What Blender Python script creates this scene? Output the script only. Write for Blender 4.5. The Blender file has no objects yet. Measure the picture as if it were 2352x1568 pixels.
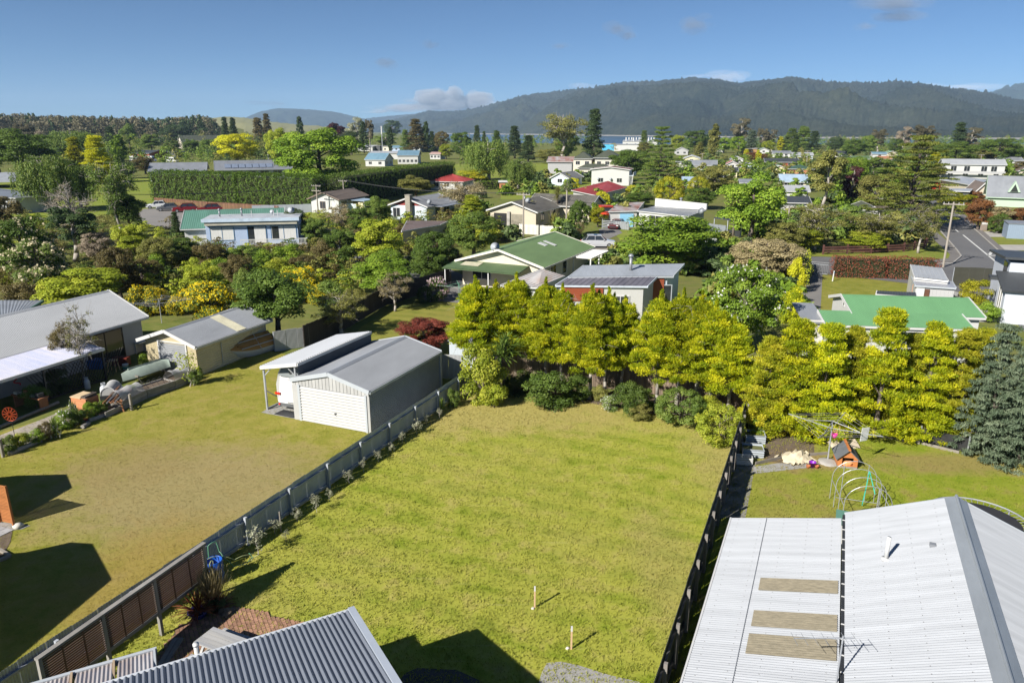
import bpy, math, random
import numpy as np
from mathutils import Vector, Matrix, noise
R = math.radians
SC = bpy.context.scene
COL = SC.collection
# ------------------------------------------------------------ camera, sky, sun, exposure
F, CX, CY, CAMH = 1663., 1176., 784., 15.          # photograph scaled to 2352 x 1568
TH = math.atan(484 / F); CT, ST = math.cos(TH), math.sin(TH)
cam = bpy.data.objects.new('camera', bpy.data.cameras.new('camera')); COL.objects.link(cam)
cam.location = (0, 0, CAMH); cam.rotation_euler = (R(90) - TH, 0, 0)
cam.data.sensor_width = 36; cam.data.lens = F / 2352 * 36
cam.data.clip_start = .5; cam.data.clip_end = 60000
SC.camera = cam
SUN_EL, SUN_AZ = R(34.5), R(228)
world = bpy.data.worlds.new('World'); SC.world = world; world.use_nodes = True
wn = world.node_tree.nodes; wl = world.node_tree.links
bg = wn['Background']; sky = wn.new('ShaderNodeTexSky'); sky.sky_type = 'NISHITA'; sky.sun_disc = False
sky.sun_elevation = SUN_EL; sky.sun_rotation = SUN_AZ; sky.air_density = .5; sky.dust_density = 0.; sky.ozone_density = 8.
sky.altitude = 200
tn = wn.new('ShaderNodeMix'); tn.data_type = 'RGBA'; tn.blend_type = 'MULTIPLY'; tn.inputs[0].default_value = 1; tn.inputs[7].default_value = (.9, 1, .93, 1)
wl.new(sky.outputs[0], tn.inputs[6]); wl.new(tn.outputs[2], bg.inputs[0]); bg.inputs[1].default_value = .053
sd = Vector((-math.sin(SUN_AZ) * math.cos(SUN_EL), -math.cos(SUN_AZ) * math.cos(SUN_EL), -math.sin(SUN_EL)))
sl = bpy.data.lights.new('sun', 'SUN'); sl.energy = 4.6; sl.angle = R(.53); sl.color = (1, .95, .87)
so = bpy.data.objects.new('sun', sl); COL.objects.link(so); so.rotation_euler = sd.to_track_quat('-Z', 'Y').to_euler()
SC.view_settings.view_transform = 'Standard'; SC.view_settings.look = 'None'; SC.view_settings.exposure = .95; SC.view_settings.gamma = 1
SC.render.engine = 'CYCLES'; SC.cycles.max_bounces = 6; SC.cycles.diffuse_bounces = 4; SC.cycles.glossy_bounces = 2
SC.cycles.transmission_bounces = 3; SC.cycles.transparent_max_bounces = 8; SC.cycles.volume_bounces = 0
# ------------------------------------------------------------ pixel <-> world
def G(x, y, z=0.):
    "photograph pixel -> point on the horizontal plane at height z"
    u, v = (x - CX) / F, (y - CY) / F
    d = (u, CT - v * ST, -ST - v * CT); t = (z - CAMH) / d[2]
    return Vector((t * d[0], t * d[1], z))
def GY(x, y, Y):
    u, v = (x - CX) / F, (y - CY) / F
    d = (u, CT - v * ST, -ST - v * CT); t = Y / d[1]
    return Vector((t * d[0], Y, CAMH + t * d[2]))
def HT(x, yb, yt): return GY(x, yt, G(x, yb).y).z
def PXM(x, y):
    "metres per photograph pixel at a ground point"
    p = G(x, y); return (p.y * CT - (p.z - CAMH) * ST) / F
GR = R(-23.6)                                        # street grid of the town
UX, UY = Vector((math.cos(GR), math.sin(GR), 0)), Vector((-math.sin(GR), math.cos(GR), 0))
# ------------------------------------------------------------ objects
def link(name, data, parent=None):
    o = bpy.data.objects.new(name, data); COL.objects.link(o)
    if parent is not None: o.parent = parent
    return o
def tag(o, label=None, cat=None, group=None, kind=None):
    if label: o['label'] = label
    if cat: o['category'] = cat
    if group: o['group'] = group
    if kind: o['kind'] = kind
    return o
def thing(name, label, cat, loc=(0, 0, 0), rz=0, group=None):
    o = link(name, None); o.location = Vector(loc); o.rotation_euler = (0, 0, rz); o.empty_display_size = .3
    return tag(o, label, cat, group)
def setmat(o, m):
    "own material on an object that shares its mesh"
    if not o.data.materials: o.data.materials.append(m)
    o.material_slots[0].link = 'OBJECT'; o.material_slots[0].material = m
def copy_tree(o, parent=None):
    c = o.copy(); COL.objects.link(c); c.parent = parent
    for ch in o.children: copy_tree(ch, c)
    return c
class MB:
    def __init__(s): s.v = []; s.f = []; s.m = []; s.mi = 0; s.M = None
    def add(s, vs, fs):
        n = len(s.v)
        if s.M is not None: vs = [tuple(s.M @ Vector(p)) for p in vs]
        s.v += [tuple(p) for p in vs]; s.f += [tuple(n + i for i in f) for f in fs]; s.m += [s.mi] * len(fs); return s
    def box(s, x0, x1, y0, y1, z0, z1):
        return s.add([(x0, y0, z0), (x1, y0, z0), (x1, y1, z0), (x0, y1, z0), (x0, y0, z1), (x1, y0, z1), (x1, y1, z1), (x0, y1, z1)],
                     [(3, 2, 1, 0), (4, 5, 6, 7), (0, 1, 5, 4), (1, 2, 6, 5), (2, 3, 7, 6), (3, 0, 4, 7)])
    def hexa(s, b, t):
        return s.add(list(b) + list(t), [(3, 2, 1, 0), (4, 5, 6, 7), (0, 1, 5, 4), (1, 2, 6, 5), (2, 3, 7, 6), (3, 0, 4, 7)])
    def quad(s, a, b, c, d): return s.add([a, b, c, d], [(0, 1, 2, 3)])
    def slab(s, a, b, c, d, t):
        a, b, c, d = map(Vector, (a, b, c, d)); n = (b - a).cross(d - a).normalized() * t
        return s.hexa([a - n, b - n, c - n, d - n], [a, b, c, d])
    def prism(s, poly, z0, z1):
        n = len(poly); vs = [(p[0], p[1], z0) for p in poly] + [(p[0], p[1], z1) for p in poly]
        return s.add(vs, [tuple(range(n - 1, -1, -1)), tuple(range(n, 2 * n))] + [(i, (i + 1) % n, n + (i + 1) % n, n + i) for i in range(n)])
    def sheet(s, poly, z): return s.add([(p[0], p[1], z) for p in poly], [tuple(range(len(poly)))])
    def cyl(s, p0, p1, r0, r1=None, n=8, caps=True):
        p0, p1 = Vector(p0), Vector(p1); r1 = r0 if r1 is None else r1
        d = (p1 - p0).normalized() if (p1 - p0).length > 1e-9 else Vector((0, 0, 1))
        a = d.orthogonal().normalized(); b = d.cross(a); vs = []
        for p, r in ((p0, r0), (p1, r1)):
            vs += [p + (a * math.cos(2 * math.pi * i / n) + b * math.sin(2 * math.pi * i / n)) * r for i in range(n)]
        fs = [(i, (i + 1) % n, n + (i + 1) % n, n + i) for i in range(n)]
        if caps: fs += [tuple(range(n - 1, -1, -1)), tuple(range(n, 2 * n))]
        return s.add(vs, fs)
    def tube(s, pts, r, n=6):
        for i in range(len(pts) - 1):
            s.cyl(pts[i], pts[i + 1], r if not hasattr(r, '__len__') else r[i], r if not hasattr(r, '__len__') else r[i + 1], n)
        return s
    def lathe(s, prof, n=16, c=(0, 0, 0)):
        vs = []; k = len(prof)
        for r, z in prof: vs += [(c[0] + r * math.cos(2 * math.pi * i / n), c[1] + r * math.sin(2 * math.pi * i / n), c[2] + z) for i in range(n)]
        fs = [(j * n + i, j * n + (i + 1) % n, (j + 1) * n + (i + 1) % n, (j + 1) * n + i) for j in range(k - 1) for i in range(n)]
        return s.add(vs, fs + [tuple(range(n - 1, -1, -1)), tuple(range((k - 1) * n, k * n))])
    def corr(s, a, b, c, d, per=.1, amp=.012, seg=4):
        "corrugated sheet; ribs run from edge a-b to edge d-c"
        a, b, c, d = map(Vector, (a, b, c, d)); n = (b - a).cross(d - a).normalized()
        k = max(2, int((b - a).length / per * seg)); vs = []
        for i in range(k + 1):
            t = i / k; w = n * (amp * math.sin(2 * math.pi * i / seg))
            vs += [a.lerp(b, t) + w, d.lerp(c, t) + w]
        return s.add(vs, [(2 * i, 2 * i + 2, 2 * i + 3, 2 * i + 1) for i in range(k)])
    def rib(s, a, b, c, d, per=.2, h=.03, w=.05):
        "trapezoid-ribbed sheet; ribs run from edge a-b to edge d-c"
        a, b, c, d = map(Vector, (a, b, c, d)); n = (b - a).cross(d - a).normalized(); L = (b - a).length
        k = max(1, round(L / per)); p = L / k; ts = []
        for i in range(k): ts += [(i * p, 0), (i * p + (p - 1.6 * w) , 0), (i * p + p - 1.3 * w, h), (i * p + p - .3 * w, h)]
        ts.append((L, 0)); vs = []
        for t, z in ts: vs += [a.lerp(b, t / L) + n * z, d.lerp(c, t / L) + n * z]
        return s.add(vs, [(2 * i, 2 * i + 2, 2 * i + 3, 2 * i + 1) for i in range(len(ts) - 1)])
    def mesh(s, name, mats, smooth=False):
        me = bpy.data.meshes.new(name); me.from_pydata(s.v, [], s.f)
        for m in (mats if isinstance(mats, (list, tuple)) else [mats]): me.materials.append(m)
        if any(s.m): me.polygons.foreach_set('material_index', s.m)
        if smooth: me.polygons.foreach_set('use_smooth', [True] * len(s.f))
        me.update(); return me
    def ob(s, name, mats, parent=None, smooth=False, loc=None, rz=None):
        o = link(name, s.mesh(name, mats, smooth), parent)
        if loc is not None: o.location = Vector(loc)
        if rz is not None: o.rotation_euler = (0, 0, rz)
        return o
def bar(mb, p0, p1, w, h=None, up=(0, 0, 1)):
    "square bar from p0 to p1"
    p0, p1 = Vector(p0), Vector(p1); h = h or w; d = (p1 - p0).normalized(); u = Vector(up)
    if abs(d.dot(u)) > .98: u = Vector((1, 0, 0))
    s = d.cross(u).normalized(); t = s.cross(d); s *= w / 2; t *= h / 2
    return mb.hexa([p0 - s - t, p0 + s - t, p0 + s + t, p0 - s + t], [p1 - s - t, p1 + s - t, p1 + s + t, p1 - s + t])
# ------------------------------------------------------------ materials
MATS = {}
def nodes(name):
    m = bpy.data.materials.new(name); m.use_nodes = True; MATS[name] = m
    return m, m.node_tree.nodes, m.node_tree.links, m.node_tree.nodes['Principled BSDF']
def rgb(c): return (c[0], c[1], c[2], 1)
def mixc(n, l, fac, a, b, mode='MIX'):
    x = n.new('ShaderNodeMix'); x.data_type = 'RGBA'; x.blend_type = mode
    for s, v in ((x.inputs[0], fac), (x.inputs[6], a), (x.inputs[7], b)):
        if hasattr(v, 'default_value') or hasattr(v, 'is_linked'): l.new(v, s)
        else: s.default_value = v if isinstance(v, (int, float)) else rgb(v)
    return x.outputs[2]
def ntex(n, l, vec, scale, detail=4, rough=.55, dim='3D'):
    t = n.new('ShaderNodeTexNoise'); t.inputs['Scale'].default_value = scale; t.inputs['Detail'].default_value = detail
    t.inputs['Roughness'].default_value = rough
    if vec is not None: l.new(vec, t.inputs['Vector'])
    return t.outputs['Fac']
def ramp(n, l, fac, stops):
    r = n.new('ShaderNodeValToRGB'); e = r.color_ramp.elements
    while len(e) < len(stops): e.new(.5)
    for el, (p, c) in zip(e, stops): el.position = p; el.color = rgb(c) if hasattr(c, '__len__') else (c, c, c, 1)
    l.new(fac, r.inputs[0]); return r.outputs[0]
def mathn(n, l, op, a, b=None):
    x = n.new('ShaderNodeMath'); x.operation = op
    for i, v in enumerate((a, b)):
        if v is None: continue
        if isinstance(v, (int, float)): x.inputs[i].default_value = v
        else: l.new(v, x.inputs[i])
    return x.outputs[0]
def bumpn(n, l, b, h, strength=.3, dist=.02):
    x = n.new('ShaderNodeBump'); x.inputs['Strength'].default_value = strength; x.inputs['Distance'].default_value = dist
    l.new(h, x.inputs['Height']); l.new(x.outputs[0], b.inputs['Normal']); return x
def ocoord(n): return n.new('ShaderNodeTexCoord').outputs['Object']
def mapn(n, l, vec, scale=(1, 1, 1), rot=(0, 0, 0), loc=(0, 0, 0)):
    x = n.new('ShaderNodeMapping'); x.inputs['Scale'].default_value = scale; x.inputs['Rotation'].default_value = rot
    x.inputs['Location'].default_value = loc; l.new(vec, x.inputs[0]); return x.outputs[0]
def pm(name, c, rough=.6, metal=0., var=.25, sc=1.2, c2=None, bump=.0, bsc=30., stretch=(1, 1, 1), spec=.4, obr=0.):
    "painted / plain surface with worn, uneven colour"
    if name in MATS: return MATS[name]
    m, n, l, b = nodes(name); v = mapn(n, l, ocoord(n), stretch)
    f1 = ramp(n, l, ntex(n, l, v, sc, 5, .65), [(.32, 0.), (.68, 1.)]); f2 = ntex(n, l, v, sc * 14, 3)
    c2 = c2 or tuple(x * (1 - var) for x in c)
    col = mixc(n, l, f1, c, c2); col = mixc(n, l, mathn(n, l, 'MULTIPLY', f2, var * .5), col, tuple(x * .55 for x in c))
    if obr:
        oi = n.new('ShaderNodeObjectInfo'); hs = n.new('ShaderNodeHueSaturation'); l.new(col, hs.inputs['Color'])
        mr = n.new('ShaderNodeMapRange'); l.new(oi.outputs['Random'], mr.inputs[0]); mr.inputs[3].default_value = 1 - obr; mr.inputs[4].default_value = 1 + obr
        l.new(mr.outputs[0], hs.inputs['Value']); col = hs.outputs[0]
    l.new(col, b.inputs['Base Color']); b.inputs['Roughness'].default_value = rough; b.inputs['Metallic'].default_value = metal
    b.inputs['Specular IOR Level'].default_value = spec
    if bump: bumpn(n, l, b, ntex(n, l, v, bsc, 4), bump, .02)
    return m
def boards(name, c, per=.16, horiz=True, var=.12, rough=.55, depth=.02):
    "weatherboards / boards too far off to be picked apart"
    if name in MATS: return MATS[name]
    m, n, l, b = nodes(name); v = ocoord(n); s = n.new('ShaderNodeSeparateXYZ'); l.new(v, s.inputs[0])
    src = s.outputs[2] if horiz else mathn(n, l, 'ADD', s.outputs[0], s.outputs[1])
    saw = mathn(n, l, 'FRACT', mathn(n, l, 'DIVIDE', src, per))
    col = mixc(n, l, ntex(n, l, v, .8, 5), c, tuple(x * (1 - var) for x in c))
    l.new(col, b.inputs['Base Color']); b.inputs['Roughness'].default_value = rough
    bumpn(n, l, b, saw, .6, depth); return m
def leafm(name, c1, c2, c3=None, trans=.28, val=.18):
    if name in MATS: return MATS[name]
    m, n, l, b = nodes(name); a = n.new('ShaderNodeAttribute'); a.attribute_name = 'tint'
    col = ramp(n, l, a.outputs['Fac'], [(0., c1), (.55, c2), (1., c3 or c2)])
    oi = n.new('ShaderNodeObjectInfo'); hs = n.new('ShaderNodeHueSaturation'); l.new(col, hs.inputs['Color'])
    mr = n.new('ShaderNodeMapRange'); l.new(oi.outputs['Random'], mr.inputs[0]); mr.inputs[3].default_value = 1 - val; mr.inputs[4].default_value = 1 + val
    l.new(mr.outputs[0], hs.inputs['Value'])
    col = hs.outputs[0]; l.new(col, b.inputs['Base Color']); b.inputs['Roughness'].default_value = .55; b.inputs['Specular IOR Level'].default_value = .25
    t = n.new('ShaderNodeBsdfTranslucent'); l.new(col, t.inputs[0]); x = n.new('ShaderNodeMixShader'); x.inputs[0].default_value = trans
    l.new(b.outputs[0], x.inputs[1]); l.new(t.outputs[0], x.inputs[2]); l.new(x.outputs[0], n['Material Output'].inputs[0]); return m
GLASS = pm('window_glass', (.03, .035, .04), .06, 0, .2, spec=.9)
WHITE = pm('white_paint', (.60, .60, .58), .45, var=.1)
TRIM = pm('white_trim', (.56, .56, .55), .4, var=.08)
GREYTRIM = pm('grey_trim', (.42, .45, .48), .4, var=.1)
DARK = pm('dark_metal', (.035, .037, .04), .45)
TIMBER = pm('weathered_timber', (.30, .27, .23), .85, var=.4, sc=2, stretch=(1, 1, 6), bump=.3, obr=.2)
BARK = pm('bark', (.17, .14, .115), .9, var=.45, sc=3, bump=.6, bsc=12)
BARKL = pm('pale_bark', (.42, .38, .33), .9, var=.4, sc=3, bump=.5, bsc=12)
CONC = pm('concrete', (.40, .38, .35), .85, var=.25, sc=.8, bump=.15)
EARTH = pm('bare_earth', (.16, .12, .085), .95, var=.4, sc=2, bump=.5, bsc=20)
GRAVEL = pm('gravel', (.40, .39, .37), .95, var=.45, sc=25, bump=.8, bsc=60)
# ------------------------------------------------------------ ground, lawns, roads, lake, mountains
def grassm(name, green, pale, brown, kind=0, dry=None):
    m, n, l, b = nodes(name); v = ocoord(n)
    big = ntex(n, l, v, .12, 4, .6); mid = ntex(n, l, v, .9, 5, .65); fine = ntex(n, l, v, 20., 4, .75)
    col = mixc(n, l, ramp(n, l, mid, [(.35, 0.), (.68, 1.)]), green, pale)
    col = mixc(n, l, mathn(n, l, 'MULTIPLY', ramp(n, l, big, [(.45, 0.), (.72, 1.)]), .7), col, brown)
    if kind == 1:      # mown in bands
        w = n.new('ShaderNodeTexWave'); l.new(mapn(n, l, v, rot=(0, 0, R(-66))), w.inputs[0]); w.inputs['Scale'].default_value = .2
        w.inputs['Distortion'].default_value = 1.6; w.inputs['Detail'].default_value = 3; w.inputs['Detail Scale'].default_value = 1.2
        col = mixc(n, l, mathn(n, l, 'MULTIPLY', ramp(n, l, w.outputs['Fac'], [(.25, 0.), (.75, 1.)]), .6), col, pale)
        st = ramp(n, l, ntex(n, l, mapn(n, l, v, (.35, 4.5, 1), rot=(0, 0, R(28))), 1., 3, .6), [(.62, 0.), (.74, .55)]); col = mixc(n, l, st, col, (.40, .37, .13))
    if dry:
        for (dx, dy, r1, r2, c, a) in dry:
            mp = mapn(n, l, v, (1 / r1, 1 / r2, 1), loc=(-dx / r1, -dy / r2, 0)); g = n.new('ShaderNodeTexGradient'); g.gradient_type = 'SPHERICAL'; l.new(mp, g.inputs[0])
            k = mathn(n, l, 'MULTIPLY', ramp(n, l, mathn(n, l, 'ADD', g.outputs['Fac'], mathn(n, l, 'MULTIPLY', mathn(n, l, 'SUBTRACT', mid, .5), 1.1)), [(.05, 0.), (.55, 1.)]), a)
            col = mixc(n, l, k, col, c)
    col = mixc(n, l, ramp(n, l, fine, [(.4, .0), (.8, .4)]), col, tuple(x * .5 for x in green))
    l.new(col, b.inputs['Base Color']); b.inputs['Roughness'].default_value = .9; b.inputs['Specular IOR Level'].default_value = .1
    bumpn(n, l, b, ntex(n, l, v, 34., 4, .7), .5, .03); return m
GREEN, PALE, DRYC = (.19, .24, .02), (.35, .345, .06), (.39, .325, .10)
LAWN_M = grassm('mown_lawn', GREEN, PALE, DRYC, 1, [(-2.5, 37.5, 16, 4.5, (.38, .31, .11), .8), (10.6, 29.5, 3, 9, (.36, .3, .11), .7), (5.6, 22, 1.8, 7, (.33, .28, .1), .5)])
LAWN_L = grassm('dry_lawn', (.21, .215, .03), (.32, .285, .065), (.34, .27, .08), 0, [(-14, 28.5, 8.5, 6.5, (.31, .245, .13), .7), (-12.5, 22, 4, 5.5, (.30, .215, .06), .7), (-18, 31, 4, 3.5, (.28, .215, .09), .6)])
LAWN_R = grassm('yard_lawn', (.17, .225, .016), (.29, .30, .045), (.28, .23, .07), 0, [(14.6, 25.3, 2.8, 1.7, (.17, .115, .06), 1.2), (21, 31, 6, 1.6, (.27, .21, .08), .8), (13.5, 31.5, 2.6, 1.8, (.28, .2, .09), .9)])
LAWN_F = grassm('field_grass', (.16, .215, .028), (.24, .27, .05), (.23, .22, .065))
GROUND_M = grassm('rough_ground', (.11, .145, .03), (.19, .19, .055), (.16, .13, .065))
def pdir(px): return (px - CX) / 1732.
def farland(px): return float(np.interp(px, [-500, 840, 900, 960, 1040, 1500, 2900], [14000, 14000, 5000, 2600, 1000, 860, 820]))
def ground():
    mb = MB(); xs = list(range(-600, 3000, 40)); ds = [18, 60, 150, 300, 500, 800]; rows = []
    for k in range(9):
        row = []
        for px in xs:
            fd = farland(px)
            if k == 0: p = (pdir(px) * 60, -40, 0)
            elif k <= 6: p = (pdir(px) * ds[k - 1], ds[k - 1], 0)
            elif k == 7: p = (pdir(px) * fd, fd, 0 if px > 870 else -2)
            else: p = (pdir(px) * (fd + 60), fd + 60, -14)
            row.append(p)
        rows.append(row)
    n = len(xs)
    mb.add([p for r in rows for p in r], [(k * n + i, k * n + i + 1, (k + 1) * n + i + 1, (k + 1) * n + i) for k in range(8) for i in range(n - 1)])
    mb.ob('ground', GROUND_M)['kind'] = 'structure'
ground()
def sheet(name, pts, m, z):
    o = MB().sheet(pts, z).ob(name, m); o['kind'] = 'structure'; return o
def gp(*pts): return [G(x, y) for x, y in pts]
FL0, FL1 = Vector((-16.9, 8.3, 0)), Vector((-3.2, 39.9, 0))           # left fence line
FR0, FR1 = Vector((2.6, 12.9, 0)), Vector((12.75, 36.6, 0))           # right fence line
LAWNP = [FL0, (-9, 6, 0), (1, 6, 0), FR0, FR1, (2, 41.8, 0), (-2, 43.4, 0), FL1]
sheet('lawn', LAWNP, LAWN_M, .02)
LAWNLP = [(-40, 8.3, 0), FL0, FL1, (-5.5, 43.5, 0), (-17.6, 49.2, 0), (-20.3, 44.2, 0), (-26.2, 35.2, 0), (-27.6, 32.8, 0), (-40, 26, 0)]
sheet('lawn', LAWNLP, LAWN_L, .016)
LAWNRP = [FR0 + Vector((.2, 0, 0)), (8, 5, 0), (36, 5, 0), (36, 27.4, 0), (27.2, 29.3, 0), (20.5, 33.1, 0), FR1 + Vector((.2, -.1, 0))]
sheet('lawn', LAWNRP, LAWN_R, .012)
sheet('lawn', gp((770, 825), (830, 750), (900, 712), (1010, 690), (1110, 700), (1100, 800), (1020, 850)), grassm('middle_lawn', (.14, .165, .025), (.25, .235, .05), (.27, .21, .06), 1), .012)
sheet('field', gp((-60, 500), (-60, 425), (150, 408), (470, 412), (700, 418), (360, 490), (150, 500)), LAWN_F, .012)
sheet('field', gp((820, 405), (1000, 378), (1260, 376), (1260, 402), (1100, 412)), LAWN_F, .016)
sheet('lawn', gp((1885, 735), (1885, 632), (2160, 640), (2150, 735)), grassm('corner_lawn', (.16, .175, .025), (.25, .24, .05), (.26, .22, .06)), .012)
sheet('lawn', gp((1370, 600), (1370, 575), (1560, 575), (1560, 618)), LAWN_F, .012)
sheet('lawn', gp((1425, 552), (1405, 527), (1660, 527), (1720, 560), (1560, 560)), LAWN_F, .012)
sheet('lawn', gp((1150, 458), (1150, 418), (1420, 412), (1420, 458)), LAWN_F, .008)
sheet('lawn', gp((700, 505), (690, 490), (860, 480), (860, 500)), LAWN_F, .008)
# roads
def roadm(name, c, patch):
    m, n, l, b = nodes(name); v = ocoord(n)
    col = mixc(n, l, ramp(n, l, ntex(n, l, v, .15, 5, .7), [(.35, 0.), (.7, 1.)]), c, patch); col = mixc(n, l, mathn(n, l, 'MULTIPLY', ntex(n, l, v, 8, 3, .8), .5), col, tuple(x * .6 for x in c))
    l.new(col, b.inputs['Base Color']); b.inputs['Roughness'].default_value = .85; bumpn(n, l, b, ntex(n, l, v, 40, 3), .4, .01); return m
ASPH = roadm('asphalt', (.115, .115, .12), (.15, .148, .148)); PATHM = roadm('footpath_asphalt', (.15, .14, .135), (.20, .185, .17))
VERGE = grassm('verge_grass', (.135, .18, .025), (.23, .235, .05), (.24, .2, .06))
# main road on the right: left kerb and right kerb (world metres along the street grid)
KL = [G(2118, 458), G(2150, 545), G(2185, 610)]; KR = [G(2165, 455), G(2240, 560), G(2420, 760)]
sheet('road', gp((2100, 446), (2148, 446), (2205, 496), (2290, 572), (2420, 690), (2600, 860), (2700, 900), (2550, 1000), (2300, 700), (2160, 660), (1800, 618), (1800, 590), (1890, 590), (2140, 600), (2185, 603), (2205, 588), (2198, 575), (2160, 530)), ASPH, .03)
sheet('verge', gp((1830, 588), (1830, 572), (2110, 575), (2150, 560), (2190, 585), (2178, 596), (2100, 598)), VERGE, .05)
sheet('footpath', gp((2135, 545), (2150, 533), (2200, 574), (2207, 588), (2190, 602), (2130, 604), (2130, 599), (2178, 594), (2182, 585), (2150, 556)), PATHM, .06)
sheet('verge', gp((2170, 462), (2225, 500), (2352, 625), (2700, 900), (2800, 700), (2500, 500), (2230, 440)), VERGE, .04)
sheet('footpath', gp((2152, 447), (2162, 447), (2215, 493), (2320, 586), (2440, 690), (2435, 712), (2300, 585), (2206, 500)), PATHM, .07)
MB().tube([tuple(G(x, y, .1)) for x, y in ((2148, 446), (2205, 496), (2290, 572), (2420, 690))], .09, 4).ob('kerb', CONC)['kind'] = 'structure'
MB().tube([tuple(G(x, y, .1)) for x, y in ((2160, 530), (2198, 574), (2208, 588), (2190, 603), (2130, 606))], .09, 4).ob('kerb', CONC)['kind'] = 'structure'
PAINT = pm('road_paint', (.62, .62, .6), .7, var=.25, sc=3)
def line(a, b, w=.12):
    a, b = G(*a), G(*b); d = (b - a).normalized(); s = Vector((-d.y, d.x, 0)) * w / 2
    MB().sheet([a - s, b - s, b + s, a + s], .036).ob('road_marking', PAINT)['kind'] = 'structure'
line((2212, 540), (2312, 622), .22)
for a, b in (((2194, 527), (2202, 534)), ((2176, 510), (2183, 517)), ((2158, 496), (2165, 502)), ((2140, 480), (2146, 486))): line(a, b, .2)
for a, b in (((2271, 588), (2279, 577)), ((2279, 577), (2306, 586)), ((2306, 586), (2271, 588))): line(a, b, .35)
line((1852, 601), (1905, 605), .2)
DRIVE = roadm('driveway_seal', (.16, .155, .15), (.23, .215, .2))
sheet('driveway', gp((1835, 760), (1845, 612), (1890, 612), (1886, 690), (1880, 760)), DRIVE, .02)
sheet('gravel_yard', gp((2170, 740), (2175, 655), (2300, 660), (2310, 740)), GRAVEL, .02)
sheet('driveway', gp((1310, 560), (1370, 550), (1420, 565), (1420, 585), (1310, 585)), DRIVE, .02)
sheet('driveway', gp((1385, 553), (1375, 527), (1412, 519), (1430, 535), (1400, 548)), DRIVE, .024)
sheet('road', gp((1000, 700), (880, 640), (620, 500), (690, 487), (760, 500), (1130, 660)), ASPH, .004)
sheet('car_park', gp((300, 505), (330, 480), (480, 478), (650, 490), (660, 515), (400, 530)), roadm('car_park_seal', (.2, .19, .18), (.26, .24, .22)), .02)
sheet('paved_yard', gp((985, 690), (1010, 655), (1150, 640), (1150, 705)), DRIVE, .02)
sheet('driveway', gp((2250, 532), (2262, 545), (2352, 545), (2352, 532)), CONC, .055)
sheet('driveway', gp((2285, 563), (2300, 578), (2370, 575), (2360, 563)), CONC, .055)
sheet('garden_path', [G(0, 1000), G(100, 962), G(195, 922), G(240, 925), G(90, 1010), G(0, 1040)], pm('worn_concrete', (.42, .37, .32), .9, var=.35, sc=.7, bump=.2), .02)
sheet('gravel_patch', gp((1230, 1590), (1245, 1545), (1256, 1524), (1290, 1521), (1330, 1530), (1400, 1552), (1470, 1568), (1480, 1600)), GRAVEL, .04)
sheet('mulch_bed', gp((900, 1590), (930, 1548), (960, 1535), (1050, 1540), (1110, 1568), (1120, 1590)), pm('mulch', (.11, .095, .08), .95, var=.5, sc=20, bump=.9, bsc=40), .04)
sheet('garden_path', gp((1650, 1190), (1693, 1068), (1735, 1065), (1712, 1190)), pm('mossy_concrete', (.3, .29, .26), .9, var=.5, sc=1.5, c2=(.09, .085, .06), bump=.3), .02)
sheet('garden_path', gp((1728, 1088), (1732, 1072), (1850, 1055), (1885, 1066), (1860, 1074), (1735, 1088)), GRAVEL, .024)
sheet('garden_bed', gp((1755, 1058), (1760, 985), (1870, 985), (1870, 1045), (1810, 1065)), EARTH, .02)
sheet('gravel_pad', gp((600, 948), (640, 925), (730, 905), (730, 960), (690, 965)), GRAVEL, .03)
sheet('garden_bed', [FL1, FL1 + Vector((.2, 3, 0)), (14, 38.4, 0), (12.7, 36.4, 0), (10.6, 36.2, 0), (8, 37, 0), (3, 39.6, 0), (0, 41, 0)], EARTH, .026)
# lake
def lakem():
    m, n, l, b = nodes('lake_water'); v = ocoord(n)
    b.inputs['Base Color'].default_value = (.035, .075, .12, 1); b.inputs['Roughness'].default_value = .22; b.inputs['IOR'].default_value = 1.33
    bumpn(n, l, b, ntex(n, l, mapn(n, l, v, (.02, .1, 1)), 1., 5, .7), .5, 1.); return m
mb = MB(); mb.sheet([(pdir(x) * d, d, 0) for x, d in ((830, 780), (2950, 780), (2950, 14000), (700, 14000))], -8); lk = mb.ob('lake', lakem()); lk['kind'] = 'structure'
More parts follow.
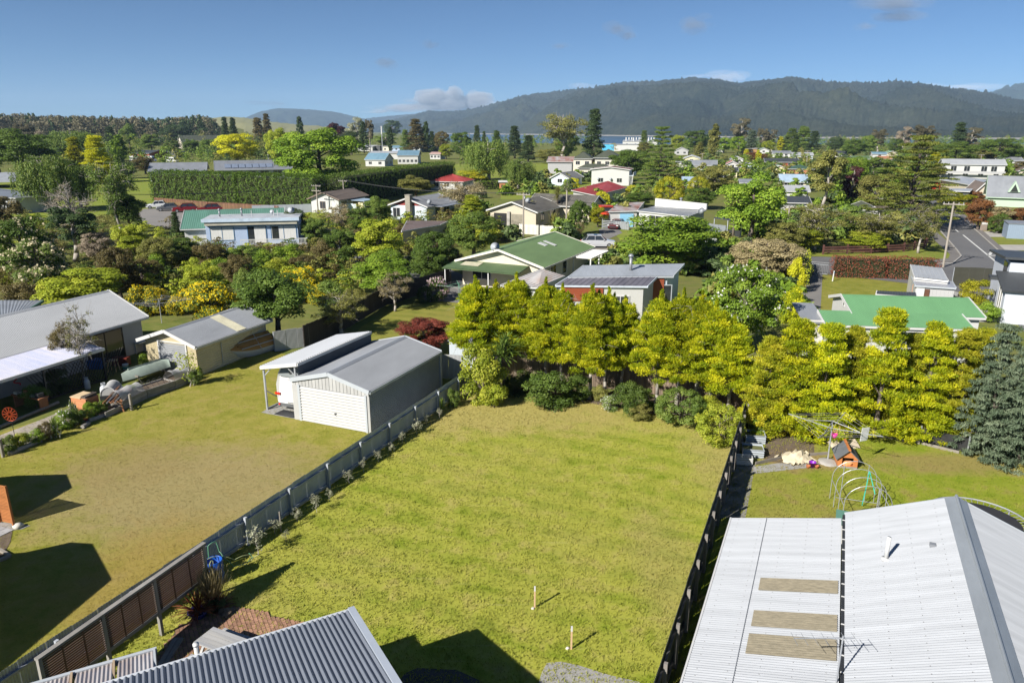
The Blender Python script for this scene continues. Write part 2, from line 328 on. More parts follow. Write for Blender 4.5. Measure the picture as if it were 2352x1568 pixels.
# mountains
def mountm(name, c1, c2, c3, sc):
    m, n, l, b = nodes(name); v = ocoord(n); vo = n.new('ShaderNodeTexVoronoi'); vo.inputs['Scale'].default_value = sc; l.new(v, vo.inputs[0])
    col = mixc(n, l, ramp(n, l, ntex(n, l, v, .0022, 6, .65), [(.38, 0.), (.62, 1.)]), c1, c2)
    col = mixc(n, l, ramp(n, l, ntex(n, l, v, .03, 4, .75), [(.55, 0.), (.75, .75)]), col, c3)
    col = mixc(n, l, mathn(n, l, 'MULTIPLY', vo.outputs['Distance'], .6), col, tuple(x * .3 for x in c1))
    l.new(col, b.inputs['Base Color']); b.inputs['Roughness'].default_value = 1; b.inputs['Specular IOR Level'].default_value = 0
    bp = bumpn(n, l, b, ntex(n, l, v, sc * .7, 5, .75), 1., 18.); return m
def mountain(name, skyline, x0, x1, nx, nt, dsh, dr, m, zb=-12, spur=.42, jit=8., seed=0):
    rnd = np.random.default_rng(seed); sx, sy = zip(*skyline); mb = MB(); vs = []
    tx = np.linspace(x0, x1, nx); ts = list(np.linspace(0, 1, nt)) + [1.03, 1.1, 1.3]
    for i, px in enumerate(tx):
        ysk = float(np.interp(px, sx, sy)); d0 = float(np.interp(px, *dsh)); d1 = d0 + float(np.interp(px, *dr))
        zr = GY(px, ysk, d1).z
        for t in ts:
            d = d0 + (d1 - d0) * t; X = pdir(px) * d
            if t <= 1:
                nz = noise.fractal(Vector((X * .0011, d * .0011, seed)), 1., 2.1, 6) + .45 * noise.fractal(Vector((X * .0036, d * .0018, seed + 9)), 1., 2., 5)
                rg = 1 - abs(noise.noise(Vector((X * .0016 + 7, d * .0009, seed + 3)))) * 2
                z = zb + (zr - zb) * (t ** .92 + (spur * nz + spur * .7 * (rg - .55)) * math.sin(math.pi * min(1, t)) ** .8)
                z = min(z, CAMH + (GY(px, ysk, d).z - CAMH) * (.88 + .12 * t ** 1.5)) if t < 1 else zr
                z = max(z, zb) + rnd.normal() * jit * (.25 + .75 * t) if t > 0 else zb
            else: z = zr - (t - 1) * (zr - zb) * 3.2
            vs.append((X, d, z))
    k = len(ts)
    mb.add(vs, [(i * k + j, (i + 1) * k + j, (i + 1) * k + j + 1, i * k + j + 1) for i in range(nx - 1) for j in range(k - 1)])
    o = mb.ob(name, m, smooth=True); o['kind'] = 'structure'; return o
SK = [(780, 300), (880, 284), (905, 275), (960, 262), (985, 256), (1020, 257), (1060, 256), (1100, 247), (1150, 236), (1200, 221), (1300, 206), (1340, 203), (1400, 193), (1450, 190), (1500, 188), (1545, 183), (1590, 180), (1640, 183), (1690, 192), (1740, 187), (1800, 179), (1840, 183), (1890, 190), (1950, 191), (2000, 191), (2050, 186), (2100, 194), (2150, 202), (2200, 207), (2260, 217), (2300, 226), (2352, 236), (2500, 262), (2800, 280)]
DSH = ([780, 1000, 1176, 1400, 1600, 2000, 2800], [6800, 5600, 4400, 3300, 2650, 2150, 1900])
mountain('mountain', SK, 790, 2700, 640, 90, DSH, ([780, 1200, 1600, 2000, 2700], [1500, 2600, 3000, 2600, 2200]), mountm('forest_mountain', (.024, .034, .024), (.055, .062, .036), (.11, .11, .08), .035), seed=4)
mountain('mountain', [(2150, 260), (2250, 216), (2290, 200), (2330, 190), (2352, 191), (2420, 205), (2600, 250)], 2150, 2600, 120, 30, ([0, 3000], [6200, 6200]), ([0, 3000], [2500, 2500]), mountm('far_mountain', (.02, .035, .02), (.03, .045, .02), (.05, .06, .04), .02), seed=8)
mountain('mountain', [(500, 296), (560, 276), (572, 268), (600, 257), (640, 249), (680, 250), (720, 252), (770, 257), (800, 264), (830, 272), (900, 282), (960, 292)], 500, 960, 120, 24, ([0, 3000], [8600, 8600]), ([0, 3000], [1800, 1800]), mountm('blue_mountain', (.03, .045, .03), (.04, .05, .03), (.05, .06, .045), .008), seed=11, jit=2)
mountain('mountain', [(760, 284), (860, 270), (900, 266), (960, 261), (1020, 258), (1060, 256), (1120, 262), (1200, 270), (1300, 285)], 760, 1300, 140, 24, ([0, 3000], [9200, 9200]), ([0, 3000], [1800, 1800]), mountm('distant_mountain', (.04, .05, .045), (.05, .06, .05), (.07, .08, .07), .006), seed=15, jit=3)
mountain('hill', [(300, 292), (430, 284), (480, 272), (520, 268), (560, 270), (600, 276), (660, 284), (760, 292), (830, 297)], 300, 830, 120, 24, ([0, 3000], [2600, 2600]), ([0, 3000], [900, 900]), grassm('hill_grass', (.2, .2, .06), (.28, .25, .1), (.22, .2, .08)), zb=-4, seed=21, jit=1.2)
mountain('hill', [(-300, 275), (0, 278), (200, 280), (400, 282), (500, 288), (560, 296)], -300, 560, 60, 12, ([0, 3000], [900, 900]), ([0, 3000], [350, 350]), GROUND_M, zb=-1, seed=22, jit=.5)
# pale beach along the far shore
mb = MB(); xs = list(range(1000, 2700, 20))
mb.add([q for px in xs for q in ((pdir(px) * (np.interp(px, *DSH) - 14), np.interp(px, *DSH) - 14, -7.9), (pdir(px) * (np.interp(px, *DSH) + 20), np.interp(px, *DSH) + 20, -3.6 + noise.noise(Vector((px * .02, 0, 0))) * 1.6))], [(2 * i, 2 * i + 2, 2 * i + 3, 2 * i + 1) for i in range(len(xs) - 1)])
mb.ob('beach', pm('pale_shingle', (.3, .28, .25), .9, var=.3, sc=.01))['kind'] = 'structure'
# air
hz = MB().box(-9500, 9500, -300, 12600, -60, 560).ob('haze', None); hz['kind'] = 'stuff'
m = bpy.data.materials.new('haze_air'); m.use_nodes = True; nt = m.node_tree; nt.nodes.remove(nt.nodes['Principled BSDF'])
pv = nt.nodes.new('ShaderNodeVolumePrincipled'); pv.inputs['Color'].default_value = (.52, .73, 1, 1); pv.inputs['Density'].default_value = 7.2e-5; pv.inputs['Anisotropy'].default_value = 0.
nt.links.new(pv.outputs[0], nt.nodes['Material Output'].inputs['Volume']); hz.data.materials.clear(); hz.data.materials.append(m)
# clouds, beyond the air box
def cloudm(name, c, d):
    m = bpy.data.materials.new(name); m.use_nodes = True; t = m.node_tree; t.nodes.remove(t.nodes['Principled BSDF']); v = t.nodes.new('ShaderNodeVolumePrincipled')
    v.inputs['Color'].default_value = rgb(c); v.inputs['Density'].default_value = d; v.inputs['Anisotropy'].default_value = -.5; t.links.new(v.outputs[0], t.nodes['Material Output'].inputs['Volume']); return m
def cloud(puffs, m, seed, Y=14500., k=8.4):
    r = np.random.default_rng(seed); c0 = GY(puffs[0][0], puffs[0][1], Y); root = link('cloud', None); root.location = c0; root['kind'] = 'structure'
    for (x, y, w, h) in puffs:
        for q in range(5):
            c = GY(x + r.normal() * w * .3, y + r.normal() * h * .22, Y + r.normal() * 120) - c0; a = w * k * (.3 + .3 * r.random()); b = h * k * (.3 + .3 * r.random()); mb = MB(); n, mrg = 16, 9; vs = []
            for i in range(mrg):
                th = math.pi * (i + .5) / mrg
                for j in range(n):
                    ph = 2 * math.pi * j / n; d = Vector((math.sin(th) * math.cos(ph), math.sin(th) * math.sin(ph), math.cos(th))); f = 1 + .35 * noise.noise(d * 2.1 + Vector((q * 3, x, y))) + .18 * noise.noise(d * 5 + Vector((x, q, 0))); vs.append((c.x + d.x * a * f, c.y + d.y * b * f * 1.2, c.z + d.z * b * f))
            mb.add(vs, [(i * n + j, (i + 1) * n + j, (i + 1) * n + (j + 1) % n, i * n + (j + 1) % n) for i in range(mrg - 1) for j in range(n)] + [tuple(range(n)), tuple(range((mrg - 1) * n, mrg * n))[::-1]]); mb.ob('puff', m, root, True)
CW, CG_, CT_ = cloudm('cloud_white', (.98, .98, 1), .006), cloudm('cloud_thin', (.3, .34, .42), .0011), cloudm('cloud_soft', (.8, .85, .95), .0016)
cloud([(985, 224, 60, 30), (1040, 226, 60, 32), (1090, 232, 56, 30), (1000, 240, 110, 20), (930, 248, 90, 14), (1060, 246, 110, 20), (880, 256, 60, 8)], CW, 1); cloud([(940, 232, 60, 12), (1130, 246, 40, 14), (900, 250, 90, 10)], CT_, 2)
for i, p in enumerate([[(895, 146, 44, 18)], [(988, 102, 28, 16)], [(1420, 66, 40, 26), (1440, 84, 34, 18)], [(1588, 55, 54, 26)], [(2010, 12, 110, 30), (2060, 36, 90, 20)], [(612, 240, 60, 12)], [(1290, 106, 30, 12)], [(728, 237, 30, 6)], [(1990, 60, 40, 12)]]): cloud(p, CG_, 10 + i)
cloud([(1650, 178, 66, 22)], CT_, 30); cloud([(1340, 196, 44, 12)], CT_, 31); cloud([(2200, 200, 150, 14), (2120, 198, 90, 8)], CT_, 32); cloud([(1600, 176, 60, 8)], CT_, 33)
# ------------------------------------------------------------ buildings
ROOF = {}
def roofm(name, c, rough=.4, metal=.0, streak=.25, c2=None): return pm(name, c, rough, metal, streak, .5, c2, stretch=(1.2, .35, 1), spec=.5)
R_GREY = roofm('grey_roof', (0.246, 0.260, 0.282)); R_SILV = roofm('galvanised_roof', (0.290, 0.304, 0.326), .38, .25); R_WHITE = roofm('white_roof', (0.387, 0.400, 0.414), .4, 0, .16)
R_GREEN = roofm('green_roof', (.105, .165, .075), .55); R_MINT = roofm('mint_roof', (.13, .29, .135), .5, 0, .15); R_SEA = roofm('sea_green_roof', (.10, .22, .17), .5)
R_RED = roofm('red_roof', (.36, .055, .05), .55); R_MAROON = roofm('maroon_roof', (.16, .045, .04), .6); R_BROWN = roofm('brown_roof', (.15, .12, .10), .6)
R_DARK = roofm('dark_roof', (.055, .06, .065), .5); R_BLUE = roofm('blue_roof', (.16, .28, .36), .5); R_OLIVE = roofm('olive_tile_roof', (.075, .085, .06), .6)
R_RUST = roofm('rusty_roof', (.4, .4, .4), .6, 0, .3, (.26, .09, .05)); R_LBLUE = roofm('pale_blue_roof', (.36, .47, .58), .45)
W_WHITE = boards('white_weatherboard', (0.546, 0.546, 0.528)); W_CREAM = boards('cream_weatherboard', (.72, .64, .44)); W_BLUE = boards('blue_weatherboard', (.40, .50, .68))
W_TAN = boards('tan_cladding', (.55, .49, .38)); W_GREY = boards('grey_cladding', (.42, .42, .42), .3, False); W_PALE = boards('pale_blue_weatherboard', (.56, .64, .70))
W_BRICK = pm('orange_brick_far', (.52, .22, .12), .8, var=.3, sc=4); W_GREEN = boards('mint_cladding', (.42, .55, .42), .3); W_RED = boards('red_stained_boards', (.33, .075, .03), .15, True, .4)
W_DGREY = boards('dark_cladding', (.07, .075, .08), .25, False); W_YEL = boards('pale_yellow_boards', (.72, .66, .42)); W_BLOCK = pm('pale_block', (.66, .62, .52), .85, var=.15)
CURT = pm('curtain', (.68, .68, .66), .8, var=.2, sc=6, stretch=(3, 3, .2))
def window(parent, face, a0, a1, z0, z1, L, W, frame=TRIM, mull=1, pane=None, y0=0., name='window', bar_h=None):
    fw = .07; f = MB(); p = MB(); w, h = a1 - a0, z1 - z0
    M = {'F': Matrix.Translation((a0, y0, z0)), 'B': Matrix.Translation((a1, W, z0)) @ Matrix.Rotation(R(180), 4, 'Z'),
         'R': Matrix.Translation((L, a0, z0)) @ Matrix.Rotation(R(90), 4, 'Z'), 'L': Matrix.Translation((0, a1, z0)) @ Matrix.Rotation(R(-90), 4, 'Z')}[face]
    f.M = p.M = M
    f.box(-fw, w + fw, -.05, .02, -fw, 0); f.box(-fw, w + fw, -.052, .02, h, h + fw); f.box(-fw, 0, -.047, .02, 0, h); f.box(w, w + fw, -.047, .02, 0, h)
    for k in range(1, mull + 1): f.box(w * k / (mull + 1) - .03, w * k / (mull + 1) + .03, -.044, .02, 0, h)
    if bar_h: f.box(0, w, -.041, .02, h * bar_h - .025, h * bar_h + .025)
    p.box(.0, w, -.02, .015, .0, h)
    o = f.ob(name, frame, parent); p.ob('pane', pane or GLASS, o); return o
def door(parent, face, a0, a1, h, L, W, m, y0=0., handle=True):
    M = {'F': Matrix.Translation((a0, y0, 0)), 'R': Matrix.Translation((L, a0, 0)) @ Matrix.Rotation(R(90), 4, 'Z'), 'L': Matrix.Translation((0, a1, 0)) @ Matrix.Rotation(R(-90), 4, 'Z')}[face]
    d = MB(); d.M = M; w = a1 - a0; d.box(0, w, -.04, .02, .02, h)
    for z in (.15 * h, .55 * h): d.box(.12 * w, .88 * w, -.05, .0, z, z + .33 * h)
    o = d.ob('door', m, parent)
    if handle:
        k = MB(); k.M = M; k.cyl((w * .88, -.04, h * .5), (w * .88, -.11, h * .5), .03); k.ob('door_handle', DARK, o)
    return o
def gable_walls(mb, L, W, h, rh, typ):
    mb.box(0, L, 0, W, 0, h)
    if typ == 'gy': mb.add([(0, 0, h), (L, 0, h), (L / 2, 0, h + rh), (0, W, h), (L, W, h), (L / 2, W, h + rh)], [(0, 1, 2), (5, 4, 3), (0, 2, 5, 3), (1, 4, 5, 2)])
    if typ == 'gx': mb.add([(0, 0, h), (0, W, h), (0, W / 2, h + rh), (L, 0, h), (L, W, h), (L, W / 2, h + rh)], [(2, 1, 0), (3, 4, 5), (0, 3, 5, 2), (1, 2, 5, 4)])
    if typ == 'mono': mb.hexa([(0, 0, h), (L, 0, h), (L, W, h), (0, W, h)], [(0, 0, h + .001), (L, 0, h + .001), (L, W, h + rh), (0, W, h + rh)])
    if typ == 'monox': mb.hexa([(0, 0, h), (L, 0, h), (L, W, h), (0, W, h)], [(0, 0, h + .001), (L, 0, h + rh), (L, W, h + rh), (0, W, h + .001)])
def roof_planes(L, W, h, rh, typ, ov):
    "list of quads a b c d (a-b along the eave, c-d along the ridge)"
    if typ == 'gy':
        s = rh / (L / 2); z = h - s * ov
        return [[(L + ov, -ov, z), (L + ov, W + ov, z), (L / 2, W + ov, h + rh), (L / 2, -ov, h + rh)], [(-ov, W + ov, z), (-ov, -ov, z), (L / 2, -ov, h + rh), (L / 2, W + ov, h + rh)]]
    if typ == 'gx':
        s = rh / (W / 2); z = h - s * ov
        return [[(-ov, -ov, z), (L + ov, -ov, z), (L + ov, W / 2, h + rh), (-ov, W / 2, h + rh)], [(L + ov, W + ov, z), (-ov, W + ov, z), (-ov, W / 2, h + rh), (L + ov, W / 2, h + rh)]]
    if typ in ('mono', 'flat'):
        if typ == 'flat': rh = .02
        s = rh / W; return [[(-ov, -ov, h - s * ov), (L + ov, -ov, h - s * ov), (L + ov, W + ov, h + rh + s * ov), (-ov, W + ov, h + rh + s * ov)]]
    if typ == 'monox':
        s = rh / L; return [[(-ov, W + ov, h - s * ov), (-ov, -ov, h - s * ov), (L + ov, -ov, h + rh + s * ov), (L + ov, W + ov, h + rh + s * ov)]]
    if typ == 'hip':
        z = h - .05; k = min(L, W) / 2 + ov; r0, r1 = (k - ov, L - k + ov) if L >= W else (L / 2, L / 2)
        ya, yb = (W / 2, W / 2) if L >= W else (k - ov, W - k + ov)
        A, B, C, D = (-ov, -ov, z), (L + ov, -ov, z), (L + ov, W + ov, z), (-ov, W + ov, z); P, Q = (r0, ya, h + rh), (r1, yb, h + rh)
        return [[A, B, (Q[0], ya, h + rh), P], [B, C, Q, (Q[0] + .001, Q[1] - .001, Q[2])] if L >= W else [B, C, Q, P], [C, D, (P[0], yb, h + rh), Q], [D, A, P, (P[0] - .001, P[1] + .001, P[2])] if L >= W else [D, A, P, Q]]
def roof(parent, L, W, h, rh, typ, ov, m, trim, per=0., trap=False, th=.1):
    mb = MB(); planes = [[Vector(p) + Vector((0, 0, th * .8)) for p in q] for q in roof_planes(L, W, h, rh, typ, ov)]
    for q in planes:
        q = [Vector(p) for p in q]
        mb.slab(*q, th)
        if per:
            e = (q[1] - q[0]).cross(q[3] - q[0]).normalized() * (.02 if not trap else .006)
            if trap: mb.rib(*[p + e for p in q], per, .03, .05)
            else: mb.corr(*[p + e for p in q], per)
    o = mb.ob('roof', m, parent)
    c = MB()
    for q in planes:
        q = [Vector(p) for p in q]; g = MB(); bar(g, q[0] + Vector((0, 0, -.07)), q[1] + Vector((0, 0, -.07)), .13, .14); g.ob('gutter', trim, o)
        if typ != 'hip':
            for s, t in ((0, 3), (1, 2)):
                d = (q[1] - q[0]).normalized() * (.03 if s else -.03); b = MB(); bar(b, q[s] + d + Vector((0, 0, -.04)), q[t] + d + Vector((0, 0, -.04)), .05, .22); b.ob('barge_board', trim, o)
    if typ in ('gx', 'gy'):
        q = planes[0]; a, e = Vector(q[3]), Vector(q[2]); up = Vector((0, 0, .035))
        for pl in planes:
            pl = [Vector(p) for p in pl]; dn = (pl[0] - pl[3]).normalized() * .2
            c.slab(pl[3] + dn + up, pl[2] + dn + up, pl[2] + up, pl[3] + up, .02)
        c.ob('ridge_cap', m, o)
    return o
def house(name, label, loc, L, W, h, typ, rh, wall, rm, trim=TRIM, ov=.4, wins=(), doors=(), per=0., rz=GR, cat='house', trap=False, group=None, fr=None):
    t = thing(name, label, cat, Vector((loc[0], loc[1], 0)), rz, group)
    w = MB(); gable_walls(w, L, W, h, rh, typ); w.ob('wall', wall, t)
    t['h'] = h
    roof(t, L, W, h, rh, typ, ov, rm, trim, per, trap)
    for s in wins: window(t, s[0], s[1], s[2], s[3], s[4], L, W, fr or trim, s[5] if len(s) > 5 else 1, s[6] if len(s) > 6 else None)
    for s in doors: door(t, s[0], s[1], s[2], s[3], L, W, s[4])
    return t
def fl(a, b, h):
    A, B = G(*a, h), G(*b, h); d = B - A; return A, d.length, math.atan2(d.y, d.x)
def chimney(parent, x, y, z0, z1, w=.5, m=None):
    m = m or CONC; mb = MB().box(x - w / 2, x + w / 2, y - w / 2, y + w / 2, z0, z1); mb.box(x - w / 2 - .06, x + w / 2 + .06, y - w / 2 - .06, y + w / 2 + .06, z1, z1 + .1)
    return mb.ob('chimney', m, parent)
def flue(parent, x, y, z0, z1, r=.09):
    mb = MB().cyl((x, y, z0), (x, y, z1), r, n=12); mb.lathe([(r * 1.7, 0), (r * 1.9, .1), (r * .5, .25)], 12, (x, y, z1 + .04)); mb.cyl((x, y, z0), (x, y, z0 + .04), r * 2, n=12)
    return mb.ob('flue', R_SILV, parent, True)
def dish(parent, p, r=.35, rz=0.):
    mb = MB(); mb.M = Matrix.Translation(p) @ Matrix.Rotation(rz, 4, 'Z') @ Matrix.Rotation(R(60), 4, 'X')
    mb.lathe([(r, .12), (r * .8, .06), (r * .5, .02), (.02, 0), (.02, -.02), (r * .5, 0), (r * .8, .04), (r + .005, .1)], 14); mb.cyl((0, 0, 0), (0, 0, .35), .015); mb.cyl((0, 0, 0), (0, -.3, -.25), .025)
    return mb.ob('satellite_dish', GREYTRIM, parent, True)
# ---- the silver garage with its caravan port
def garage():
    A, L, rz = fl((671, 872), (846, 901), 2.25); rz = R(-23.2); W = 7.45; h, rh = 2.25, .62
    t = thing('garage', 'silver corrugated garage with a ribbed white roller door beside the iron fence', 'garage', (A.x, A.y, 0), rz)
    iron = roofm('garage_iron', (0.299, 0.312, 0.334), .42, .3, .2)
    w = MB(); gable_walls(w, L, W, h, rh, 'gy'); w.ob('wall', iron, t)
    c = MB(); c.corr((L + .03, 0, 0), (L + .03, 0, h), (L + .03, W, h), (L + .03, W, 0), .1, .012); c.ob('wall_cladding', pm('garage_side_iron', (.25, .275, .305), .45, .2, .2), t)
    # gable: flat vertical strips of cladding
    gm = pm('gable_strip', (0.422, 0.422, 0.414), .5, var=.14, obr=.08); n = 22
    for i in range(n):
        x0, x1 = L * i / n + .012, L * (i + 1) / n - .012; zt = lambda x: h + rh * (1 - abs(x - L / 2) / (L / 2)) - .1
        MB().hexa([(x0, -.03, h - .25), (x1, -.03, h - .25), (x1, 0, h - .25), (x0, 0, h - .25)], [(x0, -.03, zt(x0)), (x1, -.03, zt(x1)), (x1, 0, zt(x1)), (x0, 0, zt(x0))]).ob('cladding_strip', gm, t)
    d = MB(); d.rib((.5, -.03, h - .27), (.5, -.03, .03), (L - .25, -.03, .03), (L - .25, -.03, h - .27), .165, .05, .055)
    do = d.ob('roller_door', pm('roller_door_white', (0.510, 0.510, 0.502), .4, var=.08), t); MB().box(L * .55, L * .55 + .13, -.1, -.03, .75, .79).cyl((L * .55 + .06, -.1, .7), (L * .55 + .06, -.03, .7), .03).ob('door_handle', DARK, do)
    [MB().box(a, b, -.09, 0, 0, h - .2).ob('door_jamb', GREYTRIM, t) for a, b in ((.36, .5), (L - .25, L - .13))]
    [MB().box(a, b, -.045, 0, 0, h - .25).ob('corner_panel', gm, t) for a, b in ((-.02, .36), (L - .13, L + .03))]
    roof(t, L, W, h, rh, 'gy', .08, R_SILV, GREYTRIM, .1)
    MB().box(L - .08, L + .09, W - .1, W + .09, 0, h).ob('downpipe', GREYTRIM, t)
    # caravan port: its own frame beside the garage
    p = thing('carport', 'tall open caravan port with ribbed white roof standing against the silver garage', 'carport', (A.x, A.y, 0), rz)
    x0, x1, z0, z1 = -2.45, .1, 2.55, 3.05; ya, yb = .35, 7.35
    q = [Vector((x0, yb, z0)), Vector((x0, ya, z0)), Vector((x1, ya, z1)), Vector((x1, yb, z1))]
    r = MB(); r.slab(*q, .03); e = Vector((-.2, 0, 1)).normalized() * .01
    r.rib(*[v + e for v in q], .19, .06, .06); ro = r.ob('roof', roofm('carport_roof', (0.405, 0.418, 0.440), .38, .1, .12), p)
    f = MB(); bar(f, (x0, ya, z0 - .06), (x1, ya, z1 - .06), .08, .16); bar(f, (x1 + .03, ya, z1 - .05), (x1 + .03, yb, z1 - .05), .06, .16); bar(f, (x0, yb, z0 - .06), (x1, yb, z1 - .06), .08, .14); f.ob('fascia', WHITE, ro)
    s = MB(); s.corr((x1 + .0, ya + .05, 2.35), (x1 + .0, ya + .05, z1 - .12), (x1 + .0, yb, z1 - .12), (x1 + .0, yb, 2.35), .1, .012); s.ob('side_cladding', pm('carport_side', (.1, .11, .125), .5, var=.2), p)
    st = pm('galvanised_post', (.45, .47, .5), .45, .4)
    for (x, y, z) in ((x0 + .12, ya + .12, z0), (x0 + .12, (ya + yb) / 2, z0), (x0 + .12, yb - .12, z0), (x1 - .25, ya + .12, z1 - .1)):
        MB().box(x - .045, x + .045, y - .045, y + .045, 0, z - .05).ob('post', st, p)
    b = MB(); bar(b, (x0 + .12, ya + .12, 2.0), (x0 + .65, ya + .12, 2.52), .05); bar(b, (x1 - .25, ya + .12, 2.3), (x1 - .85, ya + .12, 2.78), .05); bar(b, (x0 + .12, ya + .2, 1.1), (x0 + .12, ya + 1.5, .1), .05); bar(b, (x0 + .12, ya + .1, .08), (x0 + .12, yb, .08), .07); b.ob('brace', st, p)
    # caravan
    c = thing('caravan', 'white caravan parked under the ribbed port roof, rear end showing', 'caravan', Vector((A.x, A.y, 0)) + UX * -.83 + UY * .75, rz)
    sec = [(-.02, .42, .92, .98), (0, .42, .98, 1.02), (0, .0, 0, 0)]
    prof = [(.42, .98), (.55, 1.03), (1.6, 1.05), (2.15, .95), (2.5, .82), (2.62, .7)]
    def shell(y0, y1, sc=1.): 
        k = []
        for z, w in prof: k.append((w * sc, z))
        ring = [(-w, z) for w, z in k] + [(w, z) for w, z in reversed(k)]
        return [(x, y0, z) for x, z in ring], [(x, y1, z) for x, z in ring]
    mb = MB(); rings = [(0., .93), (.1, .985), (.3, 1.), (5.6, 1.), (5.9, .95)]; n = 2 * len(prof); vs = []
    for y, sc in rings:
        for w, z in [(-w, z) for z, w in prof] + [(w, z) for z, w in reversed(prof)]: vs.append((w * sc, y + max(0, z - 1.9) * .35 * (1 if y < 1 else 0), .42 + (z - .42) * (sc if y < 3 else 1)))
    fs = [(j * n + i, j * n + (i + 1) % n, (j + 1) * n + (i + 1) % n, (j + 1) * n + i) for j in range(len(rings) - 1) for i in range(n)]
    mb.add(vs, fs + [tuple(range(n))[::-1], tuple(range((len(rings) - 1) * n, len(rings) * n))]); mb.ob('body', pm('gloss_white', (0.651, 0.651, 0.642), .25, var=.04, spec=.6), c, False)
    MB().box(-.93, .93, -.06, .1, .3, .46).ob('bumper', pm('grey_plastic', (.12, .125, .13), .5), c)
    MB().hexa([(-.78, .03, 2.02), (.78, .03, 2.02), (.78, .1, 2.02), (-.78, .1, 2.02)], [(-.66, .2, 2.5), (.66, .2, 2.5), (.66, .28, 2.5), (-.66, .28, 2.5)]).ob('rear_panel', pm('caravan_grey', (.18, .2, .2), .35), c)
    MB().cyl((0, .06, 2.28), (0, .14, 2.28), .09).ob('camera_eye', DARK, c)
    red = pm('lamp_red', (.6, .02, .015), .25, spec=.8); amb = pm('lamp_amber', (.75, .28, .03), .25, spec=.8)
    for s in (-1, 1):
        tl = MB().box(s * .92 - (.0 if s > 0 else -.0) - .16, s * .92 + .16 - .16 * s * .0, -.035, .05, .92, 1.04).ob('tail_light', red, c)
        MB().box(s * .92 - .2, s * .92 - .16, -.036, .04, .925, 1.035).ob('indicator', amb, tl); MB().cyl((s * .8, -.1, .4), (s * .8, -.05, .4), .06).ob('reflector', red, c)
        for y in (2.2, 3.1):
            wh = MB().cyl((s * 1.0, y, .32), (s * .78, y, .32), .32, n=16).ob('wheel', pm('tyre_rubber', (.02, .02, .02), .8), c); MB().cyl((s * 1.012, y, .32), (s * .99, y, .32), .19, n=12).ob('rim', R_SILV, wh)
    MB().box(-.26, .26, -.07, -.05, .5, .62).ob('number_plate', WHITE, c)
    [MB().box(x, x + .045, -.075, -.068, .53, .59).ob('plate_letter', DARK, c) for x in (-.2, -.13, -.06, .02, .09, .16)]
    em = MB().lathe([(.0, -.02), (.06, 0), (.0, .02)], 10); em.v = [(x, -.0 + z * 1.0, 1.86 + y) for x, y, z in em.v]; em.box(-.16, .16, -.0, .015, 1.85, 1.868); em.ob('emblem', red, c)
    # black mat and stones under it
    m = MB(); m.M = Matrix.Translation(Vector((A.x, A.y, 0)) + UX * -.9 + UY * .35) @ Matrix.Rotation(rz, 4, 'Z'); m.slab((-.6, -.3, .07), (.7, -.35, .06), (.8, .3, .09), (-.5, .35, .08), .03)
    tag(m.ob('ground_mat', DARK), 'crumpled black mat on gravel under the rear of the caravan', 'mat')
    return t
garage()
# ---- cream shed
def creamshed():
    A = G(333, 778, 2.05); A.z = 0; L, W, h, rh = 4.15, 6.6, 2.1, .72; rz = R(-21)
    t = thing('shed', 'cream ribbed shed with grey roller door and grey iron roof', 'shed', A, rz)
    cr = boards('cream_ribbed', (0.493, 0.422, 0.264), .11, True, .1, depth=.03); w = MB(); gable_walls(w, L, W, h, rh, 'gy'); w.ob('wall', cr, t)
    s = MB(); s.corr((L + .03, 0, 0), (L + .03, 0, h), (L + .03, W, h), (L + .03, W, 0), .15, .014); s.ob('wall_cladding', pm('cream_iron', (.62, .54, .34), .5, var=.15), t)
    roof(t, L, W, h, rh, 'gy', .35, R_GREY, TRIM, .1)
    d = MB(); d.rib((1.15, -.03, 1.95), (1.15, -.03, .02), (3.35, -.03, .02), (3.35, -.03, 1.95), .12, .025, .03); d.ob('roller_door', pm('roller_grey', (.30, .31, .32), .45, var=.15), t)
    MB().box(1.06, 1.15, -.06, 0, 0, 2.02).box(3.35, 3.44, -.06, 0, 0, 2.02).box(1.06, 3.44, -.062, 0, 2.02, 2.1).ob('door_frame', TRIM, t)
    # translucent roof sheet
    s = L / 2; q = [Vector((L + .3, 3.4, h + .0)), Vector((L + .3, 4.3, h + .0)), Vector((L / 2 + .25, 4.3, h + rh - .06)), Vector((L / 2 + .25, 3.4, h + rh - .06))]
    q = [v + Vector((0, 0, .0)) for v in q]; e = Vector((.33, 0, 1)).normalized() * .02
    m = MB(); z = lambda x: h + rh - (x - L / 2) * rh / (L / 2) + .135
    m.corr((L + .34, 3.4, z(L + .34)), (L + .34, 4.3, z(L + .34)), (L / 2 + .2, 4.3, z(L / 2 + .2)), (L / 2 + .2, 3.4, z(L / 2 + .2)), .1); m.ob('translucent_sheet', pm('fibreglass_cream', (0.528, 0.502, 0.370), .5), t)
    MB().cyl((L + .08, 2.1, .3), (L + .08, 2.1, 1.7), .03).ob('downpipe', GREYTRIM, t)
creamshed()
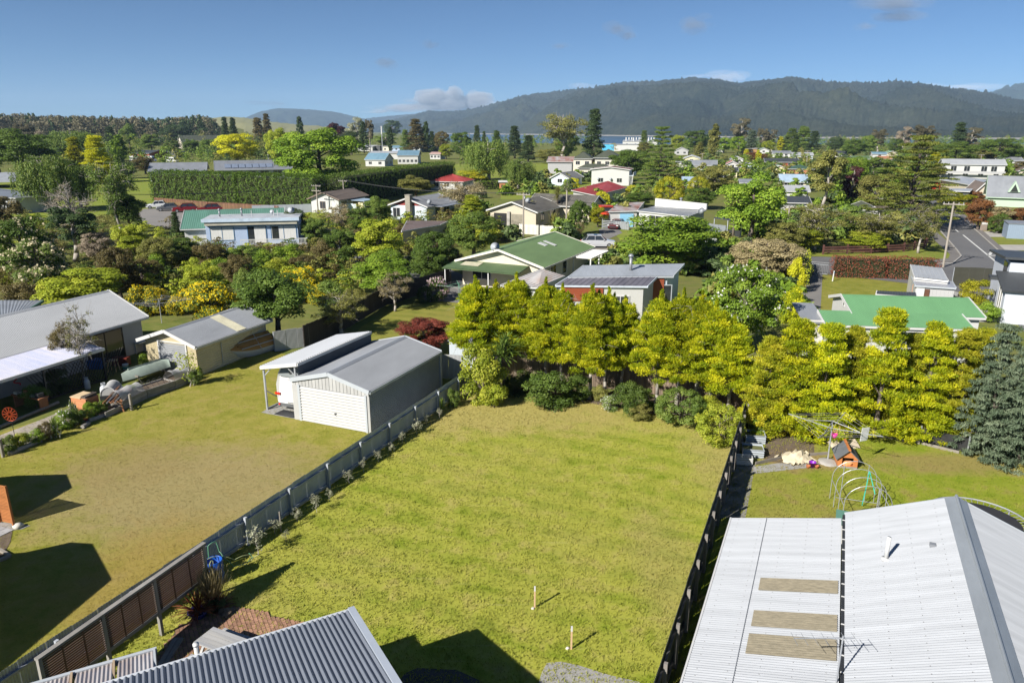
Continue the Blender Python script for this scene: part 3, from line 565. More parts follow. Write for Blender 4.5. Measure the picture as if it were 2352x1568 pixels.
# ---- long white house on the left
def whitehouse():
    A = G(322, 726, 2.5); A.z = 0; L, W, h, rh = 6.2, 17., 2.5, 1.45; rz = R(-21)
    o = A - Vector((math.cos(rz), math.sin(rz), 0)) * L - Vector((-math.sin(rz), math.cos(rz), 0)) * W
    t = thing('house', 'long white block house with corrugated roof behind the bare tree', 'house', o, rz)
    w = MB(); gable_walls(w, L, W, h, rh, 'gy'); w.ob('wall', pm('white_block', (0.475, 0.466, 0.475), .8, var=.1, bump=.2, bsc=6), t)
    roof(t, L, W, h, rh, 'gy', .35, roofm('white_iron', (.43, .44, .45), .42, .1, .12), TRIM, .1)
    window(t, 'R', W - 4.4, W - 1.7, .15, 2.05, L, W, pm('brown_frame', (.06, .04, .03), .5), 1); window(t, 'R', W - 9, W - 7.2, .9, 2.0, L, W)
    # patio roof of clear sheets on dark posts
    p = thing('patio_roof', 'clear corrugated patio roof along the white house, blue in the sun', 'patio roof', o, rz)
    za, zb = 2.42, 2.12; x0, x1, y0, y1 = L + .3, L + 3.1, 0, 11.3
    r = MB(); r.corr((x1, y0, zb), (x1, y1, zb), (x0, y1, za), (x0, y0, za), .1)
    pc = pm('polycarbonate', (.36, .40, .56), .25, 0, .45, .9, (.55, .53, .56), stretch=(.15, 1.5, 1), spec=.6); r.ob('roof_sheet', pc, p)
    b = MB(); bar(b, (x1 + .04, y0, zb - .08), (x1 + .04, y1, zb - .08), .1, .16); b.ob('gutter', TRIM, p)
    for y in (7.3, 11.2): MB().box(x1 - .12, x1 - .02, y - .05, y + .05, 0, zb - .1).ob('post', DARK, p)
    # trellis: crossing laths
    tl = thing('trellis', 'dark diagonal lattice screen hanging under the patio roof edge', 'trellis', o, rz); la = pm('dark_lath', (.05, .045, .04), .8)
    k = 0
    me = MB().box(-.018, .018, -.012, .012, 0, 1.9).mesh('lath', la)
    for y in np.arange(7.4, 11.0, .2):
        for s in (1, -1):
            q = link('lath', me, tl); q.location = (x1 - .2 + s * .013, y + (.0 if s > 0 else 1.0), .12); q.rotation_euler = (R(32) * s, 0, 0)
    MB().box(x1 - .25, x1 - .15, 7.3, 11.2, 1.82, 1.9).box(x1 - .25, x1 - .15, 7.3, 11.2, .05, .12).ob('frame', la, tl)
    MB().box(L + .05, L + .55, W - .9, W - .1, .75, .85).box(L + .05, L + .12, W - .85, W - .78, 0, .75).box(L + .05, L + .5, W - .16, W - .11, 0, .75).ob('wall_bench', WHITE, t)
    return t
whitehouse()
# ---- white corrugated house, bottom right
def brhouse():
    rz = R(-24.); uy = Vector((-math.sin(rz), math.cos(rz), 0)); ux = Vector((math.cos(rz), math.sin(rz), 0))
    B = G(1680, 1190, 2.1); B.z = 0                       # far left corner of the lean-to roof
    t = thing('house', 'house with a wide white corrugated roof and dull skylights, bottom right of picture', 'house', B, rz)
    mw = pm('weathered_white_iron', (0.396, 0.414, 0.440), .42, .05, .2, .8, stretch=(.22, 5, 1), spec=.5); D = -13.; x1 = 3.4
    lt = MB(); lt.slab((0, 0, 2.1), (0, D, 2.1), (x1, D, 2.88), (x1, 0, 2.88), .08); lt.corr((0, 0, 2.125), (0, D, 2.125), (x1, D, 2.905), (x1, 0, 2.905), .09, .012)
    lo = lt.ob('lean_to_roof', mw, t); d0 = -8.05
    fy = MB(); bar(fy, (0, d0, 2.06), (x1, d0, 2.84), .05, .2); 
    MB().box(-.05, .0, D, 0, 2.0, 2.14).ob('gutter', TRIM, lo)
    sk = pm('mossy_fibreglass', (.235, .205, .145), .7, var=.5, sc=8, c2=(.13, .115, .08), stretch=(.6, 3, 1))
    Mi = Matrix.Rotation(-rz, 4, 'Z'); ly = lambda x, y: (Mi @ (G(x, y, 2.6) - B))
    for y0, y1, xs in [(ly(1850, a).y, ly(1850, b).y, (Mi @ (G(c, (a + b) / 2, 2.35) - B)).x) for a, b, c in ((1339, 1369, 1742), (1418, 1457, 1725), (1475, 1526, 1712))]:
        z = lambda x: 2.1 + x * .78 / x1 + .055; m = MB(); m.corr((xs, y0, z(xs)), (xs, y1, z(xs)), (x1 - .06, y1, z(x1 - .06)), (x1 - .06, y0, z(x1 - .06)), .09, .014); m.ob('skylight', sk, lo)
    g = MB().box(x1 + .03, x1 + .17, D, .1, 2.86, 3.0).ob('gutter', DARK, t)
    mr = MB(); x2, rx, zr = x1 + .1, x1 + 3.05, 4.25; sl = (zr - 3.02) / (rx - x2)
    mr.slab((x2, .12, 3.02), (x2, D, 3.02), (rx, D, zr), (rx, .12, zr), .08); mr.corr((x2, .12, 3.045), (x2, D, 3.045), (rx, D, zr + .025), (rx, .12, zr + .025), .09, .012)
    x4 = rx + 5.2; z4 = zr - 5.2 * sl
    mr.slab((x4, D, z4), (x4, .12, z4), (rx, .12, zr), (rx, D, zr), .08); mr.corr((x4, D, z4 + .025), (x4, .12, z4 + .025), (rx, .12, zr + .025), (rx, D, zr + .025), .09, .012)
    ro = mr.ob('roof', mw, t); c = MB(); rm_ = roofm('ridge_lead', (.33, .36, .39), .45, .2, .35)
    for s in (-1, 1):
        x = rx + s * .3; c.slab(*([(x, D, zr - .3 * sl + .05), (x, .14, zr - .3 * sl + .05), (rx, .14, zr + .06), (rx, D, zr + .06)] if s > 0 else [(x, .14, zr - .3 * sl + .05), (x, D, zr - .3 * sl + .05), (rx, D, zr + .06), (rx, .14, zr + .06)]), .02)
    c.ob('ridge_cap', rm_, ro)
    MB().cyl((rx, .14, zr + .07), (rx, D, zr + .07), .045, n=8).ob('ridge_roll', rm_, ro)
    bb = MB(); bar(bb, (x2, .15, 2.97), (rx, .15, zr - .05), .04, .16); bb.ob('barge_board', GREYTRIM, ro); bb = MB(); bar(bb, (rx, .15, zr - .05), (x4, .15, z4 - .05), .04, .16); bb.ob('barge_board', GREYTRIM, ro)
    xr = rx + 2.5; w = MB(); w.box(x1 + .3, xr, D, -.3, 0, 2.85); w.add([(x1 + .3, -.3, 2.85), (xr, -.3, 2.85), (rx, -.3, zr - .14), (x1 + .3, D, 2.85), (xr, D, 2.85), (rx, D, zr - .14)], [(0, 2, 1), (3, 4, 5), (0, 3, 5, 2), (1, 2, 5, 4)])
    w.ob('wall', pm('house_wall', (.5, .48, .44), .8), t)
    MB().cyl((x2 + 1.0, -3.0, 3.4), (x2 + 1.0, -3.0, 4.15), .055, n=12).cyl((x2 + 1.0, -3.0, 3.4), (x2 + 1.0, -3.0, 3.49), .12, n=12).ob('vent_pipe', TRIM, ro, True)
    scm = pm('rusty_screw', (.26, .25, .24), .6)
    for par, x0_, xe, z0_, sl_ in ((lo, .25, x1 - .1, 2.1, .78 / x1), (ro, x2 + .2, rx - .4, 3.02, sl)):
        sc_ = MB()
        for x in np.arange(x0_, xe, .72):
            for y in np.arange(-.15, -9.4, -.27): z = z0_ + (x - (0 if par is lo else x2)) * sl_ + .036; sc_.box(x - .008, x + .008, y - .008, y + .008, z, z + .008)
        sc_.ob('roof_screws', scm, par)['kind'] = 'stuff'
    lp = MB().box(1.13, 1.145, D, 0, 2.1 + 1.13 * .78 / x1 + .034, 2.1 + 1.13 * .78 / x1 + .05).ob('sheet_lap', R_GREY, lo)
    MB().box(x2 + 2.05, x2 + 2.2, -2.65, -2.5, 3.86, 3.99).ob('roof_patch', R_GREY, ro)
    # gutter hooks
    hk = MB().box(0, .16, -.012, .012, -.01, .02).mesh('gutter_bracket', TRIM)
    for k in range(14):
        o = link('gutter_bracket', hk, g); o.location = (x1 + .02, -.3 - k * .62, 3.0)
    return t, B, rz
BRH, BRB, BRZ = brhouse()
# ---- slate-grey corrugated roof, bottom left (the house this lawn belongs to)
def ownhouse():
    C = G(800, 1404, 2.8); rz = R(-62.3); Mi = Matrix.Rotation(-rz, 4, 'Z'); loc = lambda x, y, z: Mi @ (G(x, y, z) - C)
    t = thing('house', 'house with a slate grey corrugated roof in the near left corner', 'house', (C.x, C.y, 0), rz)
    m = roofm('slate_iron', (0.167, 0.185, 0.220), .38, .15, .12); X, D, s = 5.2, 10., .15
    q = [Vector((0, 0, 2.8)), Vector((0, -D, 2.8)), Vector((X, -D, 2.8 + s * X)), Vector((X, 0, 2.8 + s * X))]
    r = MB(); r.slab(*q, .07); up = Vector((0, 0, .035)); r.corr(*[v + up for v in q], .13, .026, 8)
    r.slab(Vector((2 * X, -D, 2.8)), Vector((2 * X, 0, 2.8)), q[3], q[2], .07); ro = r.ob('roof', m, t)
    b = MB(); b.hexa([(-.04, .0, 2.64), (X, .0, 2.64 + s * X), (X, .17, 2.64 + s * X), (-.04, .17, 2.64)], [(-.04, .0, 2.9), (X, .0, 2.9 + s * X), (X, .17, 2.9 + s * X), (-.04, .17, 2.9)]); b.ob('barge_board', pm('slate_trim', (.36, .40, .46), .4, var=.08), ro)
    g = MB(); bar(g, (-.08, .05, 2.72), (-.08, -D, 2.72), .12, .13); g.ob('gutter', pm('slate_gutter', (.5, .53, .57), .4, var=.1), ro)
    w = MB(); w.box(.4, 2 * X - .4, -D, -.4, 0, 2.7); w.add([(.4, -.4, 2.7), (2 * X - .4, -.4, 2.7), (X, -.4, 2.7 + s * X - .1), (.4, -D, 2.7), (2 * X - .4, -D, 2.7), (X, -D, 2.7 + s * X - .1)], [(0, 2, 1), (3, 4, 5), (0, 3, 5, 2), (1, 2, 5, 4)]); w.ob('wall', W_GREY, t)
    p = loc(749, 1422, 2.0); MB().box(p.x + .02, .5, -D, p.y, 1.85, 2.0 + 2.8 - 2.8).ob('porch_roof', m, t) if p.x < .45 else None
    v = loc(454, 1508, 2.75); MB().cyl((-.2, v.y, 1.9), (-.2, v.y, 3.02), .06, n=12).cyl((-.2, v.y, 2.98), (-.2, v.y, 3.04), .075, n=12).ob('vent_pipe', TRIM, t, True)
    e = loc(357, 1492, 2.4); pl = thing('lean_to', 'clear plastic lean-to roof panels beyond the slate grey gutter', 'lean-to', (C.x, C.y, 0), rz)
    pc = pm('clear_plastic', (.42, .40, .40), .2, 0, .4, 1.5, (.24, .19, .17), stretch=(.2, 1.4, 1), spec=.6); xo = e.x
    for k in range(5):
        a = e.y - k * .9; d = MB(); d.corr((xo, a - .05, 2.4), (xo, a - .85, 2.4), (-.18, a - .85, 2.56), (-.18, a - .05, 2.56), .09, .012); d.ob('panel', pc, pl)
        MB().box(xo, -.15, a - .05, a, 2.34, 2.47).ob('rafter', pm('pine_rafter', (.4, .3, .2), .7) if k else GREYTRIM, pl)
    f = MB(); bar(f, (xo - .03, e.y + .03, 2.36), (xo - .03, e.y - 4.6, 2.36), .1, .16); f.ob('beam', GREYTRIM, pl); MB().box(xo - .05, xo + .05, e.y - .1, e.y, 0, 2.3).ob('post', GREYTRIM, pl)
ownhouse()
# ---- neighbour's house beyond the left edge of the picture: its eaves shade the dry lawn
def neighbour(name, label, sh, h):
    k = h / math.tan(SUN_EL); off = Vector((-math.sin(SUN_AZ), -math.cos(SUN_AZ), 0)) * k; P = [G(x, y) - off for x, y in sh]; o = P[0]; t = thing(name, label, 'house', (o.x, o.y, 0))
    L = [p - o for p in P]; MB().prism([(p.x, p.y) for p in L], h - .12, h).ob('roof', R_GREY, t); c = sum(L, Vector()) / len(L); MB().prism([((p.x - c.x) * .9 + c.x, (p.y - c.y) * .9 + c.y) for p in L], 0, h - .12).ob('wall', W_TAN, t)
neighbour('house', 'house left of the frame whose long shadow lies on the near dry lawn', [(-330, 1560), (0, 1548), (260, 1330), (215, 1248), (165, 1245), (60, 1268), (-330, 1300)], 2.9)
neighbour('shed', 'shed left of the frame whose shadow lies behind the orange screen', [(-230, 1205), (60, 1182), (168, 1120), (155, 1089), (40, 1092), (-230, 1120)], 2.5)
# ------------------------------------------------------------ houses farther off
def auto_wins(L, h, n, z0=.9, z1=None, face='F', w=1.3, storeys=1):
    out = []
    for s in range(storeys):
        zb = s * 2.7
        for i in range(n):
            c = L * (i + .5) / n; out.append((face, c - w / 2, c + w / 2, zb + z0, zb + (z1 or 2.0), 1))
    return out
def fh(label, x0, x1, ye, yb, typ, rpx, wall, rm, W=8., rz=GR, n=2, name='house', cat='house', trim=TRIM, ov=.4, storeys=1, doors=0, nr=0, nl=0, h=None, x0r=None, group=None):
    A = G(x0, yb); k = PXM(x0, yb); h = h or max(2.2, HT(x0, yb, ye)); L = (x1 - x0) * k / max(.5, math.cos(rz))
    if storeys == 1: z1 = min(2.0, h - .3)
    else: z1 = 2.0
    wins = auto_wins(L, h, n, .9, z1, 'F', min(1.4, L / max(1, n) * .6), storeys) + auto_wins(W, h, nr, .9, z1, 'R', 1.2, storeys) + auto_wins(W, h, nl, .9, z1, 'L', 1.2, storeys)
    if typ in ('gx',): rh = max(.5, W * .17)
    elif typ == 'gy': rh = max(.5, L * .17)
    else: rh = rpx * k
    t = house(name, label, A, L, W, h, typ, rh if rpx is None else max(.2, rpx * k), wall, rm, trim, ov, wins, per=.25 if k < .12 else 0, rz=rz, cat=cat, group=group)
    if doors: door(t, 'F', L * .45, L * .45 + .9, 2.0, L, W, pm('door_paint', (.12, .1, .09), .5))
    t['L'] = L; t['W'] = W; return t
def qhouse(name, label, cat, pts, wall, rm, inset=.35, trim=TRIM, per=.12, wins=(), trap=False):
    "building whose single roof plane is given by four corners: front left, front right, back right, back left (px, py, z)"
    P = [G(*p) for p in pts]; c = Vector((P[0].x, P[0].y, 0)); d = P[1] - P[0]; rz = math.atan2(d.y, d.x); t = thing(name, label, cat, c, rz)
    Mi = Matrix.Rotation(-rz, 4, 'Z'); Q = [Mi @ (p - c) for p in P]; r = MB(); r.slab(*Q, .1); e = Vector((0, 0, .03))
    if per: (r.rib if trap else r.corr)(*[q + e for q in Q], per)
    ro = r.ob('roof', rm, t); g = MB(); bar(g, Q[0] - Vector((0, .04, .06)), Q[1] - Vector((0, .04, .06)), .1, .14)
    for a, b in ((1, 2), (3, 0)): bar(g, Q[a] - Vector((0, 0, .05)), Q[b] - Vector((0, 0, .05)), .07, .2)
    g.ob('fascia', trim, ro)
    m = sum(Q, Vector()) / 4; I = [q + (Vector((m.x, m.y, q.z)) - q).normalized() * inset for q in Q]
    w = MB(); w.hexa([(i.x, i.y, 0) for i in I], [(i.x, i.y, i.z - .12) for i in I]); w.ob('wall', wall, t)
    L = (Q[1] - Q[0]).length
    for s in wins: window(t, s[0], s[1], s[2], s[3], s[4], I[1].x, 1, trim, s[5] if len(s) > 5 else 1, y0=I[0].y)
    t['L'] = L; t['fy'] = max(I[0].y, I[1].y) if abs(I[0].y - I[1].y) > .3 else min(I[0].y, I[1].y); return t, Q
# blue house with the balcony
def bluehouse():
    A, L, rz = fl((470, 509), (676, 497), 3.9); rz *= .35; t = thing('house', 'pale blue house with white balcony and big curtained windows', 'house', (A.x, A.y, 0), rz)
    W = 6.; MB().box(0, L, 0, W, 0, 3.9).ob('wall', W_BLUE, t)
    r = MB().box(-.25, L + .25, -.6, W + .3, 3.95, 4.22); ro = r.ob('roof', roofm('pale_flat_roof', (.5, .52, .54)), t); MB().box(-.3, L + .3, -.66, -.6, 3.85, 4.26).ob('fascia', pm('pale_blue_trim', (.55, .66, .78), .5), ro)
    MB().box(0, L, -.5, 0.0, 3.42, 3.94).ob('soffit', pm('cream_soffit', (.5, .47, .38), .7), ro)
    fb = pm('blue_frame', (.08, .2, .36), .5)
    for a, b, z0, m, bh in ((.55, 3.35, 1.5, 1, None), (5.1, 7.35, .95, 1, None), (8.0, L - .25, 1.5, 1, None)): window(t, 'F', a, b, z0, 3.15, L, W, fb, m, CURT if a != 5.1 else None, bar_h=bh)
    MB().box(5.9, 7.3, -.045, -.03, 1.0, 3.1).ob('curtain', CURT, t); MB().box(8.1, 8.9, -.05, -.025, 1.55, 3.1).ob('side_pane', GLASS, t)
    MB().box(4.3, L + 1.2, -1.5, 0, .75, .9).ob('deck', TIMBER, t); k = MB().box(4.3, L + 1.2, -1.5, -1.44, 1.62, 1.7).box(4.3, L + 1.2, -1.5, -1.44, .95, 1.01).box(L + 1.14, L + 1.2, -1.44, 0, 1.62, 1.7).ob('balustrade', WHITE, t)
    me = MB().box(-.025, .025, -.02, .02, 1.01, 1.62).mesh('baluster', WHITE)
    for x in np.arange(4.35, L + 1.15, .17): o = link('baluster', me, k); o.location = (x, -1.47, 0)
    for x in (4.4, 8, L + 1.1): MB().box(x - .06, x + .06, -1.45, -1.33, 0, .75).ob('post', WHITE, t)
    for x, y in ((1.4, 2.5), (4.1, 2.8)): flue(t, x, y, 4.2, 5., .1)
    for x in (5.3, 8.1, 8.6): MB().cyl((x, 3, 4.2), (x, 3, 4.9), .04).ob('vent_pipe', TRIM, t)
    dish(t, (L - .9, 2.6, 4.85), .45); dish(t, (7.9, 3.4, 4.6), .3)
    # rear wing with the sea-green roof
    h = house('house_wing', 'white weatherboard wing with sea green gable roof joined behind the blue house', Vector((A.x, A.y, 0)) + Matrix.Rotation(rz, 3, 'Z') @ Vector((-3.0, 1.8, 0)), 12, 9, 2.9, 'gx', 1.75, W_WHITE, R_SEA, TRIM, .4, [('L', 3, 4.6, 1.2, 2.3, 1)], rz=rz + R(4), cat='house', per=.25)
    MB().box(-3.2, -.1, -1.4, -1.34, .9, 1.0).box(-3.2, -.1, -1.4, -1.34, .5, .56).ob('rail', TIMBER, t)
bluehouse()
# white house with brown roof
A, L, rz = fl((714, 455), (772, 458), 2.7)
t = house('house', 'small white house with brown gable roof behind the two timber power poles', A, L, 9.5, 2.7, 'gy', 1.15, W_WHITE, R_BROWN, pm('brown_trim', (.2, .15, .12), .6), .55, [('F', 2.0, 3.1, .9, 2.1, 1), ('R', 1., 2.6, .9, 2.1, 1), ('R', 5, 7, .8, 2.1, 1)], [('F', 4.6, 5.6, 2.0, WHITE)], .25, rz=R(-20))
MB().box(3.9, 4.7, -.4, -.05, .1, .85).cyl((4.3, -.42, .47), (4.3, -.4, .47), .3, n=14).ob('heat_pump', WHITE, t)
MB().slab((L, 3, 2.3), (L + 3.6, 3, 2.2), (L + 3.6, 7.5, 2.2), (L, 7.5, 2.3), .08).ob('porch_roof', R_LBLUE, t); MB().box(L + .1, L + 2.4, 2.2, 2.26, 0, 1.7).ob('porch_screen', W_PALE, t); MB().box(L + 2.4, L + 3.4, 2.9, 2.96, 0, 1.9).ob('porch_screen', W_YEL, t)
for x in (L + 3.5,): MB().box(x, x + .1, 3.05, 3.15, 0, 2.2).ob('post', WHITE, t)
# red gabled house with the stone chimney
A, L, rz = fl((897, 470), (972, 475), 2.5); 
t = house('house', 'grey roofed house with red gable panel and tall stone chimney', A, L, 10, 2.5, 'gy', 1.2, W_PALE, roofm('grey_tile_roof', (.25, .26, .28), .7, 0, .4), TRIM, .5, [('F', .5, 1.9, .5, 2., 1), ('R', 3, 5, .2, 2.1, 1), ('R', 6, 8, .2, 2.1, 1)], [], .3, rz=R(-24))
MB().add([(.25, -.03, 2.5), (L - .25, -.03, 2.5), (L / 2, -.03, 3.6), (.25, 0, 2.5), (L - .25, 0, 2.5), (L / 2, 0, 3.6)], [(0, 1, 2), (5, 4, 3), (0, 3, 4, 1), (1, 4, 5, 2), (2, 5, 3, 0)]).ob('gable_panel', pm('red_gable', (.3, .05, .04), .6), t)
chimney(t, L * .56, -.45, 0, 4.3, .95, pm('pale_stone', (.36, .33, .27), .9, var=.4, sc=6, bump=.5, bsc=8)); dish(t, (L - .2, 1.4, 3.1), .45); dish(t, (L * .83, -1.4, .6), .5)
MB().slab((L, 2., 2.4), (L + 2, 2., 2.3), (L + 2, 9, 2.3), (L, 9, 2.4), .08).ob('porch_roof', R_GREY, t); MB().box(L + 1.85, L + 1.95, 2.1, 2.2, 0, 2.3).ob('post', WHITE, t)
qhouse('house', 'low house with flat brown tiled roof and white fascia among shrubs', 'house', ((922, 531, 2.6), (1012, 516, 2.6), (1030, 508, 2.7), (935, 507, 2.7)), W_TAN, roofm('brown_flat', (.16, .12, .11), .8), .4, per=.3)
# tan house with the two garage doors
A, L, rz = fl((1126, 481), (1222, 488), 2.5)
t = house('house', 'tan brick house with striped tile roof and two arched garage doors', A, L, 10.5, 2.5, 'gy', 1.35, W_TAN, roofm('striped_tile_roof', (.15, .14, .12), .7, 0, .5), TRIM, .5, [('R', 2, 3.4, .6, 2.1, 1), ('R', 6, 8.4, .1, 2.1, 1)], [], .42, rz=R(-25))
MB().box(.7, 3.0, -.05, 0, 0, 2.0).lathe([(0, 0), (.01, 0)], 4).ob('garage_door', pm('black_arched_door', (.03, .03, .032), .4), t); d = MB(); d.rib((3.9, -.05, 1.95), (3.9, -.05, 0), (6.1, -.05, 0), (6.1, -.05, 1.95), .2, .03, .04); d.ob('garage_door', pm('tan_roller_door', (.3, .27, .21), .5), t)
MB().box(3.2, 3.7, -.3, 0, 0, 2.3).ob('pillar', CONC, t); flue(t, 4, 5, 3.3, 4.5, .12); dish(t, (5.4, 3.2, 3.9), .45)
house('house', 'dark tiled house wing behind the tan brick house', A + UX * 3 + UY * 10, 11, 7, 2.7, 'gx', 1.4, W_TAN, MATS['striped_tile_roof'], TRIM, .5, [('F', 8, 9.6, .9, 2.1)], rz=R(-25), per=.42)
fh('red hip roofed bungalow in front of the long dark hedge', 990, 1064, 423, 436, 'hip', 14, W_WHITE, R_RED, 9, R(-15), 3)
A = G(1318, 452); t, Q = qhouse('house', 'house under one broad low bright red roof', 'house', ((1312, 437, 2.6), (1370, 449, 2.6), (1440, 431, 2.7), (1397, 416, 3.6)), W_WHITE, R_RED, .5, per=.25)
t = fh('white two storey house with maroon roof and outside stair', 1358, 1440, 400, 425, 'gy', 5, W_WHITE, R_MAROON, 6, R(-16), 2, storeys=1, nr=1, h=4.4)
L = t['L']; st = MB()
for k in range(9): st.box(L + .3, L + 1.2, .2 + k * .28 - 2.6, .5 + k * .28 - 2.6, k * .3, k * .3 + .06)
bar(st, (L + .3, -2.6, .1), (L + .3, 0, 2.8), .06, .2); bar(st, (L + 1.2, -2.6, .1), (L + 1.2, 0, 2.8), .06, .2); bar(st, (L + 1.2, -2.6, 1.1), (L + 1.2, 0, 3.7), .06, .1); st.ob('stair', WHITE, t); MB().box(L, L + 1.3, 0, 6, 2.7, 2.85).box(L + 1.22, L + 1.3, 0, 6, 2.85, 3.7).ob('balcony', W_PALE, t)
for x in (2., 5.6): dish(t, (x, -.3, 1.7), .4)
fh('little pale blue cottage with grey gable roof beside round gold shrub', 1266, 1304, 408, 426, 'gy', 11, W_PALE, roofm('slate_gable', (.2, .2, .2), .7), 9, R(-30), 1, nr=2)
fh('grey two storey flat house with rusty striped roof', 1258, 1312, 386, 409, 'mono', 9, W_GREY, R_RUST, 7, R(-8), 1, storeys=1, h=5.2, nr=1)
t = fh('large cream two storey house with olive hip roof', 1316, 1357, 375, 402, 'hip', 14, W_BLOCK, R_OLIVE, 9, R(-10), 2, storeys=2, h=5.6)
A = Vector(t.location); house('house_wing', 'taller right wing of the cream house with olive hip roof', A + Vector((7.4, -1.6, 0)), 8.5, 11, 5.9, 'hip', 2.8, W_BLOCK, R_OLIVE, TRIM, .6, auto_wins(8.5, 5.9, 3, .9, 2.0, 'F', 1.3, 2), rz=R(-10))
house('house_wing', 'low olive roofed entrance wing in front of the cream house', A + Vector((1.5, -5., 0)), 11, 5, 2.6, 'hip', 1.3, W_BLOCK, R_OLIVE, TRIM, .5, [('F', 4, 6, .8, 2)], rz=R(-10))
# long white house with low roof and parapet
t, Q = qhouse('house', 'long low white house with pale sloping roof and raised rear wall', 'house', ((1464, 484, 2.6), (1581, 497, 2.6), (1622, 483, 3.0), (1504, 474, 3.0)), W_WHITE, R_SILV, .3, per=.3, wins=(('F', 2.5, 5., .9, 2.1), ('F', 9, 12, .5, 2.1)))
MB().hexa([Q[3], Q[2], Q[2] + Vector((0, .3, 0)), Q[3] + Vector((0, .3, 0))], [Q[3] + Vector((0, 0, 1.3)), Q[2] + Vector((0, 0, 1.)), Q[2] + Vector((0, .3, 1.)), Q[3] + Vector((0, .3, 1.3))]).ob('parapet', W_WHITE, t)
flue(t, (Q[3].x + Q[2].x) / 2, Q[2].y - .6, 2.9, 4.4, .16); dish(t, (Q[1].x + 1.2, Q[1].y + 1.5, 3.4), .5)
p = MB(); x, y = Q[1].x + 2.4, Q[1].y + 3; p.slab((x, y, 2.4), (x + 5, y, 2.3), (x + 5, y + 6, 2.5), (x, y + 6, 2.6), .1); p.ob('porch_roof', R_DARK, t)
for dx in (.1, 2.5, 4.9): MB().box(x + dx - .05, x + dx + .05, y + .05, y + .15, 0, 2.3).ob('post', GREYTRIM, t)
MB().box(x + .3, x + 4.8, y + .15, y + .2, .0, .9).ob('porch_screen', DARK, t)
t, Q = qhouse('shed', 'white shed with half rusted roof and sky blue door behind the red boat', 'shed', ((1398, 486, 2.5), (1464, 484, 2.6), (1480, 464, 2.9), (1420, 467, 2.8)), W_WHITE, R_RUST, .2, per=.25)
MB().box(1.9, Q[1].x - .6, .0, .12, 0, 2.1).ob('door', pm('sky_blue_door', (.25, .52, .72), .5, var=.1), t)
# green gable-roofed house behind the golden hedge
A, L, rz = fl((1062, 595), (1243, 610), 2.6); W = 13.2
t = house('house', 'cream house with broad moss green gable roof and white pergola', A, L, W, 2.6, 'gy', 1.25, pm('cream_render', (.66, .60, .46), .8, var=.1), R_GREEN, pm('cream_trim', (.74, .71, .62), .5), .55, [('R', 2.2, 3.8, .5, 2.1, 1), ('R', 5.6, 6.6, .9, 2.1, 0)], [], .1, rz=R(-26))
MB().slab((L * .72, 6.6, 3.44), (L * .72, 7.4, 3.44), (L * .62, 7.4, 3.7), (L * .62, 6.6, 3.7), .05).ob('skylight', WHITE, t); s = 1.25 / (L / 2)
m = MB(); m.slab((L * .78, 8.0, 2.6 + 1.25 - s * L * .28 + .16), (L * .78, 8.6, 2.6 + 1.25 - s * L * .28 + .16), (L * .62, 8.6, 2.6 + 1.25 - s * L * .12 + .16), (L * .62, 8.0, 2.6 + 1.25 - s * L * .12 + .16), .03); m.ob('skylight', WHITE, t)
dish(t, (L * .45, -.3, 4.1), .45, R(20))
pg = MB(); pg.slab((-.8, -2.6, 2.1), (L - 1.2, -2.6, 2.1), (L - 1.2, .0, 2.45), (-.8, 0, 2.45), .07); pg.corr((-.8, -2.6, 2.14), (L - 1.2, -2.6, 2.14), (L - 1.2, 0, 2.49), (-.8, 0, 2.49), .12); pg.ob('verandah_roof', R_GREEN, t)
for x in (-.6, 4.2): MB().box(x - .05, x + .05, -2.45, -2.35, 0, 2.1).ob('post', TRIM, t)
MB().slab((.6, -1.5, 2.34), (2.6, -1.5, 2.34), (2.6, -.4, 2.5), (.6, -.4, 2.5), .02).ob('clear_sheet', MATS['fibreglass_cream'], t); window(t, 'F', 1.2, 3.2, .8, 2.0, L, W, TRIM, 1)
pe = thing('pergola', 'white slatted pergola at the far end of the moss green roof', 'pergola', t.location, R(-26)); sl = MB().box(0, 2.3, -.035, .035, 0, .1).mesh('slat', WHITE)
for k in range(11): o = link('slat', sl, pe); o.location = (L + .2, W - 5.6 + k * .5, 2.35)
for x, y in ((L + .4, W - 5.6), (L + 2.3, W - 5.6), (L + 2.3, W - .6), (L + 2.3, W - 3)): MB().box(x - .06, x + .06, y - .06, y + .06, 0, 2.35).ob('post', WHITE, pe)
MB().box(L + .3, L + 2.4, W - 5.66, W - 5.54, 2.25, 2.35).box(L + 2.25, L + 2.35, W - 5.54, W - .5, 2.22, 2.34).ob('beam', WHITE, pe)
# blue-grey modern house with red boards
t, Q = qhouse('house', 'modern white house with layered grey roofs and red stained boards', 'house', ((1276, 655, 2.9), (1488, 657, 2.9), (1511, 634, 3.3), (1308, 635, 3.3)), W_WHITE, roofm('ridged_plum_roof', (.20, .19, .22), .35, .2, .4), .35, pm('pale_edge', (.62, .68, .76), .5), .5, trap=True)
I = t['fy']; L = Q[1].x
MB().box(.5, L * .52, I - .07, I, 1.6, 2.75).ob('red_boards', W_RED, t); window(t, 'F', L * .62, L * .8, 1.0, 2.0, L, 1, TRIM, 1, y0=I)
u, Q2 = qhouse('house_wing', 'high rear wing of the modern house with pale blue-grey roof and flue', 'house', ((1306, 636, 3.32), (1547, 634, 3.32), (1572, 606, 3.8), (1340, 610, 3.8)), boards('grey_blue_boards', (.5, .56, .62)), roofm('pale_blue_grey_roof', (.37, .40, .44), .45), .5, GREYTRIM, .12)
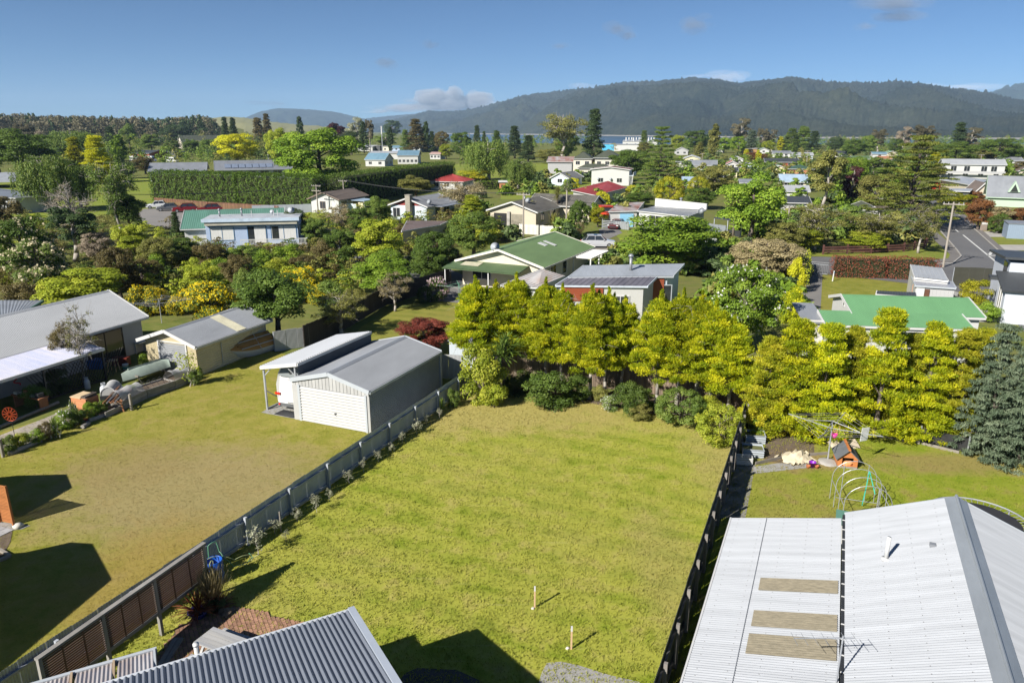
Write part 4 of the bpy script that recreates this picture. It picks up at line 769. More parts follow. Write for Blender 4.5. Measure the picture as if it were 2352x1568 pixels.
flue(u, Q2[1].x * .62, 1.4, 3.3, 4.7, .13); MB().box(Q2[1].x - 2.6, Q2[1].x - .75, u['fy'] - .08, u['fy'] + .1, 0, 3.1).ob('red_boards', W_RED, u); window(u, 'F', Q2[1].x - .8, Q2[1].x - .1, .3, 2.5, 1, 1, GREYTRIM, 0, y0=u['fy'])
qhouse('shed', 'low shed with rust streaked white hip roof behind the golden hedge', 'shed', ((1150, 655, 2.2), (1235, 660, 2.2), (1298, 634, 2.3), (1245, 618, 3.0)), W_WHITE, roofm('rust_streaked', (.5, .5, .5), .55, 0, .3, (.4, .29, .22)), .3, per=.4, trap=True)
# bright green roofed house on the right
rz = R(-20); A = G(1905, 790); B1 = G(2232, 757, 2.3); B0 = G(1900, 746, 2.3); d = B1 - B0; rz = math.atan2(d.y, d.x); L = d.length
t = house('house', 'white weatherboard house with bright mint green iron roof', (B0.x, B0.y), L, 1.9, 2.3, 'mono', .42, W_WHITE, R_MINT, TRIM, .15, [('F', 4.6, 6.4, .9, 2.0, 2), ('F', 8.4, 9.3, 1.1, 2.0, 0)], [], .1, rz=rz)
W2 = 5.2; h2 = MB(); x0 = 2.3; gable_walls(h2, L - 1., W2, 2.72, .68, 'gx'); ho = h2.ob('wall', W_WHITE, t); ho.location = (x0, 1.92, 0)
r = roof(t, L - 1., W2, 2.72, .68, 'gx', .25, R_MINT, TRIM, .1); r.location = (x0, 1.92, .0)
window(t, 'L', 4.3, 4.6, 2.7, 3.1, L, W2, TRIM, 0, y0=0).location = (x0, 0, 0)
MB().box(-1.3, -.1, .3, .5, 0, 2.5).ob('wing_wall', pm('pale_concrete', (.62, .6, .56), .85), t); MB().slab((-1.5, .1, 2.4), (0., .1, 2.4), (0, 4, 2.9), (-1.5, 4, 2.9), .08).ob('wing_roof', R_GREY, t)
MB().box(L * .79, L * .79 + 1.0, -.05, 0, .1, 2.0).box(L * .79 + 1.05, L * .79 + 1.12, -.3, 0, 0, 2.2).ob('back_door', WHITE, t)
MB().cyl((L * .86, -.08, .2), (L * .86, -.08, 1.9), .03).cyl((L - .1, -.1, .2), (L - .1, -.1, 2.2), .04).ob('downpipe', GREYTRIM, t)
q, _ = qhouse('pergola', 'dark flat shade roof behind the mint green roof', 'pergola', ((2012, 675, 2.2), (2106, 682, 2.2), (2104, 672, 2.3), (2014, 668, 2.3)), DARK, R_DARK, .9, per=.2)
# container shed
t, Q = qhouse('shed', 'white container shed with ribbed white roof by the red hedge', 'shed', ((2100, 637, 2.6), (2178, 645, 2.6), (2162, 616, 2.6), (2091, 608, 2.6)), W_WHITE, R_WHITE, .05, WHITE, .4, trap=True)
MB().box(-.03, .02, .1, .3, 0, 2.5).ob('rust_edge', pm('orange_rust', (.5, .2, .07), .8), t)
t, Q = qhouse('shed', 'grey flat roofed annex with brown door in front of the container shed', 'shed', ((2102, 655, 2.3), (2196, 661, 2.3), (2187, 646, 2.3), (2093, 635, 2.3)), W_GREY, roofm('annex_roof', (.33, .34, .37)), .12, GREYTRIM, 0)
L = Q[1].x; MB().box(.15, L * .25, .02, .13, 0, 2.15).ob('white_panel', WHITE, t); MB().box(L * .26, L * .38, .0, .14, 0, 2.0).ob('door', pm('brown_door', (.13, .06, .035), .5), t)
# grey two storey house at the right edge
A = G(2298, 700, 0); t = thing('house', 'pale grey two storey house with dark roofs cut by the right edge', 'house', G(2296, 742), R(-24))
MB().box(0, 9, 0, 3.4, 0, 2.7).ob('wall', pm('grey_render', (.5, .53, .58), .8, var=.1), t); MB().box(.6, 9, 3.4, 10, 0, 4.5).ob('wall', MATS['grey_render'], t)
MB().slab((-.3, -.3, 2.75), (9, -.3, 2.75), (9, 3.5, 3.7), (-.3, 3.5, 3.7), .14).ob('roof', R_DARK, t); MB().slab((.1, 3.0, 4.95), (9, 3.0, 4.95), (9, 10.3, 4.55), (.1, 10.3, 4.55), .2).ob('roof', R_DARK, t); MB().box(-.6, .7, 3.45, 4.6, 2.9, 3.15).ob('canopy', R_DARK, t)
window(t, 'L', 1., 1.5, 1.0, 2.6, 9, 3.4, WHITE, 0); window(t, 'L', 1.8, 2.3, 1.0, 2.6, 9, 3.4, WHITE, 0); MB().box(.56, .62, 4.2, 5.6, 3.3, 4.3).ob('pane', GLASS, window(t, 'F', 1.5, 3.0, 1., 2.4, 9, 3, WHITE, 1))
# far right: chapel, white house, carport
rzc = R(-29); t = house('chapel', 'steep grey roofed chapel-like house with triangular dormers and mint walls', G(2267, 474), 22, 8, 2.3, 'gx', 3.6, W_GREEN, R_GREY, W_GREEN, .5, [], rz=rzc, cat='house')
for x in (4.2, 12.2):
    q = MB(); q.add([(x - 1.1, .2, 3.0), (x + 1.1, .2, 3.0), (x, .2, 5.2), (x, 2.6, 5.2), (x - 1.1, .9, 3.0), (x + 1.1, .9, 3.0)], [(0, 1, 2), (0, 2, 3, 4), (1, 5, 3, 2)]); d = q.ob('dormer', W_GREEN, t); MB().add([(x - .7, .17, 3.05), (x + .7, .17, 3.05), (x, .17, 4.6)], [(0, 1, 2)]).ob('pane', GLASS, d)
MB().cyl((9.6, 1.6, 3.8), (9.6, 1.6, 8.0), .28, n=10).ob('flue', GREYTRIM, t)
t = fh('long white two storey house with pale roof and verandah doors', 2164, 2277, 391, 409, 'gx', 10, W_WHITE, R_WHITE, 8, R(-20), 4, storeys=1, h=4.5)
L = t['L']; [window(t, 'F', L * a, L * a + 1.6, 1.9, 3.9, L, 8, TRIM, 1) for a in (.12, .34, .62, .78)]; MB().box(0, L, -1.6, -1.5, 1.6, 2.4).ob('balustrade', W_GREY, t)
qhouse('house_wing', 'broad pale low roof in front of the long white two storey house', 'house', ((2152, 411, 2.8), (2237, 426, 2.6), (2272, 414, 2.8), (2209, 405, 3.4)), W_TAN, R_WHITE, 1.2, per=.4)
t, Q = qhouse('carport', 'white posted carport with dark screen below the red truck', 'carport', ((2176, 438, 2.4), (2228, 440, 2.4), (2236, 433, 2.4), (2180, 433, 2.4)), W_DGREY, R_WHITE, .5, WHITE, 0)
for x in (.1, 1.6): MB().box(x, x + .2, -.05, .15, 0, 2.35).ob('post', WHITE, t)
fh('small house with steep brown roof hidden behind red hedge', 2238, 2266, 440, 462, 'gy', 18, W_TAN, R_BROWN, 9, R(-20), 0)
# rows of distant houses (label, x0, x1, eave, base, roof, rise px, wall, roof, depth)
FAR = [
 ('dark grey roofed house left of the tall narrow cypress', 1549, 1578, 346, 356, 'gy', 7, W_GREY, R_DARK, 9, 2),
 ('white roofed house with pale yellow gable', 1570, 1604, 364, 375, 'gy', 6, W_YEL, R_WHITE, 14, 1),
 ('long plain grey roofed white house below the yellow gable', 1578, 1640, 379, 393, 'gx', 10, W_WHITE, R_GREY, 8, 1),
 ('dark flat roofed house beside the large spreading conifer', 1553, 1582, 372, 384, 'flat', 2, W_WHITE, R_DARK, 8, 1),
 ('white gabled cottage with black framed window and dark roof', 1678, 1704, 366, 380, 'gy', 6, W_WHITE, R_DARK, 9, 1),
 ('grey walled house with black gable roof above the bright tree', 1701, 1738, 384, 398, 'gy', 9, W_PALE, R_DARK, 11, 0),
 ('long charcoal roofed house with small red gable', 1757, 1826, 372, 384, 'gx', 7, W_RED, R_DARK, 9, 2),
 ('small cream cottage with pale green gable roof', 1775, 1800, 390, 401, 'gy', 6, W_YEL, roofm('pale_green_roof', (.4, .5, .38)), 9, 0),
 ('orange brick house with dark green roof', 1811, 1862, 388, 404, 'hip', 8, W_BRICK, roofm('bottle_green_roof', (.06, .11, .07)), 9, 1),
 ('house with faded blue iron roof above a maroon verandah', 1792, 1846, 417, 438, 'gx', 14, W_YEL, R_LBLUE, 8, 2),
 ('house with plain white iron roof half hidden by bright tree', 1806, 1850, 448, 462, 'gx', 10, W_WHITE, R_WHITE, 7, 0),
 ('timber clad modern house with slanted roof near the lake', 1692, 1734, 345, 355, 'monox', 4, pm('cedar_boards', (.42, .24, .1), .7, var=.3), R_BROWN, 9, 2),
 ('white cottage with jade green roof near the lake', 1741, 1764, 345, 353, 'gy', 5, W_WHITE, R_SEA, 9, 1),
 ('low house with pale blue roof between round clipped shrubs', 1567, 1592, 422, 436, 'gx', 8, W_WHITE, R_LBLUE, 7, 0),
 ('cluttered white and tan sheds behind the bright tree', 1625, 1665, 416, 432, 'mono', 5, W_TAN, R_WHITE, 7, 0),
 ('white steep gabled house beside the tall narrow cypress', 1646, 1662, 341, 350, 'gy', 8, W_WHITE, R_WHITE, 9, 0),
 ('white bungalow with sky blue roof edge behind the layered cedar', 2004, 2032, 355, 363, 'gx', 4, W_WHITE, R_BLUE, 8, 1),
 ('pale green roofed bungalow behind the layered cedar', 2036, 2058, 352, 360, 'gy', 4, W_TAN, R_MINT, 8, 1),
 ('white cottage with orange roof left of the layered cedar', 2018, 2044, 367, 376, 'gx', 5, W_WHITE, roofm('orange_roof', (.45, .2, .1)), 8, 1),
 ('white house with striped solar roof at far right', 2290, 2340, 369, 382, 'gx', 7, W_WHITE, R_GREY, 9, 1),
 ('pale pink house under dark roof at the right edge', 2338, 2372, 392, 410, 'gy', 9, W_TAN, R_BROWN, 8, 0),
 ('dark roofed house among the flowering trees by the brown rail fence', 1974, 2020, 490, 515, 'gy', 10, W_WHITE, R_OLIVE, 9, 0),
 ('low dark roofed house glimpsed left of the tall olive tree', 1795, 1850, 470, 492, 'gx', 9, W_WHITE, R_DARK, 8, 0),
 ('grey roofed house with small windows between far trees', 1700, 1735, 430, 440, 'gx', 6, W_WHITE, R_GREY, 7, 0),
 ('pale town shop building with long grey roof', 808, 858, 337, 347, 'gx', 3, W_WHITE, R_WHITE, 20, 0),
 ('black fronted town building beside pale shop', 858, 874, 335, 347, 'flat', 1, W_DGREY, R_DARK, 14, 0),
 ('cream box shaped town building', 876, 894, 336, 347, 'flat', 1, W_BLOCK, R_WHITE, 14, 1),
 ('town building with blue gabled roofs', 896, 926, 340, 347, 'gx', 5, W_BLUE, R_BLUE, 14, 3),
 ('white two storey town building with row of windows', 928, 966, 334, 346, 'flat', 1, W_WHITE, R_WHITE, 16, 5),
 ('town building with long grey sloping roof', 968, 1008, 340, 349, 'gx', 6, W_GREY, R_GREY, 18, 0),
 ('small white building with red roof at the field edge', 988, 1012, 354, 366, 'gx', 4, W_WHITE, roofm('pink_roof', (.5, .33, .28)), 8, 3),
 ('bright blue walled lakeside warehouse', 1383, 1409, 331, 346, 'flat', 1, pm('bright_blue_wall', (.08, .45, .75), .5), R_WHITE, 20, 0),
 ('long white lakeside warehouse', 1410, 1466, 332, 347, 'flat', 1, W_WHITE, R_WHITE, 25, 0),
 ('white lakeside building with cluttered roof', 1430, 1506, 325, 334, 'gx', 3, W_WHITE, R_WHITE, 30, 4),
 ('low red walled hall with dark roof beyond the field', 300, 350, 352, 364, 'gx', 6, W_RED, R_DARK, 16, 0),
 ('mustard walled cottage with dark roof beyond the clipped domes', 1660, 1690, 398, 408, 'gx', 6, W_YEL, R_DARK, 8, 2),
 ('white cottage with rust red roof right of the narrow cypress', 1668, 1692, 380, 390, 'gy', 6, W_WHITE, R_RED, 9, 1),
 ('pale house with silver roof between the yellow columns and pine clump', 1775, 1812, 352, 361, 'gx', 5, W_WHITE, R_SILV, 9, 2),
 ('long white roofed house left of the tall olive-brown tree', 1820, 1862, 356, 366, 'gx', 5, W_PALE, R_WHITE, 9, 3),
 ('brown roofed bungalow right of the copper beech', 1985, 2020, 385, 397, 'gx', 6, W_TAN, R_BROWN, 8, 2),
 ('white house with slate roof under the dark rounded lake tree', 1900, 1940, 352, 361, 'gx', 5, W_WHITE, R_DARK, 9, 3),
 ('cream house with green roof among trees left of the cedar top', 1958, 1992, 366, 376, 'gx', 6, W_YEL, R_GREEN, 8, 2),
 ('white shed roof glimpsed right of the broad bright tree', 1795, 1825, 428, 438, 'gx', 5, W_WHITE, R_SILV, 6, 0),
 ('dark open sided shelter beside the red walled hall', 352, 410, 349, 362, 'flat', 1, W_DGREY, R_DARK, 12, 0),
]
for lab, x0, x1, ye, yb, typ, rp, wall, rm, W, n in FAR: fh(lab, x0, x1, ye, yb, typ, rp, wall, rm, W, R(-14), n)
MB().box(0, 10, -2.6, -2.5, 2.2, 2.3).slab((0, -2.6, 2.3), (9.5, -2.6, 2.3), (9.5, 0, 3.0), (0, 0, 3.0), .1)
# roof-top plant on the lakeside building
t = [o for o in COL.objects if o.get('label') == 'white lakeside building with cluttered roof'][0]
for k in range(12): MB().cyl((3 + k * 2.6, 6 + (k % 3) * 4, t['h'] + .5), (3 + k * 2.6, 6 + (k % 3) * 4, t['h'] + 4.), .7, n=8).ob('roof_vent', WHITE, t)
# school and hall
A = G(421, 342); t = house('hall', 'large pale gabled hall with grey roof near the woods', A, 36, 22, 5.5, 'gx', 5.5, pm('pink_render', (.62, .55, .47), .8), R_OLIVE, TRIM, .8, [('F', 6, 12, .8, 3.5, 3)], rz=R(33), cat='hall')
A, L, rz = fl((344, 394), (470, 392), 3.); t = house('school_block', 'long low school block with grey ridged roof behind the tall hedge', A, L, 15, 3., 'gx', 2.2, W_GREY, R_GREY, GREYTRIM, .6, [], rz=rz, cat='school')
A, L, rz = fl((497, 390), (668, 387), 3.2); t = house('school_block', 'school block with stepped pale roofs and solar panels beside the big green tree', A, L, 15, 3.2, 'gx', 2.4, W_GREY, R_SILV, GREYTRIM, .6, [('F', 1 + k * 4., 3.6 + k * 4., .6, 2.6, 1) for k in range(6)], rz=rz, cat='school')
sp = MB().box(0, 1.9, 0, 3.4, 0, .06).mesh('solar_panel', pm('solar_blue', (.22, .26, .34), .25, spec=.7))
for k in range(7): o = link('solar_panel', sp, t); o.location = (2.5 + k * 2.1, .8, 3.66); o.rotation_euler = (math.atan2(2.4, 7.5), 0, 0)
A = G(840, 381); t = fh('white school wing with slate blue gable roof', 840, 886, 366, 382, 'gx', 13, W_WHITE, R_BLUE, 9, R(-14), 2, name='school_block', cat='school', nr=2)
t = fh('taller white school block with blue roof and five windows', 914, 960, 357, 377, 'gx', 10, W_WHITE, R_BLUE, 16, R(2), 5, name='school_block', cat='school')
fh('pale flat school shed behind the blue roofed wing', 850, 915, 352, 366, 'gx', 4, W_WHITE, R_WHITE, 10, R(-5), 0, name='school_block', cat='school')
qhouse('house', 'pale grey iron roof low at the left edge beyond the shrubs', 'house', ((-60, 452, 3), (36, 455, 3), (130, 448, 3), (-10, 432, 3)), W_GREY, R_SILV, .5, per=.5)
qhouse('house', 'flat grey and green roofed shed at the left edge behind the white house', 'shed', ((-40, 735, 2.4), (70, 708, 2.4), (100, 690, 2.4), (-60, 690, 2.4)), W_TAN, R_GREY, .4, R_SEA, .2)
t = thing('marquee', 'grey domed shelter roof beside the far field', 'shelter', G(20, 428), 0)
MB().lathe([(9, 1.6), (8, 2.6), (5, 3.4), (1, 3.8), (0, 3.9)], 14, (0, 0, 0)).ob('canopy', pm('grey_canvas', (.3, .32, .35), .8), t)
for a in range(6): MB().cyl((8 * math.cos(a), 8 * math.sin(a), 0), (8 * math.cos(a), 8 * math.sin(a), 2.2), .12).ob('post', TIMBER, t)
# ------------------------------------------------------------ foliage generators
def unit(a): return a / np.maximum(np.linalg.norm(a, axis=-1, keepdims=True), 1e-9)
def leafmesh(name, P, A, N, L, W, tint, mat=None):
    "one pointed leaf (or spray) per row"
    n = len(P); B = unit(np.cross(N, A)); L = np.broadcast_to(L, (n,))[:, None]; W = np.broadcast_to(W, (n,))[:, None]
    v = np.empty((n, 4, 3), np.float32); v[:, 0] = P - A * L / 2; v[:, 1] = P + B * W / 2 + A * L * .08; v[:, 2] = P + A * L / 2; v[:, 3] = P - B * W / 2 + A * L * .08
    me = bpy.data.meshes.new(name); me.vertices.add(4 * n); me.vertices.foreach_set('co', v.ravel()); me.loops.add(4 * n); me.loops.foreach_set('vertex_index', np.arange(4 * n, dtype=np.int32))
    me.polygons.add(n); me.polygons.foreach_set('loop_start', np.arange(0, 4 * n, 4, dtype=np.int32)); me.polygons.foreach_set('loop_total', np.full(n, 4, np.int32))
    at = me.attributes.new('tint', 'FLOAT', 'POINT'); at.data.foreach_set('value', np.repeat(np.clip(tint, 0, 1), 4).astype(np.float32))
    if mat: me.materials.append(mat)
    me.update(calc_edges=True); return me
def clumps(rng, C, S, per, L, W, out=.75, up=.3, shell=.55, spray=False, droop=0.):
    K = len(C); i = np.repeat(np.arange(K), per); n = len(i); d = unit(rng.normal(size=(n, 3))); d[:, 2] = np.where(d[:, 2] < -.35, -d[:, 2] * .6, d[:, 2]); d = unit(d)
    r = shell + (1 - shell) * rng.random(n) ** .7; P = C[i] + d * S[i] * r[:, None]; o = unit(d / S[i]); rd = unit(rng.normal(size=(n, 3)))
    if spray:
        A = unit(o * out * .6 + rd * .5 + np.array([0, 0, up - droop])); N = unit(o * .8 + unit(rng.normal(size=(n, 3))) * .65 + np.array([0, 0, .35])); N = unit(N - A * (N * A).sum(1, keepdims=True))
    else:
        N = unit(o * out + rd * .55 + np.array([0, 0, up])); A = unit(np.cross(N, unit(rng.normal(size=(n, 3)) + np.array([0, 0, -droop * 2])))) if not droop else unit(rd * .6 + np.array([0, 0, -droop]))
        N = unit(N - A * (N * A).sum(1, keepdims=True) * .98)
    t = rng.random(K)[i] * .55 + rng.random(n) * .45
    return P, A, N, L * (.7 + .6 * rng.random(n)), W * (.7 + .6 * rng.random(n)), t
def limbs(rng, C, H, base, r0, lean=.0, nmax=16, z0=.25, twig=0, wob=.12):
    mb = MB(); top = Vector((lean, 0, H * .86)); n = 6; pts = []
    for k in range(n + 1):
        t = k / n; pts.append(Vector((lean * t + rng.normal() * wob * H * .05 * (k > 0), rng.normal() * wob * H * .05 * (k > 0), H * .86 * t)))
    mb.tube(pts, [r0 * (1 - .85 * k / n) * (1.25 if k == 0 else 1) for k in range(n + 1)], 7)
    idx = rng.permutation(len(C))[:nmax]
    for i in idx:
        c = Vector(C[i]); zz = max(z0 * H, min(H * .8, c.z - .35 * math.hypot(c.x, c.y) - .05 * H)); t = zz / (H * .86); k = min(n - 1, int(t * n)); s = pts[k].lerp(pts[k + 1], t * n - k)
        m = s.lerp(c, .5) + Vector((0, 0, .06 * H)) ; mb.tube([s, m, c], [r0 * .42 * (1 - t * .6), r0 * .26 * (1 - t * .5), r0 * .08], 5)
        for q in range(twig):
            e = c + Vector(unit(rng.normal(size=3) + np.array([0, 0, .5]))) * H * .12 * (.6 + rng.random()); s2 = m.lerp(c, .3 + .7 * rng.random()); mb.tube([s2, s2.lerp(e, .55) + Vector(rng.normal(size=3) * H * .01), e], [r0 * .12, r0 * .07, r0 * .03], 4)
    return mb
def crown_centres(rng, K, R_, z0, z1, fill=.5, p=1.):
    out = []
    while len(out) < K:
        q = rng.normal(size=3); q /= np.linalg.norm(q); q *= (fill + (1 - fill) * rng.random()); out.append((q[0] * R_, q[1] * R_, (z0 + z1) / 2 + q[2] * (z1 - z0) / 2))
    return np.array(out)
KIND = {}
def reg(name, crown, trunk, Wn, Hn): KIND.setdefault(name, []).append((crown, trunk, Wn, Hn))
def make_kinds():
    for s in range(3):      # broadleaf: R 2.5, H 6
        g = np.random.default_rng(100 + s); C = crown_centres(g, 46, 1.9, 1.5, 5.5, .45); S = np.column_stack([.45 + .5 * g.random(46)] * 2 + [.35 + .4 * g.random(46)])
        reg('broad', leafmesh('foliage', *clumps(g, C, S, 400, .155, .1)), limbs(g, C, 6, 1.2, .2).mesh('trunk', BARK, True), 5., 6.)
    for s in range(2):      # fuller, rounder and denser
        g = np.random.default_rng(130 + s); C = crown_centres(g, 80, 2.05, .9, 5.5, .65); S = np.column_stack([.4 + .35 * g.random(80)] * 2 + [.35 + .3 * g.random(80)])
        reg('dense', leafmesh('foliage', *clumps(g, C, S, 290, .14, .095)), limbs(g, C, 6, 1., .2).mesh('trunk', BARK, True), 5., 6.)
    for s in range(3):      # shrub: R 1.5 H 2.2, to the ground
        g = np.random.default_rng(160 + s); C = crown_centres(g, 34, 1.15, -.1, 1.9, .5); S = np.column_stack([.3 + .3 * g.random(34)] * 2 + [.25 + .25 * g.random(34)])
        reg('shrub', leafmesh('foliage', *clumps(g, C, S, 260, .11, .065)), limbs(g, C, 2., .2, .07).mesh('trunk', BARK, True), 3., 2.2)
    for s in range(2):      # clipped dome
        g = np.random.default_rng(190 + s); C = crown_centres(g, 90, 1.25, .0, 1.95, .85); S = np.full((90, 3), .26)
        reg('dome', leafmesh('foliage', *clumps(g, C, S, 120, .085, .055, .9)), limbs(g, C, 2., .2, .07).mesh('trunk', BARK, True), 3., 2.2)
    for s in range(3):      # golden cypress of the hedges: R 1.5 H 6, bare stem below 1.5
        g = np.random.default_rng(220 + s); K = 230; z = 1.95 + 3.75 * g.random(K) ** .9; rr = 1.5 * (1 - ((z - 1.95) / 4.2) ** 1.6) * (.45 + .55 * g.random(K)) + .06; a = g.random(K) * 6.283
        C = np.column_stack([rr * np.cos(a), rr * np.sin(a), z]); S = np.column_stack([.2 + .26 * g.random(K)] * 2 + [.13 + .17 * g.random(K)])
        c1 = clumps(g, C, S, 210, .16, .036, .9, .35, .25, True); L0 = np.concatenate([np.column_stack([np.full(14, ax) + g.normal(size=14) * .03, np.full(14, ay), np.linspace(zt - 1.1, zt, 14)]) for ax, ay, zt in ((0, 0, 6.3), (.45, .2, 5.9), (-.4, -.3, 5.75), (.1, -.5, 5.6))]); rad = np.tile(np.linspace(.3, .05, 14), 4); c2 = clumps(g, L0, np.column_stack([rad, rad, np.full(56, .12)]), 60, .16, .035, .8, .8, .1, True)
        reg('gold', leafmesh('foliage', *[np.concatenate([x, y]) for x, y in zip(c1, c2)]), limbs(g, C, 6, 1.5, .11, 0, 14, .26, 2).mesh('trunk', BARKL, True), 3.1, 6.2)
    for s in range(3):      # cypress pyramid to the ground: R 1.6 H 6
        g = np.random.default_rng(250 + s); K = 230; z = .2 + 5.4 * g.random(K) ** 1.25; rr = 1.6 * (1 - z / 6.0) ** .75 * (.5 + .5 * g.random(K)) + .05; a = g.random(K) * 6.283
        C = np.column_stack([rr * np.cos(a), rr * np.sin(a), z]); S = np.column_stack([.2 + .28 * g.random(K)] * 2 + [.12 + .16 * g.random(K)])
        reg('pyramid', leafmesh('foliage', *clumps(g, C, S, 200, .16, .038, 1., .22, .25, True)), limbs(g, C, 6, .3, .13, 0, 8, .1).mesh('trunk', BARK, True), 3.4, 6.)
    for s in range(2):      # drooping blue cedar / fir: tiers of hanging boughs
        g = np.random.default_rng(280 + s); C = []; S = []
        for z in np.linspace(.35, 5.6, 15):
            R_ = 1.9 * (1 - z / 6.1) ** .8 + .1; nb = max(4, int(R_ * 6)); a0 = g.random() * 6
            for b in range(nb):
                for f in (.45, .75, 1.0): a = a0 + b * 6.283 / nb + g.normal() * .1; C.append((R_ * f * math.cos(a), R_ * f * math.sin(a), z - f * f * R_ * .28 + g.normal() * .06)); S.append((.3, .3, .12))
        C, S = np.array(C), np.array(S); reg('cedar', leafmesh('foliage', *clumps(g, C, S, 80, .2, .045, .7, -.1, .2, True, .35)), limbs(g, C, 6, .3, .13, 0, 6, .1).mesh('trunk', BARK, True), 4., 6.)
    for s in range(2):      # tiered flat cedar, big
        g = np.random.default_rng(300 + s); C = []; S = []
        for z in np.linspace(1., 9.6, 13):
            R_ = 4.2 * (1 - z / 10.4) ** .62 * (.82 + .3 * g.random()) + .1; nb = max(4, int(R_ * 2.6)); a0 = g.random() * 6
            for b in range(nb):
                lf = .75 + .35 * g.random()
                for f in (.4, .6, .8, 1.0): a = a0 + b * 6.283 / nb + g.normal() * .13; C.append((R_ * f * lf * math.cos(a), R_ * f * lf * math.sin(a), z + .25 * f + g.normal() * .08)); S.append((.45 + .15 * g.random(), .45 + .15 * g.random(), .14))
        C, S = np.array(C), np.array(S); reg('tier', leafmesh('foliage', *clumps(g, C, S, 80, .24, .075, .6, .35, .2, True)), limbs(g, C, 10, .5, .28, 0, 40, .1).mesh('trunk', BARK, True), 8.6, 10.)
    for s in range(2):      # dark conifer R 2 H 9
        g = np.random.default_rng(330 + s); K = 150; z = .8 + 7.9 * g.random(K) ** 1.1; rr = 2. * (1 - z / 9.2) ** .8 * (.4 + .6 * g.random(K)) + .05; a = g.random(K) * 6.283
        C = np.column_stack([rr * np.cos(a), rr * np.sin(a), z]); S = np.column_stack([.4 + .35 * g.random(K)] * 2 + [.22 + .2 * g.random(K)]); reg('conifer', leafmesh('foliage', *clumps(g, C, S, 80, .34, .1, .9, .0, .3, True, .2)), limbs(g, C, 9, .5, .2, 0, 10, .05).mesh('trunk', BARK, True), 4.2, 9.)
    g = np.random.default_rng(350); K = 110; z = .3 + 7.4 * g.random(K); rr = .75 * np.sin(np.clip(z / 8, .08, 1) * 2.9) * (.4 + .5 * g.random(K)); a = g.random(K) * 6.283
    C = np.column_stack([rr * np.cos(a), rr * np.sin(a), z]); reg('spire', leafmesh('foliage', *clumps(g, C, np.full((K, 3), .26) * [1, 1, 1.6], 42, .4, .12, .5, .8, .4, True)), limbs(g, C, 8, .2, .12, 0, 2).mesh('trunk', BARK, True), 1.8, 8.)
    for s in range(2):      # weeping
        g = np.random.default_rng(370 + s); K = 60; C0 = crown_centres(g, K, 2.0, 2.6, 5.6, .5); P = []
        for c in C0:
            for q in range(9):
                ln = .8 + 1.7 * g.random(); k = int(ln * 11); o = np.array([g.normal() * .3, g.normal() * .3, 0]); zz = np.linspace(0, -ln, k); p = np.column_stack([c[0] + o[0] + zz * .05 * c[0] * -.5, c[1] + o[1] - zz * .05 * c[1] * .5, c[2] + zz]); P.append(p[p[:, 2] > .15])
        P = np.concatenate(P) + 0; P += g.normal(size=P.shape) * .05; P = np.repeat(P, 2, 0) + g.normal(size=(2 * len(P), 3)) * .06; n = len(P); A = unit(g.normal(size=(n, 3)) * .35 + [0, 0, -1]); N = unit(np.column_stack([P[:, 0], P[:, 1], np.full(n, 1.)]) + g.normal(size=(n, 3)) * 1.2); N = unit(N - A * (N * A).sum(1, keepdims=True))
        reg('weep', leafmesh('foliage', P, A, N, .2, .07, g.random(n)), limbs(g, C0, 6, 1., .17, 0, 18, .3, 1).mesh('trunk', BARKL, True), 5., 6.)
    for s in range(2):      # airy, twigs show
        g = np.random.default_rng(400 + s); K = 60; C = crown_centres(g, K, 2.1, 1.8, 5.6, .35); S = np.full((K, 3), .5)
        reg('airy', leafmesh('foliage', *clumps(g, C, S, 130, .13, .08, .3, .3, .1)), limbs(g, C, 6, 1., .15, 0, 46, .18, 4, .3).mesh('trunk', BARKL, True), 5., 6.)
    g = np.random.default_rng(420); K = 44; C = crown_centres(g, K, 2.0, 1.8, 5.7, .3); S = np.full((K, 3), .35)
    reg('bare', leafmesh('foliage', *clumps(g, C, S, 24, .17, .07, .3, .3, .1)), limbs(g, C, 6, .8, .14, .3, 44, .15, 7, .4).mesh('trunk', BARKL, True), 5., 6.)
    for s in range(2):      # gum / macrocarpa: billowing heads on bare limbs
        g = np.random.default_rng(440 + s); K = 30; C = crown_centres(g, K, 1.9, 2.2, 7.4, .55); S = np.column_stack([.5 + .5 * g.random(K)] * 2 + [.45 + .4 * g.random(K)]); reg('gum', leafmesh('foliage', *clumps(g, C, S, 260, .25, .13)), limbs(g, C, 8, 2., .22, .2, 22, .25, 0, .3).mesh('trunk', BARKL, True), 5., 8.)
    # sword-leaf head (cabbage tree) and tussock
    def head(g, n, L, droop, o=(0, 0, 0), elev=(-.3, 1.5)):
        P = []; A = []; Nn = []
        for i in range(n):
            az = g.random() * 6.283; el = elev[0] + (elev[1] - elev[0]) * g.random(); d = np.array([math.cos(az) * math.cos(el), math.sin(az) * math.cos(el), math.sin(el)]); p = np.array(o, float); l = L * (.7 + .5 * g.random())
            for k in range(3):
                A.append(d.copy()); P.append(p + d * l / 6); p = p + d * l / 3; up = np.array([0, 0, 1.]) ; nn = up - d * d[2]; Nn.append(nn); d = unit(d + np.array([0, 0, -droop]))
        return np.array(P), np.array(A), unit(np.array(Nn)), L * .42
    g = np.random.default_rng(460); P, A, N, L = [], [], [], .5
    for o in ((0, 0, 3.1), (.35, .2, 2.7), (-.4, -.1, 2.6)): p, a, n_, l = head(g, 90, .85, .25, o); P.append(p); A.append(a); N.append(n_)
